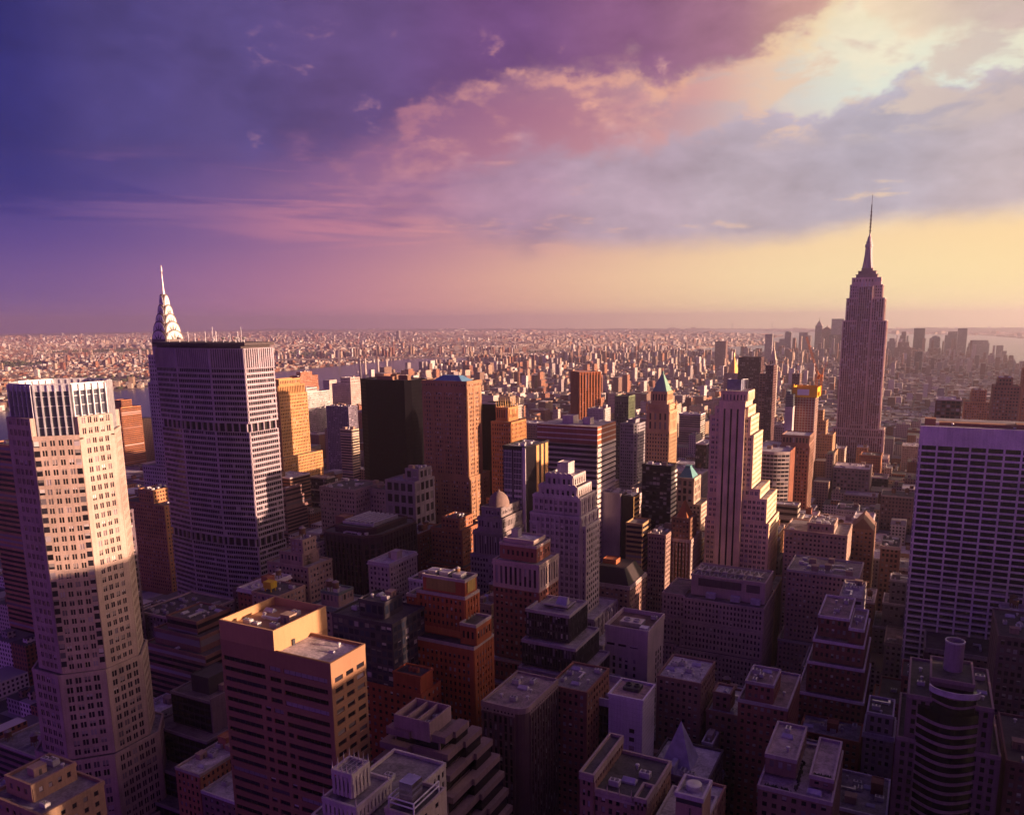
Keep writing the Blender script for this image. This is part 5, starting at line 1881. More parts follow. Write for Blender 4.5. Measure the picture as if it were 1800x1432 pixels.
# grey-white block with blank upper walls
b = bld('office_block', 'pale plaster block with blank upper walls and two round roof fans in a well', -141, 394, (0.50, 0.42, 0.41), (0.2, 0.12, 0.10), cat='office building', gm=GL, indiv=True, grain=0.3)
b.tier((-153.2, -129.3, 380, 408), 0, 103.4, None, para=2.6)
p0 = np.array((-153.2, 380.0))
for k in range(18):
    z = 84 - k * 3.9
    for i, a in enumerate((1.2, 4.4, 8.0, 11.4, 16.0)):
        if i == 4 and k % 1 == 0:
            b.win.append((p0, t_, n_, a, a + 1.3, z, z + 2.0, .05))
        elif k % 3 != 2 or i in (1, 3):
            b.win.append((p0, t_, n_, a, a + 1.5, z, z + 2.5, .05))
b.w.obox(p0, t_, n_, 0, 19, -.1, .12, 91.2, 91.6)
for a in (1.0, 7.5, 14):
    b.win.append((p0, t_, n_, a, a + 4.4, 92.4, 93.6, .05))
for k in range(16):
    for a in (14, 18, 22):
        b.win.append((np.array((-129.3, 380.0)), np.array((0., 1.)), np.array((1., 0.)), a, a + 1.5, 84 - k * 3.9, 86.6 - k * 3.9, .05))
m = MB()
m.box(-148, -136, 388, 396, 101, 103.2)
for x in (-145, -139.5):
    m.lathe(x, 392, [(2.0, 103.1), (2.0, 103.9), (1.6, 103.9), (1.5, 103.2), (0, 103.25)], 16)
b.part('cooling_fan', m, METAL_L)
m = MB()
m.box(-135.5, -131, 384, 388, 101, 103)
b.part('roof_hatch', m, plain('white_paint', (0.7, 0.68, 0.72)))
kit('air_conditioner', b.r, -133, 402, 101.6)
b.done()
# broad stone block with bands of small windows
b = bld('stone_block', 'broad mauve stone block with rows of small windows and a trellis of roof pipes', -115, 525, (0.48, 0.37, 0.36), (0.2, .16, .17), cat='office building', gm=GL, indiv=True)
hs = S(2.35, 3.5, 0.52, 0.42, pd=.3, sd=.297)
for i, (z0, z1, e) in enumerate(((0, 30, 9), (30, 50, 5), (50, 68, 2.5), (68, 84, 1.2))):
    b.tier((-140.5 - e, -90 + .2, 493 - e, 530), z0, z1, hs, para=0.9)
    b.tier((-156 - e, -140.5 - e + .02, 497 - e, 530), z0, z1, hs, para=0.9)
b.tier((-138.9, -91.1, 500, 527.5), 84, 98.1, None, para=1.0)
b.tier((-104.5, -91.1 + .3, 499.2, 527), 84, 98.6, None, para=1.0)
m = MB()
m.box(-134, -106, 499.3, 500.1, 91, 96)
m.box(-102.5, -94, 498.5, 499.3, 91, 96)
for a in np.arange(-133.6, -106.5, 1.4):
    m.box(a, a + .35, 499.1, 499.4, 91, 96)
b.part('louvre_grille', m, wall((0.13, 0.095, 0.11)))
m = MB()
for a in np.arange(-137, -93, 5.5):
    m.bar((a, 504, 97), (a + 4, 516, 100), .5)
    m.bar((a + 4, 504, 97), (a, 516, 100), .5)
    m.box(a, a + 3, 508, 512, 97, 99)
m.bar((-138, 505, 100), (-93, 505, 100), .5)
m.bar((-138, 517, 100), (-93, 517, 100), .5)
b.part('roof_pipe_lattice', m, METAL_L)
for x in (-128, -112, -99):
    m = MB()
    m.box(x, x + 6, 496, 499.5, 84, 87.5)
    b.part('roof_cabin', m, plain('pale_cabin', (0.5, 0.48, 0.56)))
b.done()
quick('office_block', 'slim tan brick tower with tall arched attic windows left of the broad mauve block', (-184.2, -170.8, 545, 575), 109.7, (0.33, 0.22, 0.19), S(2.2, 3.5, .45, .42), ROOF_M, seed=51, cornice=.6, clutter=6)
quick('stone_block', 'set-back limestone block just behind the slim tan tower', (-172, -156, 560, 590), 104, (0.38, 0.3, 0.27), PU, ROOF_L, seed=52, steps=((-170, -160, 565, 585, 112),), cornice=.6)
quick('brick_block', 'brick block with white ledges stepping toward the tall limestone tower', (-185, -160, 600, 634), 92, (0.30, 0.16, 0.12), RB, ROOF_M, seed=53)
# dark mansard
b = bld('mansard_block', 'brick block with black mansard roof and arched white dormer, below the blank grey slab', -179, 465, (0.28, 0.17, 0.14), ROOF_D, (0.42, .33, .31), cat='building', gm=GL_BL)
b.tier((-193.7, -164.5, 450, 482), 0, 101, PU, cornice=.6)
m = MB()
m.prism(boxpoly(-193, -165.2, 450.6, 481.5), 100.5, 110, top=boxpoly(-188, -170, 456, 476))
b.part('mansard_roof', m, wall((0.035, 0.025, 0.03), .7))
pent(b, 'lift_house', -187, -178, 462, 470, 109.6, 113, wall((0.42, 0.14, .06)))
b.done()
# white glass slab with pyramid skylight
b = bld('office_tower', 'white gridded glass slab with a blank face and a few dark windows', -109, 298, (0.50, 0.47, 0.56), (0.36, 0.25, 0.24), cat='office building', gm=GL, indiv=True, rough=0.3, spec=0.5)
b.tier((-116.6, -101.8, 290, 306), 0, 111.5, None)
p0 = np.array((-116.6, 290.0))
m = MB()
m.obox(p0, t_, n_, np.arange(1.2, 14.7, 1.35), np.arange(1.2, 14.7, 1.35) + .09, 0, .06, 10, 110.5)
m.obox(p0, t_, n_, 0, 14.8, 0, .055, np.arange(12, 110, 1.9), np.arange(12, 110, 1.9) + .09)
m.obox((-101.8, 290), (0, 1), (1, 0), 0, 16, 0, .055, np.arange(12, 110, 1.9), np.arange(12, 110, 1.9) + .09)
b.part('panel_joint_lattice', m, wall((0.30, 0.27, 0.36)))
for k in range(9):
    b.win.append((p0, t_, n_, 9.2, 11.4, 96 - k * 3.8, 97.8 - k * 3.8, .08))
    if k > 4:
        b.win.append((p0, t_, n_, 3.2, 5.2, 96 - k * 3.8, 97.8 - k * 3.8, .08))
m = MB()
m.box(-113, -106, 297, 303, 110.4, 112)
for x in (-111.4, -107.8):
    m.lathe(x, 300, [(1.3, 111.9), (1.3, 112.7), (1.0, 112.7), (.9, 112), (0, 112)], 14)
b.part('cooling_fan', m, METAL_D)
b.done()
b = bld('gallery_block', 'dark glass hall with a long white fascia attached to the white gridded slab', -130, 325, (0.04, 0.035, 0.045), (0.34, 0.26, 0.25), (0.46, 0.43, 0.52), cat='building', gm=plain('terrace_glass', (0.012, 0.01, 0.012), 0.2))
b.tier((-147, -117, 318, 342), 0, 93.7, S(4, 4, .12, .15, pd=.1, sd=.08), para=3.4)
roof_clutter(b.r, -146, -118, 319, 341, 90.6, 4, 4)
b.done()
b = bld('pyramid_block', 'small block topped by a white four-sided glass pyramid', -86, 312, (0.12, 0.09, 0.10), ROOF_L, cat='building')
b.tier((-101, -76, 296, 324), 0, 78, PU)
m = MB()
m.prism(boxpoly(-97.5, -84.5, 303, 316), 77, 95.5, top=[(-91, 309.5)])
m.box(-92, -90, 296.5, 303.5, 77, 81.5)
b.part('glass_pyramid', m, plain('frosted_glass', (0.42, 0.42, 0.54), 0.3))
roof_clutter(b.r, -100, -78, 296.5, 303, 77, 3, 4)
b.done()
quick('brick_block', 'cluttered brick roof with ladders of white pipe between pale plaster block and pyramid', (-113, -91.9, 345, 372), 97, (0.26, 0.15, 0.13), PU, ROOF_L, seed=61, clutter=9, kinds=('duct', 'air_conditioner', 'skylight', 'vent_stack'))
quick('brick_block', 'brick block with pale roof hut right of the pyramid block', (-90, -74, 350, 378), 82, (0.3, 0.17, 0.14), PU, ROOF_L, seed=62, steps=((-88, -80, 354, 364, 90),))
# gothic brick, tank brick
b = bld('gothic_block', 'near brown brick block with gothic gables, pinnacles and corner turrets', -86, 228, (0.28, 0.165, 0.13), ROOF_D, (0.40, 0.31, 0.28), cat='building', gm=GL_BL, indiv=True)
b.tier((-96.2, -75.3, 215, 240), 0, 118, S(2.6, 3.6, .5, .42), cornice=.5)
b.tier((-97.0, -92.5, 214, 240.5), 0, 123, S(2.2, 3.6, .5, .42), cornice=.4)
b.tier((-78.5, -75.0, 213.6, 222), 0, 119.5, S(1.7, 3.6, .5, .42), cornice=.3)
m = MB()
for x in (-90, -86, -82):
    m.prism([(x - 1.6, 214.2), (x + 1.6, 214.2), (x + 1.6, 214.9), (x - 1.6, 214.9)], 104, 109.5, top=[(x - .1, 214.3), (x + .1, 214.3), (x + .1, 214.8), (x - .1, 214.8)])
for x in (-92, -88, -84, -80):
    m.prism(boxpoly(x - .3, x + .3, 214.1, 214.7), 117, 121, top=[(x, 214.4)])
b.part('pinnacle_stud', m, b.mats[2])
roof_clutter(b.r, -91, -77, 217, 239, 117, 6, 5)
b.done()
b = bld('brick_block', 'near block with white terrace roof and a round water tank boxed in brick', -66, 224, (0.36, 0.24, 0.19), (0.42, 0.37, 0.40), (0.48, 0.43, 0.46), cat='building', gm=GL_BL, indiv=True)
b.tier((-72.9, -58.5, 212, 236), 0, 112, S(3, 3.5, .35, .45))
b.tier((-66, -57.9, 214.5, 225), 112, 124, None)
m = MB()
m.lathe(-62, 220, [(2.4, 123), (2.4, 124.6), (2.1, 124.7), (0, 124.9)], 18)
b.part('water_tank', m, plain('unit_metal', (0.52, 0.50, 0.52), 0.45, 0.3))
m = MB()
m.box(-65.8, -58.1, 214.2, 214.5, 121, 122.2)
m.bar((-61.5, 214.1, 113), (-61.5, 214.1, 120), .25)
b.part('wall_pipe', m, METAL_D)
roof_clutter(b.r, -72, -60, 226, 235, 111, 6, 3)
kit('vent_stack', b.r, -70, 217, 111)
b.done()
quick('brick_block', 'reddish block with flat terrace and stair hut behind the boxed water tank', (-78, -64, 250, 275), 92, (0.38, .2, .16), PU, ROOF_L, seed=66, steps=((-76, -68, 254, 262, 101),))
quick('brick_block', 'red brick block with a white-framed dormer and square roof ring', (-72.4, -51.3, 335, 372), 98, (0.27, 0.11, 0.09), PU, (0.24, .17, .17), (0.42, .36, .4), seed=67, steps=((-70, -58, 338, 356, 106),))
b = bld('terrace_block', 'near brick block with planted roof terraces and low dividing walls', -37, 272, (0.26, 0.16, 0.14), (0.36, 0.28, 0.30), (0.42, .34, .37), cat='building', gm=GL_BL, indiv=True)
b.tier((-48.7, -25.1, 255, 290), 0, 108, PU)
b.tier((-48.2, -38, 264, 289), 108, 115, PU)
b.tier((-33, -25.6, 262, 289), 108, 112, PU)
hedge = MB()
rg = random.Random(5)
for i in range(160):
    x, y, z = rg.choice(((-47 + rg.random() * 9, 256.2 + rg.random(), 107.2), (-32 + rg.random() * 6, 263 + rg.random(), 111.2), (-37.5 + rg.random(), 258 + rg.random() * 20, 107.2)))
    s_ = rg.uniform(.25, .6)
    hedge.prism([(x + s_ * math.cos(a), y + s_ * math.sin(a)) for a in (0, 1.3, 2.5, 3.8, 5.1)], z - .3, z + rg.uniform(.4, 1.4), top=[(x, y)])
b.part('terrace_hedge', hedge, plain('hedge_leaves', (0.05, 0.07, 0.03)))
roof_clutter(b.r, -47, -39, 266, 288, 114, 5, 4)
roof_clutter(b.r, -36, -26, 256, 262, 107, 6, 2)
b.done()
# right-hand brick towers
quick('apartment_block', 'wide pink-brown apartment block with pale roof railings and hundreds of small windows', (-79.4, -36.5, 510, 545), 106.4, (0.35, 0.225, 0.205), S(2.5, 3.2, .5, .5), ROOF_M, (0.42, .36, .38), seed=71, clutter=10, base=(3, 60))
quick('apartment_block', 'stepped pinkish block with a blank central lift wall, above the wide apartment block', (-93.5, -50.5, 585, 622), 113, (0.40, 0.285, 0.24), S(2.8, 3.3, .5, .5), ROOF_M, seed=72, steps=((-78, -60, 588, 612, 119),), clutter=4)
b = quick('brick_block', 'slim brick tower with a steep gable and a lit attic', (-53.6, -37, 660, 690), 100, (0.30, 0.17, 0.13), PU, ROOF_D, seed=73, clutter=0)
m = MB()
m.prism(boxpoly(-53.6, -37, 660, 690), 99.5, 109, top=[(-45.5, 660.5), (-45.1, 660.5), (-45.1, 689.5), (-45.5, 689.5)])
m.build('gable_roof', wall((0.2, 0.12, 0.1)), b.r)
quick('brick_block', 'narrow classical brick tower with a heavy cornice close to the white sloped slab', (-30.4, -17, 640, 672), 94, (0.28, 0.15, 0.13), S(3.2, 4, .45, .4), ROOF_D, (0.40, .32, .32), seed=74, cornice=.9)
b = bld('brick_block', 'setback red brick block edged with bright white parapets', -38, 430, (0.20, 0.075, 0.06), (0.26, .18, .19), (0.60, 0.54, 0.58), cat='building', gm=GL_BL, indiv=True)
for q, z0, z1 in (((-56, -24, 401, 452), 0, 76), ((-52, -25, 404, 450), 76, 92), ((-50, -26, 407, 449), 92, 103), ((-48.8, -34, 413, 447), 103, 114), ((-33.5, -26.6, 409, 440), 103, 111)):
    b.tier(q, z0, z1, S(2.6, 3.4, .5, .5))
roof_clutter(b.r, -48, -35, 414, 446, 113, 4, 5)
roof_clutter(b.r, -33, -27, 410, 438, 110, 5, 3)
b.done()
quick('townhouse', 'small block with a slate mansard and one large arched white window', (-22, -9, 375, 396), 74, (0.30, 0.25, 0.27), S(3, 3.6, .5, .4), ROOF_D, (0.45, .4, .46), seed=76, cornice=.6, steps=((-21, -10, 376, 394, 84),))
quick('brick_block', 'low red brick block with roof huts under the flared white slab', (-18, 10, 420, 452), 70, (0.24, 0.09, 0.075), PU, ROOF_D, seed=77, steps=((-8, 8, 424, 446, 84),), tank=1)
# curved-front tower
b = bld('curved_tower', 'dark tower with a bowed banded front and a tall round chimney on top', 8, 320, (0.20, 0.13, 0.145), ROOF_D, (0.30, 0.2, 0.22), cat='office building', gm=plain('black_glass', (0.007, 0.006, 0.009), 0.22))
b.tier((-7.5, 26, 306, 345), 0, 110, S(2.8, 3.6, .5, .45, pd=.5, sd=.15), faces='NWE')
b.tier((-4.9, 22.5, 307, 343), 110, 127, S(2.8, 3.6, .5, .45, pd=.5, sd=.15), faces='NWE')
m, m2 = MB(), MB()
N = 16


def bow(x0, x1, yb, depth):
    return [(x0 + (x1 - x0) * i / N, yb - depth * math.sin(math.pi * i / N)) for i in range(N + 1)] + [(x1, yb + 3), (x0, yb + 3)]


for z in np.arange(12, 122, 3.7):
    m.prism(bow(-1.8, 18.5, 306, 6.0), z, z + 1.15)
m2.prism(bow(-1.5, 18.2, 306, 5.6), 4, 124)
for z in np.arange(123, 133, 3.4):
    m.prism(bow(2.4, 17.5, 307, 5.2), z, z + .8)
m2.prism(bow(2.7, 17.2, 307, 4.8), 122, 131)
b.part('bow_band_cladding', m, b.mats[2])
b.part('bow_glazing', m2, b.g)
m = MB()
m.lathe(9.9, 306.2, [(8.3, 130.6), (8.3, 132.8), (7.8, 132.8), (7.8, 130.6)], 28, 0, math.pi * 1.0, math.pi * 2.0, 1, .62)
b.part('roof_rim', m, plain('pale_metal_rim', (0.55, 0.5, 0.55), 0.4))
b.tier((2, 16, 309, 330), 126, 134.1, None)
m = MB()
m.lathe(9.4, 322, [(3.3, 132), (3.3, 144.2), (3.0, 144.2), (2.8, 143), (2.8, 134)], 24)
b.part('chimney', m, wall((0.33, 0.25, 0.3)), smooth=False)
m = MB()
m.lathe(9.4, 322, [(3.05, 144.1), (3.45, 144.1), (3.45, 144.7), (3.05, 144.7)], 24)
b.part('chimney_rim', m, plain('pale_metal_rim', (0.55, 0.5, 0.55), 0.4))
roof_clutter(b.r, -4, 2, 309, 340, 126, 4, 3)
roof_clutter(b.r, 17, 22, 309, 340, 126, 5, 3)
b.done()
quick('office_block', 'dark ribbed block at the frame edge beside the white sloped slab', (32, 60, 415, 455), 116, (0.16, 0.10, 0.11), S(2.6, 3.7, .4, .4), ROOF_D, seed=81, faces='NWE')
quick('brick_block', 'dark brick block with a pinnacled parapet in the lower corner', (31, 56, 330, 372), 97, (0.22, 0.11, 0.11), S(2.8, 3.5, .5, .45), ROOF_D, seed=82, faces='NWE', cornice=.6)
# left edge towers
quick('office_tower', 'brown tower with bright striped floors at the far edge behind the granite octagon', (-640, -588, 352, 392), 176, (0.42, 0.20, 0.12), S(6, 3.9, 0, .45, pd=0, sd=.5), ROOF_D, seed=85, cat='office building', ind=True)
quick('office_tower', 'dark tower sliver between granite octagon and lozenge slab', (-476, -446, 306, 325), 150, (0.14, 0.10, 0.13), S(3, 3.8, .4, .4), ROOF_D, seed=86, cat='office building')
quick('office_block', 'low block with an orange sunlit roof hut beyond the dark tower sliver', (-700, -640, 500, 540), 96, (0.4, .2, .1), PU, ROOF_D, seed=87, steps=((-680, -660, 505, 530, 108),))
# east side river towers
b = quick('apartment_tower', 'round-banded orange brick apartment tower standing by the river', (-1340, -1300, 950, 990), 116, (0.40, 0.16, 0.07), S(6, 3.4, 0, .45, pd=0, sd=1.0), ROOF_D, seed=88, steps=((-1330, -1310, 960, 980, 128),), clutter=0)
quick('office_slab', 'wide white slab with a gridded sunlit side facing west near the river', (-1128, -1056.3, 1150, 1220), 134, (0.56, 0.52, 0.50), S(3.4, 3.8, .3, .4), ROOF_L, seed=89, steps=((-1110, -1070, 1170, 1200, 141),))
quick('office_slab', 'bulky pinkish slab with penthouse cubes beyond the white riverside slab', (-1109.5, -1061.7, 1290, 1350), 140, (0.46, 0.36, 0.33), S(3.4, 3.8, .5, .5), ROOF_L, seed=90, steps=((-1095, -1070, 1300, 1330, 152),))
quick('apartment_tower', 'notched red brick riverside tower pair with lit western walls', (-1250, -1221.5, 1320, 1376), 150, (0.34, 0.15, 0.09), PU, ROOF_D, seed=91, steps=((-1240, -1228, 1330, 1365, 158),))
quick('apartment_tower', 'slate blue balconied tower before the pinkish slab', (-876, -831, 1000, 1022), 131.6, (0.19, 0.165, 0.22), S(3.4, 3.2, .3, .45), ROOF_M, seed=92)
quick('office_tower', 'cream banded tower lit along its narrow flank left of the black tower', (-722.9, -704.4, 850, 866), 120.6, (0.48, 0.38, 0.28), S(6, 3.6, 0, .45, pd=0, sd=.4), ROOF_M, seed=93)
quick('apartment_tower', 'brick and cream tower peeping between black tower and blue-roofed slab', (-640, -612, 960, 990), 118, (0.40, 0.24, 0.18), S(6, 3.3, 0, .45, pd=0, sd=.4), ROOF_M, seed=94, steps=((-634, -620, 965, 985, 150),))
# skyline pieces around the tall spired tower
b = bld('pyramid_tower', 'pale tower with a gilded pyramid roof catching the sun', -402, 1806, (0.40, 0.33, 0.26), cat='skyscraper')
b.tier((-440, -372, 1780, 1850), 0, 90, PU)
b.tier((-420, -388, 1790, 1822), 90, 147, PU)
m = MB()
m.prism([(-402.5 + 12.5 * math.cos(a), 1805 + 12.5 * math.sin(a)) for a in np.arange(8) * math.pi / 4 + .39], 146.5, 183, top=[(-402.5 + .8 * math.cos(a), 1805 + .8 * math.sin(a)) for a in np.arange(8) * math.pi / 4 + .39])
m.lathe(-402.5, 1805, [(.9, 183), (.8, 187), (.1, 191)], 6)
b.part('gilded_roof', m, plain('gilding', (0.85, 0.55, 0.16), 0.35, 0.6))
b.done()
quick('office_slab', 'dark bronze slab with a thin lit edge right of the gilded pyramid', (-327.9, -286.5, 1500, 1530), 195.5, (0.085, 0.04, 0.045), S(3, 3.8, .3, .4, pd=.2, sd=.15), ROOF_D, seed=101, clutter=0, cat='office building')
b = bld('clock_tower', 'pale campanile with a pointed lantern beyond the dark bronze slab', -361, 2055, (0.48, 0.40, 0.33), cat='skyscraper')
b.tier((-369, -350, 2040, 2065), 0, 150, S(3.2, 4, .5, .5), cornice=1)
b.tier((-367, -352, 2042, 2063), 150, 166, S(5, 12, .4, .15), cornice=1)
m = MB()
m.prism(boxpoly(-366, -353, 2043, 2062), 165, 194, top=boxpoly(-361, -358, 2051, 2054))
m.lathe(-359.5, 2052.5, [(2.4, 194), (2.2, 203), (1.6, 206), (.1, 214)], 8)
b.part('pyramid_roof', m, wall((0.50, 0.43, 0.33)))
b.done()
quick('office_tower', 'slender dark tower with bright flank in front of the pale campanile', (-214.5, -203.6, 1150, 1176), 200.5, (0.13, 0.07, 0.075), S(2.6, 3.6, .4, .4), ROOF_D, seed=103, clutter=2, cat='office building')
quick('office_tower', 'stepped brown tower with banded side between campanile and construction tower', (-232, -214, 1200, 1226), 186, (0.24, 0.14, 0.13), S(4, 3.6, .3, .45), ROOF_D, seed=104, clutter=1, cat='office building')
quick('office_tower', 'thin dark tower with a yellowish cap left of the construction crane', (-205, -193, 1330, 1350), 178, (0.22, 0.15, 0.13), S(3, 3.6, .4, .45), (.5, .38, .1), seed=105, clutter=1, cat='office building')
quick('office_tower', 'stepped brick tower glowing gold on its west side beside construction tower', (-150, -118, 1130, 1165), 110, (0.42, 0.26, 0.15), PU, ROOF_M, seed=106, steps=((-148, -128, 1134, 1158, 128), (-145, -133, 1138, 1152, 142)), clutter=1, base=(4, 86))
b = quick('department_store', 'low block with a wide white roof and a silvery dome lamp before the spired skyscraper', (-107, -64, 1050, 1095), 80, (0.26, 0.19, 0.18), S(4, 4.5, .4, .4), (0.62, 0.58, 0.60), seed=107, clutter=3, cornice=.7)
quick('stone_block', 'pale grey block with small square windows right of the spired skyscraper', (-36, -2, 1330, 1370), 72, (0.36, 0.28, 0.26), PU, ROOF_L, seed=108)
b = quick('office_tower', 'dark tower with white vertical fins standing over the white sloped slab', (1.4, 24, 900, 930), 183.5, (0.12, 0.06, 0.05), S(4.2, 3.7, .25, .3, pd=.4, sd=.1), ROOF_L, (0.55, .5, .5), seed=109, cat='office building', faces='NWE')
quick('apartment_tower', 'brown brick stepped tower beyond the white sloped slab near the edge', (58, 84, 1010, 1040), 190, (0.24, 0.11, 0.09), PU, ROOF_D, seed=110, steps=((62, 76, 1014, 1034, 199),), faces='NWE')
quick('apartment_tower', 'taller rust tower at the frame edge behind the brown stepped tower', (92, 120, 1080, 1110), 205, (0.30, 0.12, 0.08), PU, ROOF_D, seed=111, faces='NWE')
quick('apartment_tower', 'orange-lit brick tower with twin stepped tops behind the white-finned tower', (40, 78, 1250, 1285), 150, (0.36, 0.17, 0.10), PU, ROOF_D, seed=112, steps=((48, 66, 1255, 1278, 166),), faces='NWE')

# ------------------------------------------------------------------ towers on the west side of the wide avenue: they stand outside the view and shade the foreground
for i, (x0, x1, y0, y1, z) in enumerate(((140, 195, -60, 40, 200), (140, 195, 58, 128, 222), (140, 190, 140, 206, 222), (140, 190, 218, 288, 190), (140, 190, 298, 352, 229), (140, 185, 362, 430, 198), (140, 185, 440, 520, 212), (140, 185, 540, 600, 194), (150, 185, 640, 690, 120), (150, 185, 720, 790, 105), (150, 185, 820, 900, 90), (-30, 60, -60, -14, 240))):
    quick('office_slab', f'tall grey avenue slab {("one", "two", "three", "four", "five", "six", "seven", "eight", "nine", "ten", "eleven", "twelve")[i]} west of the wide avenue, ribbed from kerb to roof', (x0, x1, y0, y1), z, GREY, S(4, 3.9, .3, .3, pd=.4), ROOF_M, seed=200 + i, clutter=0, ind=False, faces='NE', cat='office building')
# ------------------------------------------------------------------ ordinary city blocks
def vlim(u, y):
    """highest picture row an infill building may reach, so that it stays among the roofs"""
    if y < 330:
        T = [(0, 1320), (250, 1230), (420, 1300), (700, 1340), (900, 1330), (1000, 1350), (1240, 1330), (1500, 1300), (1800, 1330)]
    elif y < 600:
        T = [(0, 1060), (250, 1080), (500, 1010), (560, 930), (740, 930), (900, 1010), (1050, 1250), (1160, 1240), (1365, 1240), (1400, 1040), (1560, 1000), (1800, 1060)]
    elif y < 1000:
        T = [(0, 900), (250, 860), (480, 830), (620, 830), (740, 800), (900, 740), (1100, 760), (1240, 780), (1350, 900), (1450, 860), (1600, 860), (1800, 790)]
    else:
        T = [(0, 760), (250, 730), (480, 720), (700, 700), (900, 690), (1100, 690), (1300, 700), (1450, 790), (1600, 740), (1800, 700)]
    for (a, b_), (c_, d_) in zip(T[:-1], T[1:]):
        if a <= u <= c_:
            return b_ + (d_ - b_) * (u - a) / (c_ - a)
    return 1300


PAL = [((0.28, 0.10, 0.06), 'red brick'), ((0.24, 0.13, 0.09), 'brown brick'), ((0.36, 0.25, 0.17), 'tan brick'), ((0.42, 0.36, 0.30), 'limestone'), ((0.30, 0.27, 0.28), 'grey concrete'), ((0.46, 0.40, 0.36), 'cream stone'), ((0.34, 0.15, 0.08), 'orange brick'), ((0.05, 0.045, 0.055), 'dark glass'), ((0.20, 0.12, 0.12), 'plum brick'), ((0.52, 0.49, 0.48), 'whitewashed')]
rg = random.Random(20)
LOTS = []
for (x0, x1, y0, y1, k, i) in BLOCKS:
    ym = (y0 + y1) / 2
    for (a, b_) in ((y0, ym - .3), (ym + .3, y1)):
        x = x0
        while x < x1 - 7:
            w = rg.choice((12, 15, 18, 22, 26, 32, 38)) * (1.15 if i < 4 else 1.0)
            w = min(w, x1 - x)
            if x1 - (x + w) < 8:
                w = x1 - x
            LOTS.append((x, x + w - .4, a, b_))
            x += w
CAND = []
for (x0, x1, y0, y1) in LOTS:
    if y1 < 30 or inpoly((x0 + x1) / 2, (y0 + y1) / 2, WATER):
        continue
    if any(x0 < c_ + 1.5 and x1 > a - 1.5 and y0 < d_ + 1.5 and y1 > b_ - 1.5 for (a, c_, b_, d_) in FOOT):
        # try to keep a trimmed lot beside the landmark
        cut = False
        for (a, c_, b_, d_) in FOOT:
            if x0 < c_ + 1.5 and x1 > a - 1.5 and y0 < d_ + 1.5 and y1 > b_ - 1.5:
                if c_ + 1.5 - x0 < (x1 - x0) * .6:
                    x0 = c_ + 1.6
                elif x1 - (a - 1.5) < (x1 - x0) * .6:
                    x1 = a - 1.6
                elif d_ + 1.5 - y0 < (y1 - y0) * .5:
                    y0 = d_ + 1.6
                elif y1 - (b_ - 1.5) < (y1 - y0) * .5:
                    y1 = b_ - 1.6
                else:
                    cut = True
                    break
        if cut or x1 - x0 < 7 or y1 - y0 < 9 or any(x0 < c_ + 1.4 and x1 > a - 1.4 and y0 < d_ + 1.4 and y1 > b_ - 1.4 for (a, c_, b_, d_) in FOOT):
            continue
    xm, ym = (x0 + x1) / 2, (y0 + y1) / 2
    p = project(xm, y0, 30)
    if p is None or not (-60 < p[0] < 1860) or p[1] > 1560:
        continue
    r = rg.random()
    if ym < 620:
        h = rg.uniform(28, 75) if r < .7 else rg.uniform(60, 110)
    elif ym < 1300:
        h = rg.uniform(22, 60) if r < .62 else (rg.uniform(50, 100) if r < .92 else rg.uniform(90, 140))
        if xm > -100 and ym > 700:
            h = rg.uniform(25, 62) if r < .8 else rg.uniform(55, 85)
    else:
        h = rg.uniform(15, 38) if r < .72 else (rg.uniform(35, 70) if r < .95 else rg.uniform(65, 105))
    for _ in range(30):
        q = project(xm, y0, h)
        if q[1] < vlim(q[0], ym) and h > 12:
            h *= .93
        else:
            break
    q0, q1, qb = project(x0, y0, h), project(x1, y0, h), project(xm, y0, 0)
    if q0 is None or q1 is None:
        continue
    dist = math.hypot(xm - CAM[0], ym - CAM[1])
    # seen area guess: face + roof, favouring tall ones
    size = (abs(q1[0] - q0[0]) + 6) * (h * 1399 / dist) * (0.35 + h / 80.0)
    CAND.append((size, x0, x1, y0, y1, h))
CAND.sort(key=lambda c_: -c_[0])
NEAR = [c_ for c_ in CAND if c_[3] < 1500][:235]
nearset = set(id(c_) for c_ in NEAR)
REST = [c_ for c_ in CAND if id(c_) not in nearset]

LM = [o for o in bpy.data.objects if o.parent is None and 'category' in o and o.get('label')]
LMP = []
for o in LM:
    hz_ = max((ch.bound_box[6][2] for ch in o.children if ch.type == 'MESH' and ch.name.startswith('wall_cladding')), default=60) * .75
    p = project(o.location.x, o.location.y, hz_ * .8 + o.location.z)
    if p and -40 < p[0] < 1840:
        LMP.append((p[0], p[1], o.location.x, o.location.y, o))
SHORT = {}
for u, v, x, y, o in LMP:
    t = o['label'].split()
    SHORT[o.name] = o['label']


def short(label):
    """the first few telling words of a landmark's label"""
    stop = {'with', 'beside', 'behind', 'below', 'in', 'topped', 'under', 'near', 'at', 'from', 'squeezed', 'carrying', 'rising', 'between', 'beyond', 'before', 'stepping', 'standing', 'tucked', 'adjoining', 'beneath', 'crowned', 'and', 'of', 'catching', 'abutting', 'lit', 'peeping', 'edged', 'on', 'being', 'over', 'attached', 'glowing', 'close', 'right', 'left', 'just', 'turned', 'behind,', 'block,'}
    w = []
    for i, t in enumerate(label.split()):
        if i > 0 and t in stop:
            break
        w.append(t)
    return ' '.join(w[-3:])


USED = {}
ROOFS = [('a water tank', dict(tank=1)), ('two water tanks', dict(tank=2)), ('a stair hut and vents', dict(clutter=4)), ('a set-back penthouse', dict(pent=1)), ('a bare flat roof', dict()), ('air conditioners', dict(ac=4)), ('a long roof duct', dict(duct=1)), ('stepped upper storeys', dict(step=1))]


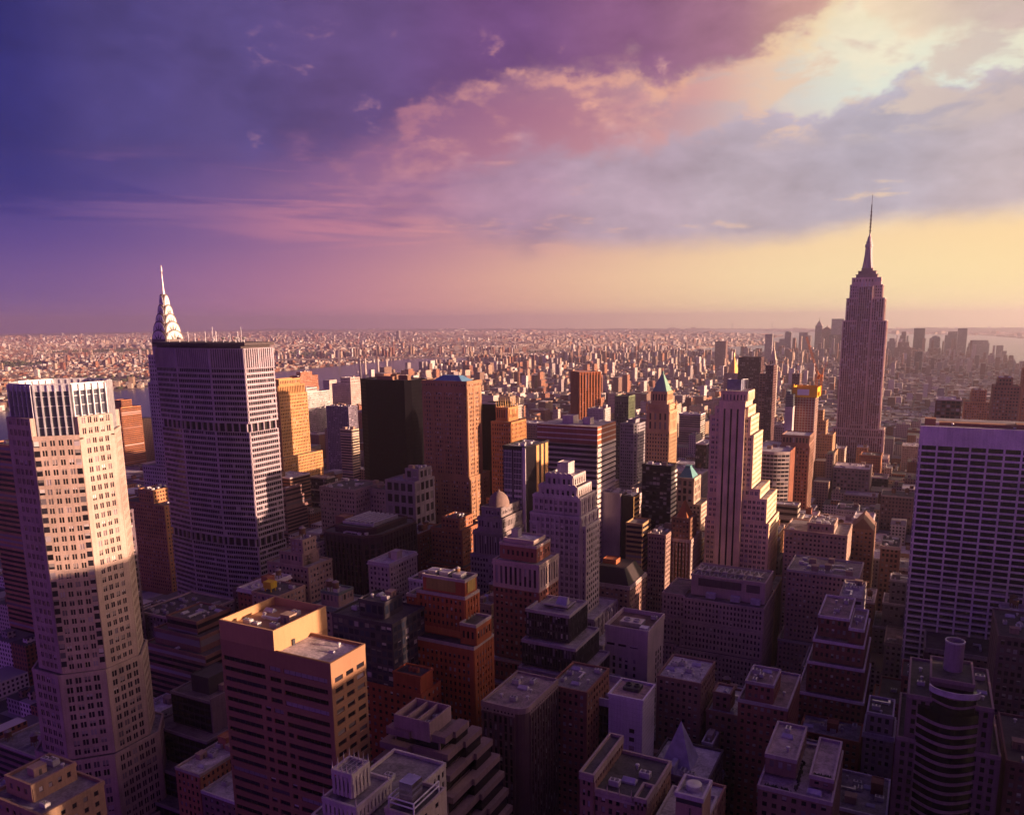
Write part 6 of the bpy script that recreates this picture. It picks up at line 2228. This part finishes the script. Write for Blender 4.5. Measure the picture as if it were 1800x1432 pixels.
def gen_building(c_, n):
    size, x0, x1, y0, y1, h = c_
    r = random.Random(n * 7 + 3)
    col, cw = r.choice(PAL)
    col = tuple(min(.6, v * q) for v, q in zip(col, [r.uniform(.85, 1.15)] * 3))
    col = tuple(round(v, 2) if v > .06 else v for v in col)
    glassy = cw == 'dark glass'
    u0, v0 = project((x0 + x1) / 2, y0, h * .8)
    # nearest landmark in the picture
    best = min(LMP, key=lambda q: math.hypot(q[0] - u0, (q[1] - v0) * .8))
    rw, kw = r.choice(ROOFS)
    du, dy = u0 - best[0], y0 - best[3]
    if abs(dy) > 60 and abs(du) < 45:
        rel = 'behind' if dy > 0 else 'in front of'
    else:
        rel = 'left of' if du < 0 else 'right of'
    hw = 'tower' if h > 85 else ('mid-rise' if h > 38 else 'low building')
    lab = f'{cw} {hw} with {rw}, {rel} the {short(best[4]["label"])}'
    name = {'tower': 'office_tower', 'mid-rise': 'office_block', 'low building': 'townhouse'}[hw] if cw not in ('red brick', 'brown brick', 'orange brick', 'plum brick', 'tan brick') else {'tower': 'apartment_tower', 'mid-rise': 'apartment_block', 'low building': 'brick_house'}[hw]
    LABS.setdefault(lab, []).append(None)
    bay = r.choice((2.6, 3.0, 3.4, 4.0))
    if glassy:
        st = S(r.choice((1.6, 2.4, 3.0)), 3.8, .2, .35, pd=.18, sd=.14)
    elif r.random() < .18:
        st = S(6, 3.7, 0, .48, pd=0, sd=.35)
    else:
        st = S(bay, r.uniform(3.3, 3.8), r.uniform(.46, .62), r.uniform(.44, .56), base=4.5 if h < 40 else 0, top=r.choice((.6, 1.2, 2.0)))
    rc = r.choice((ROOF_D, ROOF_M, ROOF_L, (0.24, 0.2, 0.2), (0.42, 0.40, 0.42)))
    b = bld(name, lab, (x0 + x1) / 2, (y0 + y1) / 2, col, rc, r.choice((None, (0.40, .34, .31), (0.55, .50, .52), (0.6, .56, .58))), gm=r.choice((GL, GL_BL, GL_LIT)), indiv=False)
    b.r['gen'] = 1
    faces = 'NW' if (x0 + x1) / 2 < -10 else 'NWE'
    far = y0 > 700
    corn = r.choice((0, 0, .5, .8)) if not glassy else 0
    w, d = x1 - x0, y1 - y0
    if kw.get('step') and h > 30:
        h1 = h * r.uniform(.62, .8)
        e = min(w, d) * .16
        b.tier((x0, x1, y0, y1), 0, h1, st, faces, cornice=corn)
        b.tier((x0 + e, x1 - e, y0 + e, y1 - e), h1 - 1, (h + h1) / 2, st, faces)
        top = (x0 + 1.7 * e, x1 - 1.7 * e, y0 + 1.7 * e, y1 - 1.7 * e, h)
        b.tier(top[:4], (h + h1) / 2 - 1, h, st, faces)
    else:
        b.tier((x0, x1, y0, y1), 0, h, st, faces, cornice=corn)
        top = (x0, x1, y0, y1, h)
    tz = top[4] - 1.0
    tx0, tx1, ty0, ty1 = top[:4]
    if kw.get('pent') or r.random() < .45:
        pw = min(tx1 - tx0, 9) * .55
        px = r.uniform(tx0 + 1, max(tx0 + 1.1, tx1 - pw - 1))
        py = r.uniform(ty0 + 3, max(ty0 + 3.1, ty1 - 8))
        pent(b, 'lift_house', px, px + pw, py, min(py + 6, ty1 - .6), tz, tz + r.uniform(3, 6.5), b.mats[0])
    for _ in range(kw.get('tank', 0)):
        kit('water_tank', b.r, r.uniform(tx0 + 2.6, max(tx0 + 2.7, tx1 - 2.6)), r.uniform(ty0 + 2.6, max(ty0 + 2.7, ty1 - 2.6)), tz, 0, r.uniform(.75, 1.05))
    if kw.get('duct'):
        kit('duct', b.r, (tx0 + tx1) / 2, (ty0 + ty1) / 2, tz, r.choice((0, 1.57)), min(1, (tx1 - tx0) / 12))
    roof_clutter(b.r, tx0, tx1, ty0, ty1, tz, n, kw.get('ac', 0) + kw.get('clutter', 0) + r.choice((1, 2, 3)) + (5 if y0 < 480 else 0))
    b.done()
    return b.r


LABS = {}
GEN = [gen_building(c_, n) for n, c_ in enumerate(NEAR)]
# where two labels would be equal, say which of them stands nearer, and by the side of which one
by = {}
for o in GEN:
    by.setdefault(o['label'], []).append(o)
ORD = ['nearest', 'second nearest', 'third nearest', 'fourth nearest', 'fifth nearest', 'sixth nearest', 'seventh nearest', 'eighth nearest', 'ninth nearest', 'tenth nearest']
for lab, os_ in by.items():
    if len(os_) > 1:
        os_.sort(key=lambda o: (o.location.x - CAM[0]) ** 2 + (o.location.y - CAM[1]) ** 2)
        for i, o in enumerate(os_):
            o['label'] = ORD[min(i, 9)] + ' ' + lab
for o in GEN:
    del o['gen']

# ------------------------------------------------------------------ the rest of the city: too many to count
mass_m, g, b_ = new_mat('far_masonry')
geo = g.n('ShaderNodeNewGeometry')
rnd = geo.outputs['Random Per Island']
colr = g.ramp(rnd, [(0.0, (0.22, 0.085, 0.05)), (0.16, (0.30, 0.13, 0.07)), (0.3, (0.20, 0.12, 0.09)), (0.42, (0.36, 0.25, 0.17)), (0.52, (0.48, 0.38, 0.30)), (0.68, (0.32, 0.28, 0.28)), (0.78, (0.54, 0.47, 0.42)), (0.9, (0.66, 0.62, 0.58))], 'CONSTANT')
p = g.sep(geo.outputs['Position'])
nr_ = g.sep(geo.outputs['Normal'])
hx = g.m('ADD', p[0], p[1])
wx = g.m('GREATER_THAN', g.m('FRACT', g.m('MULTIPLY', hx, 0.31)), 0.5)
wz = g.m('GREATER_THAN', g.m('FRACT', g.m('MULTIPLY', p[2], 0.285)), 0.45)
isw = g.m('MULTIPLY', g.m('MULTIPLY', wx, wz), g.m('LESS_THAN', nr_[2], 0.5))
r2 = g.m('FRACT', g.m('MULTIPLY', rnd, 91.7))
roofc = g.ramp(r2, [(0.0, (0.05, 0.045, 0.05)), (0.35, (0.15, 0.13, 0.13)), (0.65, (0.30, 0.27, 0.27)), (0.88, (0.50, 0.47, 0.46))], 'CONSTANT')
c1 = g.mix(isw, colr, (0.018, 0.016, 0.02, 1))
c2 = g.mix(g.m('GREATER_THAN', nr_[2], 0.5), c1, roofc)
g.put(b_.inputs['Base Color'], c2)
b_.inputs['Roughness'].default_value = 0.8

rn = np.random.default_rng(77)
BX = []          # x0,x1,y0,y1,h
for (s_, x0, x1, y0, y1, h) in REST:
    BX.append((x0, x1, y0, y1, h))
    if (x1 - x0) > 9 and rn.random() < .6:
        u_ = rn.uniform(.2, .6)
        BX.append((x0 + (x1 - x0) * u_, x0 + (x1 - x0) * min(.95, u_ + .3), y0 + 4, y0 + 10, h + rn.uniform(2.5, 6)))
MPOLY2 = SHORE_W + [(1900, -2200)]
GREENS = [(-3000, 1500, 150), (-3500, 2450, 260), (-4200, 1250, 420), (-4700, 5200, 520), (-3050, 6300, 330), (-5600, 3000, 520), (-7200, 5200, 600), (-1200, 9000, 420)]
MANH = SHORE_W[2:]
MPOLY = MANH + [(1900, 591), (1900, 0)]
rows = []
x = -3000


def in_view(x, y):
    a = math.degrees(math.atan2(x - CAM[0], y - CAM[1]))
    return -72 < a < 14


# lower Manhattan street grid beyond the built blocks
ys = np.arange(street_y(30), 7000, 62)
for y in ys:
    for x0 in np.arange(-2700, 1200, 95):
        if not in_view(x0, y) or inpoly(x0, y, WATER) or inpoly(x0 + 80, y, WATER):
            continue
        x = x0
        while x < x0 + 78:
            w = rn.uniform(8, 22)
            d = rn.uniform(16, 40)
            fld = math.sin(x * .0041 + 1.3) * math.sin(y * .0033 + x * .0012) + .6 * math.sin(x * .0093 - y * .0071)
            r_ = rn.random()
            h = rn.uniform(10, 20) if r_ < .80 - .16 * fld else (rn.uniform(20, 40) if r_ < .968 - .03 * fld else rn.uniform(42, 82))
            if y > 5200 and x > -900:
                h *= 1.9
            BX.append((x, x + w - 1, y + rn.uniform(0, 4), y + d, h))
            x += w
# east side beyond the avenues (between the last avenue and the river), incl. housing slabs
for y in np.arange(60, 2450, 60):
    for x in np.arange(-2250, -1330, 42):
        if in_view(x, y) and not inpoly(x, y, WATER) and not inpoly(x + 36, y, WATER):
            BX.append((x, x + rn.uniform(20, 36), y, y + rn.uniform(20, 44), rn.uniform(14, 45) if rn.random() < .8 else rn.uniform(50, 105)))
# brick housing estates in clusters
for (cx0, cy0, n_, hh) in ((-1650, 2250, 40, 42), (-2050, 2900, 30, 44), (-2300, 3600, 26, 55), (-2250, 4300, 30, 58), (-1900, 4900, 30, 60), (-1500, 5300, 24, 62), (-1100, 5600, 22, 66), (-3900, 4900, 20, 60), (-4300, 3900, 14, 50), (-3300, 5600, 16, 55)):
    for _ in range(n_):
        x, y = cx0 + rn.normal(0, 170), cy0 + rn.normal(0, 200)
        if inpoly(x, y, WATER):
            continue
        h = hh * rn.uniform(.75, 1.2)
        BX.append((x, x + 16, y, y + 44, h))
        BX.append((x - 14, x + 30, y + 14, y + 30, h * .995))
A = np.array(BX)
mb = MB()
mb.box(A[:, 0], A[:, 1], A[:, 2], A[:, 3], 0.0, A[:, 4])


def inpoly_v(X, Y, P):
    c_ = np.zeros(len(X), bool)
    j = len(P) - 1
    for i in range(len(P)):
        (xi, yi), (xj, yj) = P[i], P[j]
        if yi != yj:
            k_ = ((yi > Y) != (yj > Y)) & (X < (xj - xi) * (Y - yi) / (yj - yi) + xi)
            c_ ^= k_
        j = i
    return c_


# the far boroughs: terraces of houses along their own street grids, quarter by quarter
for (ya, yb, cell, row, unit) in ((-900, 5600, 1300, 38, 26), (5600, 9200, 1700, 58, 42), (9200, 13500, 2400, 96, 70), (13500, 22000, 3800, 170, 130)):
    for cy0 in np.arange(ya + cell / 2, yb + cell / 2, cell):
        for cx0 in np.arange(-17000, 3500, cell):
            corners = [(cx0 + i * cell * .6, cy0 + j * cell * .6) for i in (-1, 0, 1) for j in (-1, 0, 1)]
            if not any(in_view(*q) for q in corners):
                continue
            th = rn.uniform(-.7, .7) + rn.choice((0, math.pi / 2))
            t = np.array([math.cos(th), math.sin(th)])
            nn_ = np.array([t[1], -t[0]])
            n_r, n_u = int(cell / row * .74), int(cell / unit * .74)
            ii, jj = np.meshgrid(np.arange(-n_r, n_r), np.arange(-n_u, n_u), indexing='ij')
            b0 = (ii * row + (ii % 2) * row * -.28).ravel() + rn.uniform(-1, 1, ii.size)
            a0 = (jj * unit).ravel() + rn.uniform(-3, 3, ii.size)
            keep = (jj % 7 != 0).ravel() & (rn.random(ii.size) > .10)
            px_, py_ = cx0 + a0 * t[0] + b0 * nn_[0], cy0 + a0 * t[1] + b0 * nn_[1]
            keep &= (np.abs(px_ - cx0) < cell / 2) & (np.abs(py_ - cy0) < cell / 2)
            ang = np.degrees(np.arctan2(px_ - CAM[0], py_ - CAM[1]))
            keep &= (ang > -72) & (ang < 14)
            keep &= ((px_ < -2000) | (py_ > 7100)) & ~inpoly_v(px_, py_, MPOLY2)
            keep &= ~inpoly_v(px_, py_, WATER) & ~inpoly_v(px_ + unit, py_, WATER) & ~inpoly_v(px_ - unit, py_ + unit, WATER)
            for (gx, gy, gr) in GREENS:
                keep &= ((px_ - gx) ** 2 + (py_ - gy) ** 2) > gr * gr
            k_ = np.nonzero(keep)[0]
            if not len(k_):
                continue
            n_ = len(k_)
            a_, bb = a0[k_], b0[k_]
            w = unit * rn.uniform(.6, 1.0, n_)
            d = row * rn.uniform(.34, .52, n_)
            r_ = rn.random(n_)
            dens = .5 + .5 * math.sin(cx0 * .0013 + cy0 * .0021)
            h = np.where(r_ < .90 - .06 * dens, rn.uniform(7, 13, n_), np.where(r_ < .985 - .012 * dens, rn.uniform(13, 24, n_), rn.uniform(28, 58, n_)))
            big_ = rn.random(n_) < .03
            w = np.where(big_, unit * 2.1, w)
            d = np.where(big_, row * .9, d)
            h = np.where(big_, rn.uniform(8, 14, n_), h)
            mb.obox((cx0, cy0), t, nn_, a_, a_ + w, bb, bb + d, 0.0, h)
tag(mb.build('distant_rooftops', mass_m), kind='stuff')

# trees in the far parks and along the shores
tm, g, b_ = new_mat('far_leaves')
geo = g.n('ShaderNodeNewGeometry')
g.put(b_.inputs['Base Color'], g.ramp(geo.outputs['Random Per Island'], [(0, (0.025, 0.04, 0.015)), (1, (0.07, 0.085, 0.03))]))
b_.inputs['Roughness'].default_value = 0.95
mb = MB()
rt = random.Random(9)
for (cx0, cy0, sx, sy, n_) in ((-3000, 1500, 160, 420, 260), (-3500, 2400, 300, 500, 200), (-4200, 1200, 700, 300, 300), (-4600, 5200, 700, 500, 260), (-3000, 6300, 500, 300, 200), (-1750, 2600, 120, 300, 120), (-700, 3400, 120, 120, 90), (-900, 2050, 90, 60, 60), (-330, 2650, 60, 60, 50), (-2400, 4600, 200, 300, 120), (-5600, 3000, 420, 420, 420), (-7200, 5200, 450, 450, 420), (-1200, 9000, 400, 500, 160)):
    for _ in range(n_):
        x, y = rt.gauss(cx0, sx), rt.gauss(cy0, sy)
        if inpoly(x, y, WATER):
            continue
        r_ = rt.uniform(5, 11)
        h = rt.uniform(8, 15)
        ph = rt.random() * 3
        ring = [(x + r_ * math.cos(ph + a) * rt.uniform(.7, 1.2), y + r_ * math.sin(ph + a) * rt.uniform(.7, 1.2)) for a in np.arange(6) * 1.047]
        top_ = [(x + (a - x) * .55 + rt.uniform(-1, 1), y + (c_ - y) * .55) for a, c_ in ring]
        mb.prism(ring, 1.5, h * .65, top=[(x + (a - x) * 1.05, y + (c_ - y) * 1.05) for a, c_ in ring])
        mb.prism([(x + (a - x) * 1.05, y + (c_ - y) * 1.05) for a, c_ in ring], h * .65, h, top=top_)
tag(mb.build('park_foliage', tm), kind='stuff')

# ------------------------------------------------------------------ far landmarks
FT = S(6, 4, .35, .4, pd=.5, sd=.3)


def fart(label, box, h, col, steps=(), name='office_tower', st=FT, dome=0, spire=0):
    b = bld(name, label, (box[0] + box[1]) / 2, (box[2] + box[3]) / 2, col, ROOF_M, cat='skyscraper', indiv=False)
    b.tier(box, 0, h, st)
    t = (*box, h)
    for s_ in steps:
        b.tier(s_[:4], t[4] - 1, s_[4], st)
        t = s_
    if dome:
        m = MB()
        cx, cy_ = (t[0] + t[1]) / 2, (t[2] + t[3]) / 2
        m.lathe(cx, cy_, [((t[1] - t[0]) / 2 * math.cos(a), t[4] - 1 + dome * math.sin(a)) for a in np.linspace(0, 1.55, 7)], 16)
        b.part('dome_roof', m, wall((0.2, 0.25, 0.22)), smooth=True)
    if spire:
        m = MB()
        cx, cy_ = (t[0] + t[1]) / 2, (t[2] + t[3]) / 2
        m.prism(boxpoly(*t[:4]), t[4] - 1, t[4] + spire * .55, top=boxpoly(cx - 2, cx + 2, cy_ - 2, cy_ + 2))
        m.prism(boxpoly(cx - 1.8, cx + 1.8, cy_ - 1.8, cy_ + 1.8), t[4] + spire * .55 - .1, t[4] + spire, top=[(cx, cy_)])
        b.part('spire', m, b.mats[0])
    b.done()


DG = (0.10, 0.085, 0.09)
fart('tall flat dark slab in the far harbour cluster right of the spired skyscraper', (-122, -55, 6000, 6050), 201, DG)
fart('half-built far tower with a thin crane-like mast beside the harbour slab', (-188, -161, 5700, 5730), 183, (0.3, .2, .18))
fart('far office tower with a rounded dome top in harbour cluster', (-15, 44, 6300, 6360), 128, (0.26, 0.22, 0.22), dome=20)
fart('far harbour tower with one shoulder lower and a sloping side', (72, 147, 6300, 6360), 150, (0.24, .2, .2), steps=((90, 147, 6300, 6360, 176),))
fart('tallest flat-topped tower of the far harbour pair', (149, 206, 6250, 6310), 198, (0.24, .2, .2))
fart('broad stepped block at the far end of the harbour cluster', (229, 360, 6500, 6570), 92, (0.28, .22, .22), steps=((248, 352, 6500, 6560, 112),))
fart('small far tower near the water beyond the broad stepped block', (412, 455, 6600, 6640), 74, (0.3, .22, .2))
fart('low sunlit apartment tower at the far water edge', (425, 456, 6300, 6330), 45, (0.4, .28, .2), name='apartment_tower')
fart('far slim tower with a pointed spire left of the spired skyscraper', (-822, -772, 6500, 6550), 215, (0.3, .24, .24), spire=72)
fart('far tower with a brown pyramid cap next to the pointed spire', (-760, -695, 6400, 6460), 190, (0.36, .2, .14), spire=38)
fart('far flat pale tower partly hidden by the spired skyscraper', (-690, -605, 6350, 6400), 268, (0.36, .34, .36))
fart('dark far block standing low in front of the flat pale tower', (-650, -561, 5900, 5960), 160, DG)
fart('far pale slab apart from the others, beside the pale campanile', (-904, -861, 4900, 4930), 180, (0.42, .38, .36))
fart('far stepped tower with a low crown behind pale slab', (-1099, -992, 6400, 6450), 90, (0.3, .26, .28), steps=((-1070, -1020, 6405, 6445, 118),))
fart('far slim grey tower rising behind the stepped low crown', (-998, -952, 6200, 6240), 170, (0.28, .25, .28), dome=10)
fart('far grey tower between the slim grey tower and the spire', (-910, -850, 6300, 6340), 168, (0.3, .26, .28))
fart('far narrow tower close against the pointed spire', (-838, -800, 6100, 6140), 150, (0.34, .28, .26))
fart('lone brown apartment tower near the bridge across from the bay', (-1031, -974, 4200, 4240), 154, (0.26, .16, .15), name='apartment_tower')
fart('far brick exchange building with heavy steps right of the spired skyscraper', (-215, -120, 5500, 5560), 90, (0.34, .18, .13), steps=((-200, -135, 5505, 5555, 122),))
fart('far pair-topped grey tower left of the half-built tower', (-273, -222, 5800, 5850), 118, (0.3, .26, .28), steps=((-262, -232, 5805, 5845, 138),))
fart('dark mid-distance slab in front of the dome-topped tower', (-80, -45, 4400, 4440), 104, DG)
fart('far bank tower in the borough across the river, alone on the horizon', (-6120, -6080, 8400, 8440), 150, (0.3, .26, .26), spire=20)

for i, (x, y, h) in enumerate(((-2323, 2900, 112), (-2292, 2900, 111), (-2222, 2900, 112), (-2174, 2900, 111))):
    o = root('smokestack', x, y, 'one of four tall pale power-station stacks standing in a row by the river', 'smokestack', group='power-station stacks by the river')
    m = MB()
    m.lathe(x, y, [(6.5, 0), (5.2, h * .5), (4.6, h), (3.6, h), (3.4, h - 4)], 16)
    m.build('shaft', wall((0.5, 0.42, 0.38)), o)
    m = MB()
    m.lathe(x, y, [(4.75, h - 9), (4.85, h - 9), (4.8, h + .2), (4.65, h + .2)], 16)
    m.build('rim', wall((0.2, 0.12, 0.1)), o)


def suspension(label, pa, pb, ta, tb_, deck, top, w, col, name='suspension_bridge'):
    o = root(name, pa[0], pa[1], label, 'bridge')
    pa, pb = np.array(pa, float), np.array(pb, float)
    d = (pb - pa) / np.linalg.norm(pb - pa)
    n = np.array([d[1], -d[0]])
    for t in (ta, tb_):
        m = MB()
        c0 = pa + (pb - pa) * t
        for s_ in (-1, 1):
            q = c0 + n * s_ * w / 2
            m.prism([tuple(q + d * a + n * e) for a, e in ((-5, -3), (-5, 3), (5, 3), (5, -3))][::-1], 0, top, top=[tuple(q + d * a + n * e) for a, e in ((-4, -2.4), (-4, 2.4), (4, 2.4), (4, -2.4))][::-1])
        for z in (deck + 12, top * .75, top - 6):
            q0, q1 = c0 - n * w / 2, c0 + n * w / 2
            m.bar((*q0, z), (*q1, z), 5)
        m.build('tower', col, o)
    m = MB()
    m.bar((*pa, deck), (*pb, deck), 6)
    for s_ in (-1, 1):
        m.bar((*(pa + n * s_ * w / 2), deck + 4), (*(pb + n * s_ * w / 2), deck + 4), 3)
    m.bar((*(pa + n * w * .25), deck), (*(pb + n * w * .25), deck), 5)
    m.bar((*(pa - n * w * .25), deck), (*(pb - n * w * .25), deck), 5)
    m.build('deck', col, o)
    for s_ in (-1, 1):
        m = MB()
        prev = None
        for i in range(41):
            t = i / 40
            if t < ta:
                z = deck + 5 + (top - deck - 5) * (t / ta)
            elif t > tb_:
                z = deck + 5 + (top - deck - 5) * ((1 - t) / (1 - tb_))
            else:
                k_ = (t - (ta + tb_) / 2) / ((tb_ - ta) / 2)
                z = deck + 7 + (top - deck - 7) * k_ * k_
            q = (*(pa + (pb - pa) * t + n * s_ * w / 2), z)
            if prev:
                m.bar(prev, q, 1.6)
            prev = q
        m.build('cable', col, o)


steel_b = wall((0.24, 0.19, 0.2), name='bridge_steel')
suspension('steel suspension bridge with two towers crossing the river far off', (-2250, 4600), (-3700, 3500), .36, .68, 44, 104, 36, steel_b)
suspension('long pale suspension bridge faint across the bay on the horizon', (-4300, 16500), (-2700, 18500), .3, .72, 70, 205, 34, wall((0.34, 0.33, 0.35)))

# a few boats and piers on the river
rb_ = random.Random(2)
for i, (x, y, lab) in enumerate(((-2290, 1560, 'small ferry leaving a wake on the river behind the granite octagon'), (-2750, 3420, 'barge moored by the far riverbank near the bridge'), (-1950, 1250, 'flat barge on the river close to the round-banded tower'))):
    o = root('boat', x, y, lab, 'boat', .5)
    m = MB()
    m.prism([(x - 4, y - 14), (x + 4, y - 14), (x + 4, y + 10), (x, y + 18), (x - 4, y + 10)], .2, 3)
    m.build('hull', wall((0.35, 0.2, 0.15)), o)
    m = MB()
    m.box(x - 3, x + 3, y - 10, y + 4, 3, 7)
    m.build('cabin', wall((0.55, 0.5, 0.5)), o)

# ------------------------------------------------------------------ cars on the avenue below
cmb = MB()
cmb.prism([(-.9, -2.3), (.9, -2.3), (.9, 2.3), (-.9, 2.3)], .35, .95)
car_body = cmb.build('body', plain('car_paint', (0.45, 0.28, 0.02), 0.35))
cmb = MB()
cmb.prism([(-.82, -1.2), (.82, -1.2), (.82, 1.5), (-.82, 1.5)], .94, 1.5, top=[(-.65, -.7), (.65, -.7), (.65, 1.1), (-.65, 1.1)])
car_cab = cmb.build('cabin', plain('car_glass', (0.02, 0.02, 0.025), 0.15))
cmb = MB()
for wx in (-.8, .8):
    for wy in (-1.45, 1.4):
        cmb.prism([(wx - .1, wy + .34 * math.cos(q)) for q in ()] or [(wx - .12, wy - .33), (wx + .12, wy - .33), (wx + .12, wy + .33), (wx - .12, wy + .33)], .02, .66)
car_wheels = cmb.build('wheel_rim', plain('tyre', (0.02, 0.02, 0.02)))
cmb = MB()
cmb.lathe(0, 0, [(0, -.12), (.17, -.1), (.17, .1), (0, .12)], 8)
head = cmb.build('headlight', plain('headlight_glow', (0.9, 0.85, 0.7), 0.3, 0, (1.0, 0.86, 0.55), 14.0))
dat = {k: v.data for k, v in (('body', car_body), ('cabin', car_cab), ('wheel_rim', car_wheels), ('headlight', head))}
for o in (car_body, car_cab, car_wheels, head):
    bpy.data.objects.remove(o)
rc_ = random.Random(31)
CARS = [(-166 + rc_.choice((-6, -2.5, 2.5, 6)), 225 + i * 9.5 + rc_.uniform(-2, 2), math.pi if False else 0) for i in range(26)]
CARS += [(-290 + i * 17 + rc_.uniform(-3, 3), 211.5 + rc_.choice((-2.5, 2.5)), math.pi / 2) for i in range(6)]
CARS += [(-70 + i * 14, street_y(3) + rc_.choice((-2.5, 2.5)), math.pi / 2) for i in range(8)]
for (x, y, rz) in CARS:
    o = root('car', x, y, 'small car with headlights on, in the dark street canyon', 'car', .005, group='cars driving in the street canyons')
    o.rotation_euler = (0, 0, rz)
    for nm, q in (('body', (0, 0, 0)), ('cabin', (0, 0, 0)), ('wheel_rim', (0, 0, 0)), ('headlight', (-.62, -2.3, .68)), ('headlight', (.62, -2.3, .68))):
        c_ = bpy.data.objects.new(nm, dat[nm])
        COL.objects.link(c_)
        c_.parent = o
        c_.location = q
